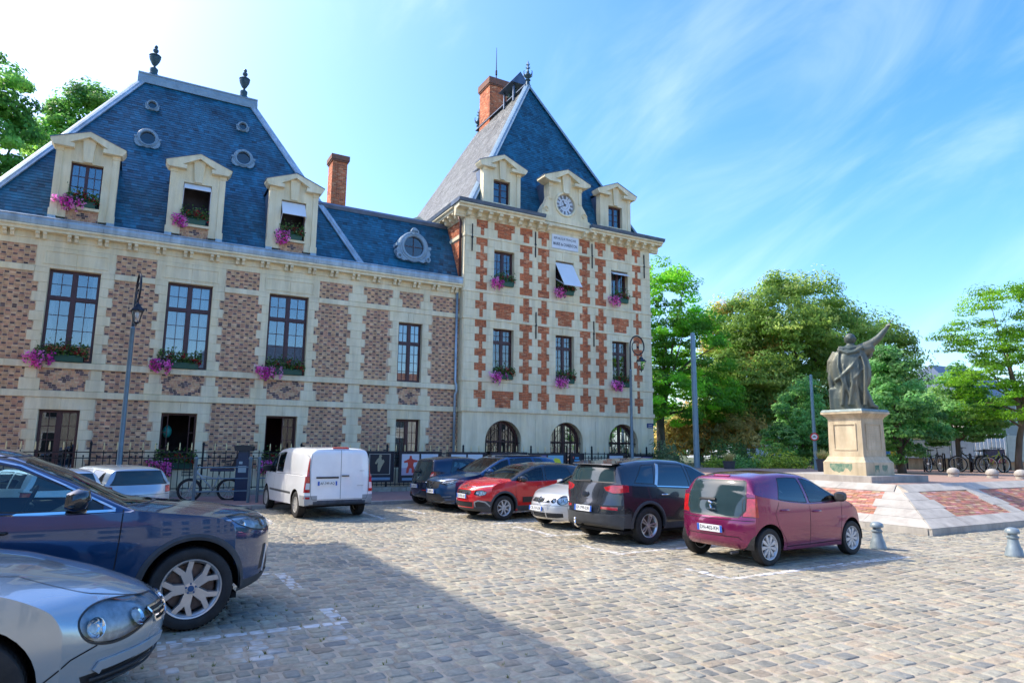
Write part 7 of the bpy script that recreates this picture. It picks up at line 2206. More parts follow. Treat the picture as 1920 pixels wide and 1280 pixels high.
# ---- near dark blue crossover (front quarter)
S = dict(paint=paint('navy_paint', (.004, .048, .135), .4, .16),
  prof=[(2.00, .27), (2.10, .29), (2.155, .40), (2.16, .60), (2.15, .82), (2.10, .905), (1.98, .965), (1.6, 1.03), (1.1, 1.085), (.80, 1.125), (.33, 1.375), (-.07, 1.555), (-.4, 1.62), (-.9, 1.645), (-1.5, 1.61), (-1.95, 1.54), (-2.15, 1.2), (-2.25, .9), (-2.3, .6), (-2.2, .3)],
  plan=[(2.16, .74), (1.95, .84), (1.6, .905), (1.2, .925), (0, .92), (-1.6, .92), (-2.3, .80)], belt=[(1.25, 1.06), (.3, 1.045), (-.6, 1.07), (-1.5, 1.12), (-2.1, 1.15)], sill=[(2.2, .27), (-2.2, .3)],
  cowl=.80, tail=-2.15, tumble=.2, crown=.06, Rt=.355, wheels=(1.345, -1.345), track=.815, rf=.46, rr=.28, fl=1.0, wheel_key='wheel_bmw', cladding=.05, mirror=(.42, 1.165), mirror_mat=paint('black_mirror_paint', (.01, .014, .02), .2, .1), mirror_size=1.12, arch=.415, steer=0.02,
  kz=[(.15, .95), (.28, .97), (.45, .985), (.62, .992), (.78, 1.004), (.88, 1.0), (1.0, .972), (1.1, .955), (1.3, .95)])
S['side_glass'] = [(auto_glass(S, -.32, .68, .062, -.10, 0), AUTOGL_C), (auto_glass(S, -1.25, -.42, .062, .3, -.10), AUTOGL), (auto_glass(S, -1.68, -1.35, .07, .8, .3), AUTOGL_D)]
S['screen'] = auto_screen(S, 1.14, 1.57, .05); S['rear_glass'] = auto_screen(S, 1.22, 1.52, .08, rear=True)
S['lamps'] = [('headlamp', [(1.62, .965), (1.80, .965), (2.15, .86), (2.16, .80), (2.02, .795), (1.86, .835), (1.72, .895)], 'S', LENS, True, REFLECT)]
S['pieces'] = [('kidney_grille', [(.03, .56), (.03, .84), (.30, .84), (.36, .70), (.28, .56)], 'F', BLACKP, -.01), ('kidney_grille', [(-.28, .56), (-.36, .70), (-.30, .84), (-.03, .84), (-.03, .56)], 'F', BLACKP, -.01), ('bumper_intake', [(-.60, .33), (-.5, .48), (.5, .48), (.60, .33)], 'F', BLACKP, -.01)]
S['side_pieces'] = [('lower_bumper', [(1.60, .1), (1.72, .36), (2.3, .40), (2.3, .1)], GREYP), ('sill_cladding', [(-.85, .2), (-.88, .40), (.90, .40), (.88, .2)], GREYP), ('air_curtain', [(1.97, .42), (2.02, .66), (2.06, .66), (2.10, .46)], BLACKP)]
S['lines'] = [([(.76, 1.07), (.745, .80), (.73, .60), (.71, .42)], 'S', DARK, .009, 0, 'shut_line'), ([(-.37, 1.04), (-.36, .6), (-.34, .4)], 'S', DARK, .009, 0, 'shut_line'), ([(-1.3, 1.065), (-.3, 1.05), (.70, 1.062)], 'S', CHROME, .022, .005, 'belt_trim'), ([(.70, 1.075), (.33, 1.27), (-.02, 1.445), (-.3, 1.515), (-.8, 1.535), (-1.4, 1.50)], 'S', CHROME, .018, .004, 'window_trim'),
  ([(.78, 1.09), (1.2, 1.06), (1.62, .985)], 'S', DARK, .007, 0, 'bonnet_line'), ([(2.02, .40), (2.06, .64)], 'S', WHITEL, .022, .008, 'bumper_blade'), ([(-.6, .905), (.6, .905)], 'F', DARK, .008, 0, 'bonnet_line'), ([(1.78, .99), (2.10, .88)], 'S', DARK, .007, 0, 'bonnet_line')]
S['decals'] = []
S['handles'] = [(-.14, .92), (-1.12, .94)]; S['handle_mat'] = BLACKP
SPEC['navy'] = S
wheel_parts('wheel_bmw', .355, .256, .225, (5, 'star'), ALLOY, M('blue_cap', (.02, .10, .22), .3))

# ---- silver saloon in the corner
S = dict(paint=paint('blue_silver_paint', (.36, .42, .45), .6, .24),
  prof=[(2.10, .20), (2.24, .26), (2.30, .40), (2.31, .50), (2.28, .60), (2.18, .675), (1.92, .785), (1.5, .90), (1.1, .965), (.92, 1.0), (.4, 1.22), (.0, 1.38), (-.4, 1.44), (-1.0, 1.44), (-1.5, 1.33), (-1.95, 1.10), (-2.3, 1.03), (-2.4, .8), (-2.42, .5), (-2.3, .3)],
  plan=[(2.31, .64), (2.05, .76), (1.7, .84), (1.3, .875), (0, .88), (-1.6, .87), (-2.4, .76)], belt=[(1.1, .925), (0, .93), (-1, .96), (-2.2, 1.0)], sill=[(2.3, .21), (-2.4, .24)], cowl=.92, tail=-1.95, tumble=.2, crown=.075, Rt=.318, wheels=(1.30, -1.38), track=.765, rf=.55, rr=.3, fl=1.1, wheel_key='wheel_passat', mirror=(.6, .98), arch=.36, pow=2.3,
  kz=[(.15, .95), (.3, .98), (.5, 1.0), (.62, .995), (.75, .98), (.85, .955), (.95, .93), (1.3, .92)])
S['side_glass'] = [(auto_glass(S, -.1, .82, .055, -.1, 0), AUTOGL_C), (auto_glass(S, -1.2, -.19, .055, .2, -.1), AUTOGL)]
S['screen'] = auto_screen(S, 1.02, 1.38); S['rear_glass'] = auto_screen(S, 1.12, 1.36, .08, rear=True)
S['lamps'] = [('headlamp', [(1.82, .605), (1.82, .66), (1.88, .705), (2.03, .695), (2.29, .635), (2.33, .585), (2.20, .545), (2.12, .495), (2.02, .475), (1.93, .49), (1.86, .53)], 'S', LENS, True, REFLECT)]
S['lamps'] = [(S['lamps'][0][0], rounded(S['lamps'][0][1], 2))+S['lamps'][0][2:]]
S['pieces'] = [('grille', [(-.34, .51), (-.38, .60), (.38, .60), (.34, .51)], 'F', BLACKP, -.01), ('bumper_intake', [(-.70, .24), (-.74, .34), (.74, .34), (.70, .24)], 'F', BLACKP, -.01)]
S['lines'] = [([(1.66, .34), (1.80, .45), (1.92, .49)], 'S', DARK, .008, 0, 'bumper_line'), ([(1.92, .345), (1.94, .375), (2.14, .385), (2.40, .40)], 'S', M('bumper_rub_strip', (.38, .43, .46), .3, metal=.4), .055, .012, 'rub_strip'), ([(1.92, .315), (2.14, .355), (2.40, .37)], 'S', DARK, .006, .002, 'rub_strip_edge'),
  ([(-.38, .60), (-.34, .51), (.34, .51), (.38, .60), (-.38, .60)], 'F', CHROME, .014, .01, 'grille_frame'), ([(-.35, .54), (.35, .54)], 'F', CHROME, .012, .006, 'grille_bar'), ([(-.36, .57), (.36, .57)], 'F', CHROME, .012, .006, 'grille_bar'), (circ(0, .555, .065), 'F', CHROME, .018, .012, 'badge_ring'), ([(-.03, .59), (0, .52), (.03, .59)], 'F', CHROME, .014, .012, 'badge_letter'),
  ([(-.7, .31), (.7, .31)], 'F', GREYP, .012, .012, 'intake_bar'), ([(-.7, .275), (.7, .275)], 'F', GREYP, .012, .012, 'intake_bar'), ([(1.02, .945), (1.5, .87), (1.86, .745), (2.15, .665)], 'S', DARK, .006, 0, 'bonnet_line'), ([(.84, .9), (.80, .3)], 'S', DARK, .006, 0, 'shut_line')]
SPEC['silver'] = S
wheel_parts('wheel_passat', .318, .205, .20, (7, 'single'), ALLOY, ALLOY)

# ---- white panel van
S = dict(paint=paint('white_paint', (.82, .82, .81), 0.0, .3),
  prof=[(2.25, .26), (2.36, .30), (2.40, .5), (2.38, .78), (2.28, .95), (1.95, 1.12), (1.72, 1.22), (1.25, 1.58), (1.0, 1.74), (.7, 1.83), (.2, 1.87), (-1.0, 1.88), (-2.0, 1.865), (-2.26, 1.84), (-2.325, 1.76), (-2.355, 1.2), (-2.365, .75), (-2.38, .55), (-2.36, .40), (-2.28, .36)],
  plan=[(2.4, .74), (2.1, .86), (1.6, .94), (0, .955), (-1.8, .955), (-2.2, .94), (-2.38, .92)], belt=[(1.75, 1.14), (1.0, 1.10), (0, 1.10), (-2.3, 1.12)], sill=[(2.4, .28), (-2.4, .36)], cowl=1.75, tail=-2.34, tumble=.11, crown=.04, Rt=.345, wheels=(1.55, -1.50), track=.825, rf=.35, rr=.10, rl=.25, sig=.03, pow=6, wheel_key='wheel_van', mirror=(1.35, 1.22), mirror_mat=BLACKP, mirror_size=1.2, arch=.40, floor=.35, rear_seats=False)
S['side_glass'] = [(auto_glass(S, .72, 1.66, .10, -.06, 0), AUTOGL_C), (auto_glass(S, -.02, .64, .12, -.04, -.06, lo=.06), AUTOGL)]
S['screen'] = auto_screen(S, 1.26, 1.74)
S['lamps'] = [('tail_lamp', [(.80, .70), (.815, 1.30), (.80, 1.70), (1.1, 1.70), (1.1, .70)], 'B', REDL, True, None, 2.2)]
S['pieces'] = [('rear_bumper', [(-1.1, .2), (-1.1, .62), (-.78, .62), (-.74, .50), (.74, .50), (.78, .62), (1.1, .62), (1.1, .2)], 'B', M('worn_bumper_plastic', (.05, .065, .09), .6, var=.35, vscale=5), 0)]
S['side_pieces'] = [('side_rub_strip', [(-1.08, .60), (-1.08, .66), (1.12, .66), (1.12, .60)], GREYP), ('rear_corner_panel', [(-2.5, .2), (-2.5, .62), (-1.92, .62), (-1.92, .2)], M('grey_bumper_side', (.30, .31, .31), .6, var=.2))]
S['lines'] = [([(0, .52), (0, 1.80)], 'B', DARK, .010, 0, 'door_gap'), ([(-.74, .52), (-.78, .62), (-.795, 1.3), (-.76, 1.76), (-.70, 1.80), (.70, 1.80), (.76, 1.76), (.795, 1.3), (.78, .62), (.74, .52), (-.74, .52)], 'B', DARK, .008, 0, 'door_gap'), ([(.06, 1.08), (.66, 1.08)], 'B', BLACKP, .045, .015, 'plate_lamp_bar'), ([(-.22, 1.12), (-.02, 1.12)], 'B', BLACKP, .03, .03, 'door_handle'),
  ([(.68, .4), (.68, 1.70)], 'S', DARK, .006, 0, 'shut_line'), ([(-.62, .68), (-.6, 1.72)], 'S', DARK, .006, 0, 'shut_line'), ([(-1.9, 1.13), (-.6, 1.13), (.6, 1.10)], 'S', DARK, .006, 0, 'crease'), ([(1.58, .5), (1.60, 1.12)], 'S', DARK, .006, 0, 'shut_line'), ([(.81, .86), (1.0, .86)], 'B', WHITEL, .16, .004, 'reverse_lamp'), ([(-.81, .86), (-1.0, .86)], 'B', WHITEL, .16, .004, 'reverse_lamp'), ([(.81, 1.44), (1.0, 1.44)], 'B', WHITEL, .05, .004, 'lamp_divider'), ([(-.81, 1.44), (-1.0, 1.44)], 'B', WHITEL, .05, .004, 'lamp_divider'), ([(.80, .56), (1.0, .56)], 'B', REDL, .05, .006, 'reflector_strip'), ([(-.52, 1.25), (-.66, 1.25)], 'B', ALLOY, .02, .004, 'model_badge'), ([(-.46, .86), (-.64, .86)], 'B', ALLOY, .02, .004, 'model_badge')]
S['decals'] = [('high_brake_lamp', [(-.22, 1.825), (.22, 1.825), (.20, 1.845), (-.20, 1.845)], 'B', REDL, .004, .03)]
SPEC['van'] = S
wheel_parts('wheel_van', .345, .205, .21, (12, 'wide'), M('grey_steel_wheel', (.42, .40, .36), .6, var=.2), HUBCAP)

def place(key, name, label, cat, wheel_pt, which, side, heading, scale=1.0, group='cars parked in the square'):
    """put the car so that the given wheel (0 front, 1 rear; side -1 right, 1 left) touches wheel_pt on its outer face"""
    S = SPEC[key]
    wx = S['wheels'][which]; wy = side*(S['track']+.10)
    h = R(heading)
    ox = wheel_pt[0]-scale*(wx*cos(h)-wy*sin(h)); oy = wheel_pt[1]-scale*(wx*sin(h)+wy*cos(h))
    root = thing(name, label, cat, (ox, oy, 0.002), h, group, scale)
    build_car(S, root)
    return root
c = place('purple', 'hatchback_car', 'small purple hatchback seen from behind, nearest of the right-hand row', 'car', (8.97, 7.50), 1, -1, 3.5, 1.0)
plate(c, -1.690, .545, -1, 'DN-402-KH', tilt=R(3))
m = MB(); m.tube([(-1.625, .0, .86), (-1.625, .03, .92), (-1.625, -.02, .95), (-1.625, .05, .97)], .018, 5); m.box(-1.635, -1.61, -.085, .085, .845, .865); m.build('badge', CHROME, c)
m = MB(); m.tube([(-1.55, -.45, .20), (-1.72, -.45, .20)], .022, 8); m.build('exhaust_pipe', GREYP, c)
c = place('grey', 'crossover_car', 'dark grey crossover seen from behind with chrome window trim, beside the purple hatchback', 'car', (8.78, 10.20), 1, -1, 4.5, 1.0)
plate(c, -2.250, .66, -1, 'EP-799-DR', y=.0, tilt=R(-4))
m = MB(); m.lathe([(0, 0), (.055, 0), (.055, .012), (0, .012)], (-2.18, 0, .93), 18, 'x'); b_ = m.build('badge', CHROME, c); b_.scale = (1, 1.5, 1)
m = MB(); m.tube([(-1.05, 0, 1.63), (-1.20, 0, 1.76)], [.012, .005], 5); m.build('roof_aerial', BLACKP, c)
m = MB(); m.tube([(-2.15, .10, .34), (-2.30, .10, .30), (-2.36, .10, .34), (-2.36, .10, .42)], .022, 8); m.sphere((-2.36, .10, .445), .032); m.build('tow_hook', CHROME, c, smooth=True)
m = MB(); m.prism([(-1.74, 1.575), (-2.0, 1.52), (-2.01, 1.50), (-1.74, 1.54)], -.60, .60, 'y'); m.build('roof_spoiler', SPEC['grey']['paint'], c)
c = place('silver_small', 'supermini_car', 'pale silver supermini with round headlamps, between the red car and the grey crossover', 'car', (8.95, 12.62), 0, 1, 184.5, .97)
plate(c, 1.978, .455, 1, 'CB-259-DB', y=-.1, tilt=R(-6))
c = place('red', 'hatchback_car', 'bright red hatchback with dark roof and grey bumper facing the camera', 'car', (8.21, 15.03), 0, 1, 184.5, .97)
plate(c, 2.078, .60, 1, 'EX-521-LR', y=-.02, w=.5)
c = place('blue_suv', 'crossover_car', 'deep blue crossover with slanted headlamps, partly hidden behind the red hatchback', 'car', (8.30, 17.2), 0, 1, 184, .97)
plate(c, 2.216, .58, 1, 'FL-608-QV', y=-.0, w=.5)
c = place('dark_hatch', 'hatchback_car', 'midnight blue hatchback seen from behind, farthest of the right-hand row', 'car', (8.05, 20.45), 1, 1, 4, .97)
plate(c, -1.80, .63, -1, 'DL-264-ZX', y=.12, tilt=R(3))
c = place('van', 'delivery_van', 'white panel van seen from behind with two rear doors', 'van', (3.60, 17.75), 1, 1, 95.0, .95)
plate(c, -2.378, .93, -1, 'AF-749-AQ', y=.36, w=.52)
c = place('ice_suv', 'estate_car', 'silver-blue estate car by the railings, its rear window above the navy bonnet', 'car', (.55, 18.6), 1, -1, 116, .88)
SPEC['white_suv'] = dict(SPEC['ice_suv'], paint=paint('cold_white_paint', (.62, .66, .70), .2, .3))
c = place('white_suv', 'estate_car', 'whitish estate car left of the pale silver one, mostly behind the navy windscreen', 'car', (-.75, 17.2), 1, -1, 116, .88)
c = place('navy', 'crossover_car', 'large navy crossover with alloy wheel, in the near left of the square', 'car', (.58, 7.64), 0, -1, 3.0, 1.12)
c = place('silver', 'saloon_car', 'silver saloon car cut off by the lower left corner', 'car', (-.82, 5.03), 0, -1, 2.0, 1.13)
# ---------------------------------------------------------------- garden, trees, background
GRASSM = M('garden_soil', (.07, .085, .035), .95, var=.4, vscale=3, bump=.4)
m = MB(); m.box(23.3, 75, 24.02, 70, -.05, .86); m.box(60.02, 75, -10, 24.0, -.05, .86); kind(m.build('garden_ground', GRASSM), 'structure')

def tree(name, label, base, trunk_h, trunk_r, lobes, nclump, per, leaf, pal, seed, hang=0.0, clump_r=.75, group=None, cat='tree', narrow=.5, fill=.25, flat=.75, limbs=10, lean=(0, 0)):
    r = np.random.default_rng(seed)
    t = thing(name, label, cat, base, group=group)
    lob = np.array([l[:3] for l in lobes]); rad = np.array([l[3:] for l in lobes])
    vol = rad.prod(1)**(2/3); pr = vol/vol.sum()
    Ct, On = [], []
    guard = 0
    while len(Ct) < nclump and guard < nclump*20:
        guard += 1
        k = r.choice(len(lobes), p=pr)
        d = r.normal(size=3); d /= np.linalg.norm(d)
        if d[2] < -.75 and r.random() < .6: continue
        s = r.uniform(.80, 1.06) if r.random() > fill else r.uniform(.35, .8)
        p = lob[k]+d*rad[k]*s
        q = ((p-lob)/rad); ins = (np.linalg.norm(q, axis=1) < .72)
        ins[k] = False
        if ins.any() and r.random() < .8: continue
        Ct.append(p); On.append(d/rad[k]*rad[k].mean())
    Ct = np.array(Ct); On = np.array(On)
    parts = []
    nC = len(Ct)
    pal = np.array(pal)
    for i in range(nC):
        n = int(per*r.uniform(.6, 1.3)); cr = clump_r*r.uniform(.65, 1.3)
        d = r.normal(size=(n, 3)); d /= np.linalg.norm(d, axis=1, keepdims=True)
        d[:, 2] = np.where(d[:, 2] < -.1, d[:, 2]*.35, d[:, 2])
        out = On[i]/np.linalg.norm(On[i])
        P = Ct[i]+d*cr*np.array((1, 1, flat))*r.uniform(.45, 1.05, (n, 1))**.6
        P[:, 2] -= hang*.35*cr*np.linalg.norm(d[:, :2], axis=1)
        N = d*np.array((1, 1, 1.2))+out*.5+r.normal(0, .45, (n, 3))+np.array((0, 0, .35-.5*hang))
        base_c = pal[r.integers(0, len(pal))]*r.uniform(.78, 1.22)
        col = base_c[None]*r.uniform(.78, 1.25, (n, 1))*np.where(r.random((n, 1)) < .12, 1.3, 1.0)
        L = leaf*r.uniform(.65, 1.3, n)
        parts.append((leaf_quads(P, N, L, L*narrow, r, hang), np.c_[col, np.ones(n)]))
    cr_ = cloud('crown', parts, LEAF, t)
    m = MB()
    top = lob.mean(0)*np.array((.5, .5, 1)); top[2] = min(lob[:, 2].max(), lob.mean(0)[2]+rad[:, 2].max()*.35)
    tp = [(0, 0, -.1), (lean[0]*.1, lean[1]*.1, trunk_h*.3), (lean[0]*.5, lean[1]*.5, trunk_h*.7), (lean[0], lean[1], trunk_h), (lean[0]*.6+top[0]*.4, lean[1]*.6+top[1]*.4, (trunk_h+top[2])/2), tuple(top)]
    m.tube(tp, [trunk_r*1.35, trunk_r*1.05, trunk_r*.95, trunk_r*.85, trunk_r*.55, trunk_r*.2], 10)
    m.build('trunk', BARK, t, smooth=True)
    for i in r.choice(nC, min(limbs, nC), replace=False):
        m = MB()
        a = np.array(tp[3])+(np.array(tp[4])-np.array(tp[3]))*r.uniform(-.15, .9); b = Ct[i]
        mid = (a+b)/2+np.array((0, 0, r.uniform(-.1, .5)))
        m.tube([tuple(a), tuple(mid), tuple(b)], [trunk_r*.38, trunk_r*.22, trunk_r*.06], 6); m.build('limb', BARK, t, smooth=True)
    return t
BRIGHT = [(0.156, 0.39, 0.031), (0.101, 0.265, 0.025), (0.218, 0.484, 0.044), (0.078, 0.195, 0.022)]
OLIVE = [(.19, .33, .065), (.15, .26, .05), (.28, .38, .10), (.11, .20, .04)]
RUST = [(0.423, 0.321, 0.092), (0.304, 0.261, 0.076), (0.5, 0.405, 0.135), (0.22, 0.194, 0.059)]
LINDEN = [(0.098, 0.252, 0.065), (0.138, 0.325, 0.098), (0.069, 0.179, 0.048), (0.195, 0.374, 0.13)]
DARKG = [(0.036, 0.098, 0.026), (0.052, 0.13, 0.033), (0.072, 0.156, 0.046)]
LOCUST = [(.13, .30, .015), (.10, .25, .012), (.17, .36, .025), (.07, .17, .012)]
PLANEC = [(0.097, 0.263, 0.053), (0.14, 0.351, 0.07), (0.062, 0.176, 0.039), (0.193, 0.386, 0.088)]
tree('ash_tree', 'tall bright green tree directly beside the tower', (29.0, 32.4, .1), 3.4, .28,
     [(.2, 0, 11.3, 2.2, 2.2, 2.9), (-.9, .4, 8.4, 2.2, 2.2, 2.4), (1.9, -1.0, 7.6, 2.4, 2.2, 2.6), (.6, -.5, 5.2, 2.6, 2.4, 2.0), (2.9, -1.5, 4.9, 1.9, 1.8, 1.5), (-1.2, 0, 5.0, 1.5, 1.6, 1.7), (2.1, -1.3, 9.4, 1.4, 1.4, 1.4)], 250, 190, .21, BRIGHT, 1, clump_r=.72, narrow=.5)
tree('chestnut_tree', 'huge olive green chestnut tree, tallest behind the statue', (40.4, 30.4, .86), 2.6, .45,
     [(-.8, 0, 9.6, 3.6, 3.4, 3.6), (-3.0, 1.3, 6.0, 2.9, 2.8, 3.3), (2.6, -1.6, 7.2, 3.3, 3.0, 3.6), (4.9, -2.8, 6.4, 2.4, 2.4, 3.4), (.4, -.4, 4.6, 3.4, 3.0, 2.6), (5.4, -3.0, 3.4, 2.2, 2.2, 2.2)], 400, 220, .26, OLIVE, 2, hang=.5, clump_r=1.05, narrow=.42, flat=.95)
tree('chestnut_tree', 'browning chestnut tree with rusty lower leaves between tower and statue', (36.9, 33.0, .86), 2.2, .38,
     [(.6, 0, 8.6, 2.9, 2.6, 3.0), (-1.0, .4, 5.8, 2.8, 2.6, 2.6), (1.6, -.8, 5.4, 2.6, 2.5, 2.6), (-1.9, .6, 3.0, 2.4, 2.3, 1.7), (1.0, -.6, 2.9, 2.6, 2.4, 1.6)], 290, 200, .26, OLIVE+RUST[:1], 3, hang=.5, clump_r=.98, narrow=.42, flat=.95)
tree('chestnut_tree', 'small rust-brown chestnut low behind the plain grey pole', (32.6, 32.6, .5), 1.4, .2,
     [(0, 0, 2.4, 2.0, 1.9, 1.2), (2.0, -1.2, 2.4, 1.8, 1.7, 1.2), (-1.3, .7, 1.9, 1.2, 1.2, 1.0)], 95, 130, .30, RUST, 4, hang=.5, clump_r=.75, narrow=.42, flat=.85)
tree('linden_tree', 'dense mid green linden tree directly behind the statue pedestal', (26.4, 15.6, .95), .9, .14,
     [(0, 0, 3.7, .8, .8, 1.5), (-.1, 0, 2.4, 1.25, 1.25, 1.4), (.5, -.3, 1.7, 1.2, 1.2, 1.0), (-.3, .2, 1.4, 1.3, 1.2, .9)], 130, 150, .15, LINDEN, 5, hang=.3, clump_r=.42, narrow=.62)
tree('linden_tree', 'round green linden tree with a dark trunk by the notice boards', (31.6, 16.1, .95), 1.3, .11,
     [(0, 0, 3.7, .9, .9, 1.0), (-.2, 0, 2.7, 1.5, 1.5, 1.1), (.5, -.3, 2.2, 1.5, 1.4, .9), (-.7, .4, 2.0, 1.1, 1.1, .8)], 130, 140, .15, LINDEN+[(.16, .30, .08)], 6, hang=.3, clump_r=.45, narrow=.62)
tree('locust_tree', 'feathery yellow-green locust tree at the picture edge', (31.7, 13.9, .95), 2.0, .12,
     [(-.2, -.3, 7.2, 1.7, 1.7, .8), (-1.1, .6, 5.6, 1.4, 1.4, .8), (.2, -.1, 5.4, 1.7, 1.7, 1.1), (-.6, .3, 3.9, 1.8, 1.7, 1.0), (-.2, .0, 2.7, 1.9, 1.8, .8), (.9, -.9, 4.2, 1.7, 1.7, 1.6)], 230, 130, .14, LOCUST, 7, hang=.5, clump_r=.52, narrow=.34, flat=.45, fill=.35, lean=(.2, -.2))
tree('hornbeam_tree', 'small rounded green tree under the chestnut, left of the pedestal', (29.9, 22.7, .86), .8, .12,
     [(0, 0, 3.4, .9, .9, 1.2), (0, 0, 2.2, 1.5, 1.4, 1.2), (-.4, .2, 1.3, 1.5, 1.4, .8), (.7, -.4, 1.4, 1.3, 1.2, .9)], 130, 140, .16, LINDEN, 8, hang=.2, clump_r=.46, narrow=.6)
tree('plane_tree', 'tall leafy plane tree rising behind the wing roof at the frame edge', (-10.6, 52.0, 0), 14, .5,
     [(0, 0, 24.2, 2.4, 2.4, 2.6), (.4, 0, 21, 2.8, 2.6, 3.0), (-2.5, 1, 22, 2.6, 2.6, 3.2), (.8, 0, 17.5, 2.6, 2.6, 3.0), (-2.5, 0, 17.5, 3, 3, 3), (0, 0, 14, 2.4, 2.4, 2.4)], 230, 150, .30, PLANEC, 9, clump_r=.95, narrow=.7)
tree('plane_tree', 'lower plane tree crown showing over the left hip of the wing roof', (-5.2, 57.0, 0), 16, .5,
     [(0, 0, 26.2, 2.4, 2.4, 2.2), (1.4, 0, 24, 2.4, 2.4, 2.4), (-1.6, 0, 23.6, 2.4, 2.4, 2.4), (0, 0, 21, 3.2, 2.8, 2.6), (0, 0, 17.5, 3.0, 2.8, 2.6)], 190, 150, .30, PLANEC, 10, clump_r=.95, narrow=.7)
tree('far_tree', 'small dark green tree far off beside the slate roof', (60.5, 36.5, .8), 3, .3, [(0, 0, 5.6, 2.2, 2.2, 2.2), (1.6, -1, 5.0, 2, 2, 1.8)], 70, 60, .45, DARKG, 11, clump_r=.8)
# far off belt of trees closing the view
r = np.random.default_rng(77)
parts = []
for i in range(240):
    a = r.uniform(.55, 1.45); D = r.uniform(85, 125)
    c_ = np.array((sin(a)*D, cos(a)*D, r.uniform(1.0, 7.5)))
    n = 50; d = r.normal(size=(n, 3)); d /= np.linalg.norm(d, axis=1, keepdims=True)
    parts.append((leaf_quads(c_+d*np.array((2.6, 2.6, 1.8)), d+r.normal(0, .4, (n, 3)), 1.1, .8, r), pick(DARKG+LINDEN[:2], n, r)))
o = cloud('distant_woodland', parts, LEAF); kind(o, 'stuff'); tag(o, 'distant belt of dark green trees beyond the garden', 'woodland')

def shrub(name, label, loc, rx, ry, rz, n, leaf, pal, seed, narrow=.4, spiky=False, group='shrubs in the garden bed'):
    r = np.random.default_rng(seed)
    t = thing(name, label, 'shrub', loc, group=group)
    d = r.normal(size=(n, 3)); d /= np.linalg.norm(d, axis=1, keepdims=True); d[:, 2] = np.abs(d[:, 2])
    s = r.uniform(.55, 1.08, (n, 1)); lump = 1+.18*np.sin(d[:, :1]*7+seed)+.15*np.sin(d[:, 1:2]*6)
    P = d*np.array((rx, ry, rz))*s*lump
    N = np.cross(d, r.normal(size=(n, 3))) if spiky else d+r.normal(0, .5, (n, 3))
    col = pick(pal, n, r, .28)
    if spiky:
        N /= np.linalg.norm(N, axis=1, keepdims=True)
        L = leaf*r.uniform(.7, 1.2, n); b = np.cross(N, d)
        A = d*np.array((rx, ry, rz))*.1; Bp = P
        w = leaf*narrow*.5
        Q = np.stack([A, (A+Bp)/2+b*w, Bp, (A+Bp)/2-b*w], 1)
    else: Q = leaf_quads(P, N, leaf*r.uniform(.7, 1.3, n), leaf*narrow, r)
    cloud('foliage', [(Q, col)], LEAF, t)
    m = MB(); m.tube([(0, 0, -.05), (.02, 0, rz*.6)], [.05, .02], 6); m.build('stem', BARK, t)
    return t
YG = [(0.259, 0.36, 0.043), (0.187, 0.288, 0.043), (0.346, 0.418, 0.072), (0.115, 0.202, 0.029)]
for i, (x, y, rx, rz, pal, lb) in enumerate(((27.0, 21.2, .95, .75, YG, 'yellow-green shrub beside the signpost'), (25.9, 21.9, .9, .8, YG, 'yellow-green shrub second from the signpost'), (24.9, 22.4, .85, .62, LINDEN, 'mid green shrub in the middle of the garden bed'), (24.0, 23.0, .6, .55, YG, 'low golden shrub beside the spiky palm-like plant'),
      (26.6, 24.6, 1.3, 1.3, DARKG, 'dark green shrub behind the garden bed'), (28.2, 22.6, 1.1, .95, YG, 'bright shrub under the small rounded tree'), (22.0, 24.2, .9, 1.25, [(.10, .16, .07), (.16, .22, .10)], 'grey-green bushy shrub behind the plain pole'), (30.6, 28.2, 1.7, 1.5, DARKG, 'dark shrub in the shade of the chestnut'), (33.6, 26.6, 1.6, 1.3, DARKG, 'dark shrub beyond the rounded tree'))):
    shrub('garden_shrub', lb, (x, y, .80 if y < 24 else .86), rx, rx, rz, 750, .20, pal, 200+i)
m = MB(); m.box(20.8, 29.5, 20.3, 24.0, -.05, .80); kind(m.build('garden_bed_ground', GRASSM), 'structure')
shrub('palm_like_plant', 'spiky green plant with sword leaves between the shrubs', (23.6, 21.6, .8), .6, .6, .75, 70, .5, [(.07, .18, .03), (.10, .24, .05)], 220, .10, True, None)
STRAW = [(.42, .36, .14), (.50, .42, .18), (.36, .34, .10)]
for k, (x, y, z, lb) in enumerate(((22.9, 21.2, .8, 'dark pot of straw-coloured grass behind the grey crossover'), (24.5, 17.7, .95, 'dark pot of straw-coloured grass beside the pedestal'))):
    t = thing('grass_planter', lb, 'planter', (x, y, z), group='pots of ornamental grass')
    m = MB(); m.lathe([(.20, 0), (.27, .46), (.29, .47), (.29, .50), (.25, .50), (.24, .42), (0, .42)], n=20); m.build('pot', M('pot_grey', (.05, .055, .065), .6), t, smooth=40)
    r = np.random.default_rng(300+k); n = 260
    a = r.uniform(0, 2*pi, n); sp = r.uniform(.05, .48, n); h = r.uniform(.25, .50, n)
    A = np.c_[.1*np.cos(a), .1*np.sin(a), np.full(n, .42)]; B = np.c_[sp*np.cos(a), sp*np.sin(a), .45+h*(1-.5*sp)]; Mi = (A+B)/2+np.array((0, 0, .10))
    b = np.c_[-np.sin(a), np.cos(a), np.zeros(n)]*.008
    cloud('grass_tuft', [(np.stack([A-b, A+b, Mi+b, Mi-b], 1), pick(STRAW+[(.2, .26, .06)], n, r)), (np.stack([Mi-b, Mi+b, B+b*.2, B-b*.2], 1), pick(STRAW, n, r))], LEAF, t)

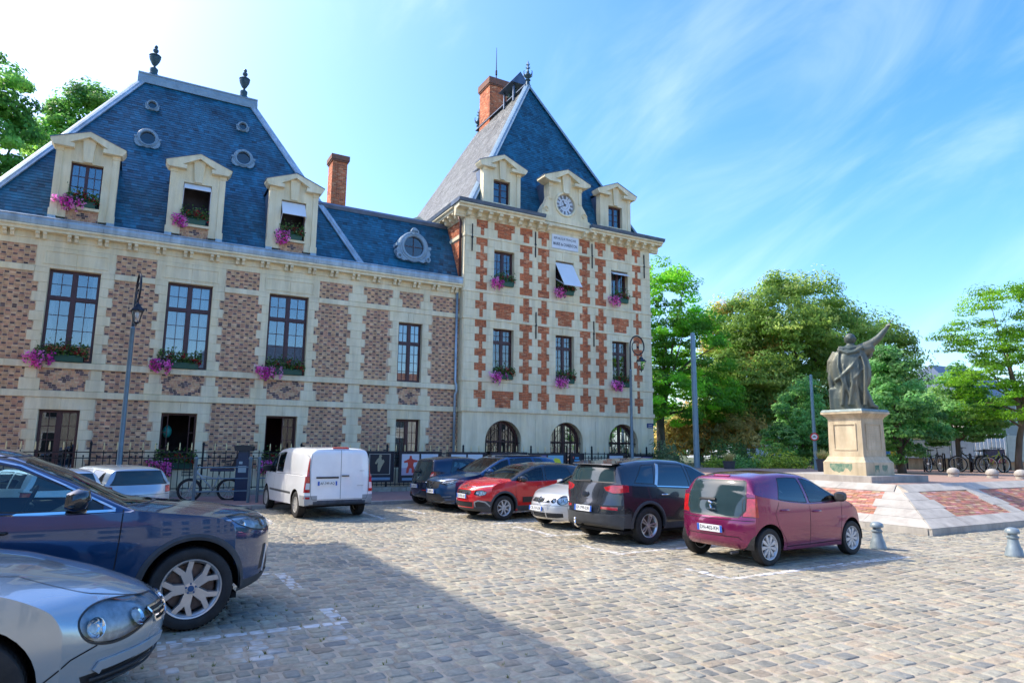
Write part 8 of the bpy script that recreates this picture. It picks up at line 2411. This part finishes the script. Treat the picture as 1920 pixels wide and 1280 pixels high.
# notice boards, racks and bicycles behind the terrace
bw = thing('low_wall', 'low cream garden wall behind the bicycle racks', 'wall', (0, 0, .95))
bd = Vector((37.0-31.4, 15.4-18.6, 0)); bl_ = bd.length; bd.normalize(); ba = math.atan2(bd.y, bd.x)
bw.location = (31.4, 18.9, .95); bw.rotation_euler = (0, 0, ba)
for k in range(9):
    m = MB(); m.box(k*1.0+.004, k*1.0+.996, 0, .3, 0, .62); m.build('wall_stone', PED, bw)
m = MB(); m.box(-.02, 9.05, -.04, .34, .621, .70); m.build('coping', TERR, bw)
for k, (u, w, z0, z1, cl, lb) in enumerate(((-.6, 1.0, .30, 1.15, (.45, .46, .46), 'notice board covered in small coloured posters'), (.75, .95, .55, 1.35, (.50, .58, .62), 'pale glazed notice board next to the poster board'), (1.85, 1.0, .55, 1.35, (.46, .55, .62), 'pale glazed notice board beside the dark tree trunk'), (2.98, 1.0, .55, 1.35, (.48, .57, .62), 'pale glazed notice board beyond the dark tree trunk'),
      (4.45, .95, .35, .95, (.012, .02, .07), 'dark blue notice board with red lower strip'), (5.9, 1.6, .42, 1.65, (.36, .48, .46), 'large pale green map board at the far end'))):
    p = Vector((31.4, 18.6, .95))+bd*u
    t = thing('notice_board', lb, 'notice board', p, ba, 'notice boards behind the terrace')
    m = MB(); m.box(-w/2-.03, w/2+.03, 0, .06, z0-.03, z1+.03)
    m.build('frame', LAMPB if k in (0, 4) else LAMPG, t)
    m = MB(); m.box(-w/2, w/2, -.006, -.001, z0, z1); m.build('panel', M('board_face', cl, .25, var=.1, vscale=4), t)
    for s in (-1, 1):
        m = MB(); m.box(s*(w/2-.06)-.03, s*(w/2-.06)+.03, .01, .055, 0, z0-.031); m.build('leg', LAMPB, t)
    if k == 0:
        cols = [(.55, .40, .03), (.60, .60, .58), (.50, .03, .03), (.55, .55, .52), (.05, .22, .45), (.60, .42, .02), (.55, .58, .6), (.08, .25, .5), (.5, .5, .48)]
        for q in range(9):
            xx, zz = -w/2+.05+(q % 3)*.31, z0+.05+(q//3)*.26
            m = MB(); m.box(xx, xx+.28, -.010, -.0065, zz, zz+.23); m.build('poster', M('poster_print', cols[q], .5, var=.1, vscale=12), t)
    if k == 4: m = MB(); m.box(-w/2, w/2, -.009, -.0065, z0, z0+.2); m.build('red_strip', M('strip_red', (.28, .05, .06), .5), t)
t = thing('white_fence', 'white slatted panel fence behind the map board', 'fence', Vector((31.4, 19.6, .95))+bd*3.9, ba)
for k in range(12):
    m = MB(); m.box(k*.2, k*.2+.15, 0, .03, 0, 1.75); m.build('slat', BLIND, t)
rk = [(29.3, 16.3), (30.0, 15.9), (30.9, 15.3), (31.5, 15.0), (32.1, 14.6)]
for k, (x, y) in enumerate(rk):
    t = thing('cycle_rack', ('hoop rack nearest the pedestal', 'hoop rack behind the first bicycle', 'hoop rack beside the dark tree trunk', 'hoop rack in front of the yellow bicycle', 'hoop rack nearest the picture edge')[k]+', black steel', 'bicycle rack', (x, y, .95), ba+.9, 'black hoop racks')
    m = MB(); m.tube([(-.35, 0, 0), (-.35, 0, .68), (-.28, 0, .76), (.28, 0, .76), (.35, 0, .68), (.35, 0, 0)], .028, 8); m.build('hoop', IRON, t, smooth=True)
bicycle('bicycle', 'black bicycle leaning at the racks nearest the pedestal', (29.6, 16.1, .95), ba+.6, (.02, .02, .025))
bicycle('bicycle', 'dark bicycle at the racks beside the linden trunk', (31.0, 15.25, .95), ba+2.4, (.03, .03, .03))
bicycle('bicycle', 'yellow bicycle at the racks near the picture edge', (31.7, 14.85, .95), ba+.2, (.55, .48, .02))

# houses beyond the garden
def house(name, label, x0, x1, y0, y1, z0, zw, zr, wallm, roofm, wins, face='-Y', ridge='x', hip=2.5, group=None):
    t = thing(name, label, 'house', (0, 0, 0), group=group)
    m = MB(); m.box(x0, x1, y0, y1, z0, zw); m.build('wall', wallm, t)
    xm, ym = (x0+x1)/2, (y0+y1)/2
    m = MB(); e = .35
    if ridge == 'x': a, b = (x0+hip, ym, zr), (x1-hip, ym, zr)
    else: a, b = (xm, y0+hip, zr), (xm, y1-hip, zr)
    c = [(x0-e, y0-e, zw), (x1+e, y0-e, zw), (x1+e, y1+e, zw), (x0-e, y1+e, zw)]
    if ridge == 'x': fs = [(c[0], c[1], b, a), (c[1], c[2], b), (c[2], c[3], a, b), (c[3], c[0], a)]
    else: fs = [(c[0], c[1], a), (c[1], c[2], b, a), (c[2], c[3], b), (c[3], c[0], a, b)]
    for f in fs: m.quad(*f)
    m.quad(*c[::-1])
    m.build('roof', roofm, t)
    cols, rows_, ww, wh, zb, dz, fc = wins
    for j in range(rows_):
        for i in range(cols):
            for f_ in fc:
                if f_ in ('-Y', '+Y'):
                    xx = x0+(x1-x0)*(i+.5)/cols; s = -1 if f_ == '-Y' else 1; yy = y0 if s < 0 else y1
                    m = MB(); m.box(xx-ww/2-.08, xx+ww/2+.08, min(yy, yy+s*.05), max(yy, yy+s*.05), zb+j*dz-.08, zb+j*dz+wh+.08); w = m.build('window', BLIND, t)
                    g = MB(); g.box(xx-ww/2, xx+ww/2, min(yy+s*.051, yy+s*.06), max(yy+s*.051, yy+s*.06), zb+j*dz, zb+j*dz+wh); g.build('pane', DARKPANE, w)
                else:
                    yy = y0+(y1-y0)*(i+.5)/cols; s = -1 if f_ == '-X' else 1; xx = x0 if s < 0 else x1
                    m = MB(); m.box(min(xx, xx+s*.05), max(xx, xx+s*.05), yy-ww/2-.08, yy+ww/2+.08, zb+j*dz-.08, zb+j*dz+wh+.08); w = m.build('window', BLIND, t)
                    g = MB(); g.box(min(xx+s*.051, xx+s*.06), max(xx+s*.051, xx+s*.06), yy-ww/2, yy+ww/2, zb+j*dz, zb+j*dz+wh); g.build('pane', DARKPANE, w)
    return t
DARKPANE = M('distant_glass', (.03, .04, .05), .08, spec=.8)
RENDER_ = M('cream_render', (.40, .37, .31), .9, var=.08, vscale=.6); RENDER2 = M('pale_render', (.44, .41, .35), .9, var=.06, vscale=.5)
TILE = M('red_roof_tiles', (.20, .085, .05), .85, var=.25, vscale=2, bump=.3, bscale=8); SLATEP = M('far_slate', (.06, .09, .14), .5, var=.2, vscale=1)
house('slate_roof_house', 'pale house with dark slate roof beyond the linden trees', 62, 76, 31, 39, .8, 6.4, 9.9, RENDER_, SLATEP, (5, 2, 1.0, 1.5, 1.8, 2.6, ('-Y', '-X')), hip=3.2)
house('mansard_house', 'small grey mansard house glimpsed under the chestnut', 50, 60, 44.5, 52, .8, 2.4, 4.3, M('pale_grey_render', (.5, .53, .56), .9), SLATEP, (4, 1, .8, 1.0, 1.1, 2.6, ('-Y', '-X')), hip=1.6)
# houses around the other sides of the square (behind and beside the viewer): they shade the near cobbles and show in panes and paint
house('apartment_house', 'tall cream apartment house along the left side of the square', -15, -6.6, 13.5, 23.0, -.05, 15.2, 17.2, RENDER2, SLATEP, (3, 4, .9, 1.5, 1.2, 3.4, ('+X',)), ridge='y', hip=3, group='houses round the square')
house('corner_house', 'cream corner house with red tiled roof across the square', -18, 3.6, -34, -22, -.05, 7.2, 11.5, RENDER2, TILE, (7, 2, 1.1, 1.7, 1.0, 3.1, ('+Y',)), group='houses round the square')
house('terraced_house', 'pale terraced house with slate roof across the square', 4, 22, -36, -23, -.05, 9.4, 13.5, RENDER_, SLATEP, (7, 3, 1.1, 1.7, 1.0, 2.9, ('+Y',)), group='houses round the square')
house('brick_house', 'house with red tiled roof at the far end across the square', 22.8, 44, -34, -22.5, -.05, 6.8, 11.0, RENDER2, TILE, (8, 2, 1.1, 1.7, 1.0, 2.9, ('+Y',)), group='houses round the square')

# weeds growing in the joints of the cobbles near the parked cars
r = np.random.default_rng(55); parts = []
for k in range(150):
    x, y = r.uniform(-.5, 3.2), r.uniform(4.6, 8.2)
    if k > 95: x, y = r.uniform(7.3, 15), r.uniform(5.5, 20)
    n = r.integers(4, 10); a = r.uniform(0, 2*pi, n); sp = r.uniform(.008, .03, n)
    A = np.c_[x+sp*.3*np.cos(a), y+sp*.3*np.sin(a), np.full(n, -.008)]; B = np.c_[x+sp*np.cos(a), y+sp*np.sin(a), r.uniform(.004, .028, n)]
    bq = np.c_[-np.sin(a), np.cos(a), np.zeros(n)]*.004
    parts.append((np.stack([A-bq, A+bq, B+bq*.3, B-bq*.3], 1), pick([(.10, .14, .03), (.20, .18, .07), (.07, .11, .02)], n, r)))
o = cloud('joint_weeds', parts, LEAF); kind(o, 'stuff'); tag(o, 'tiny weeds growing in the joints between the cobbles', 'weeds')
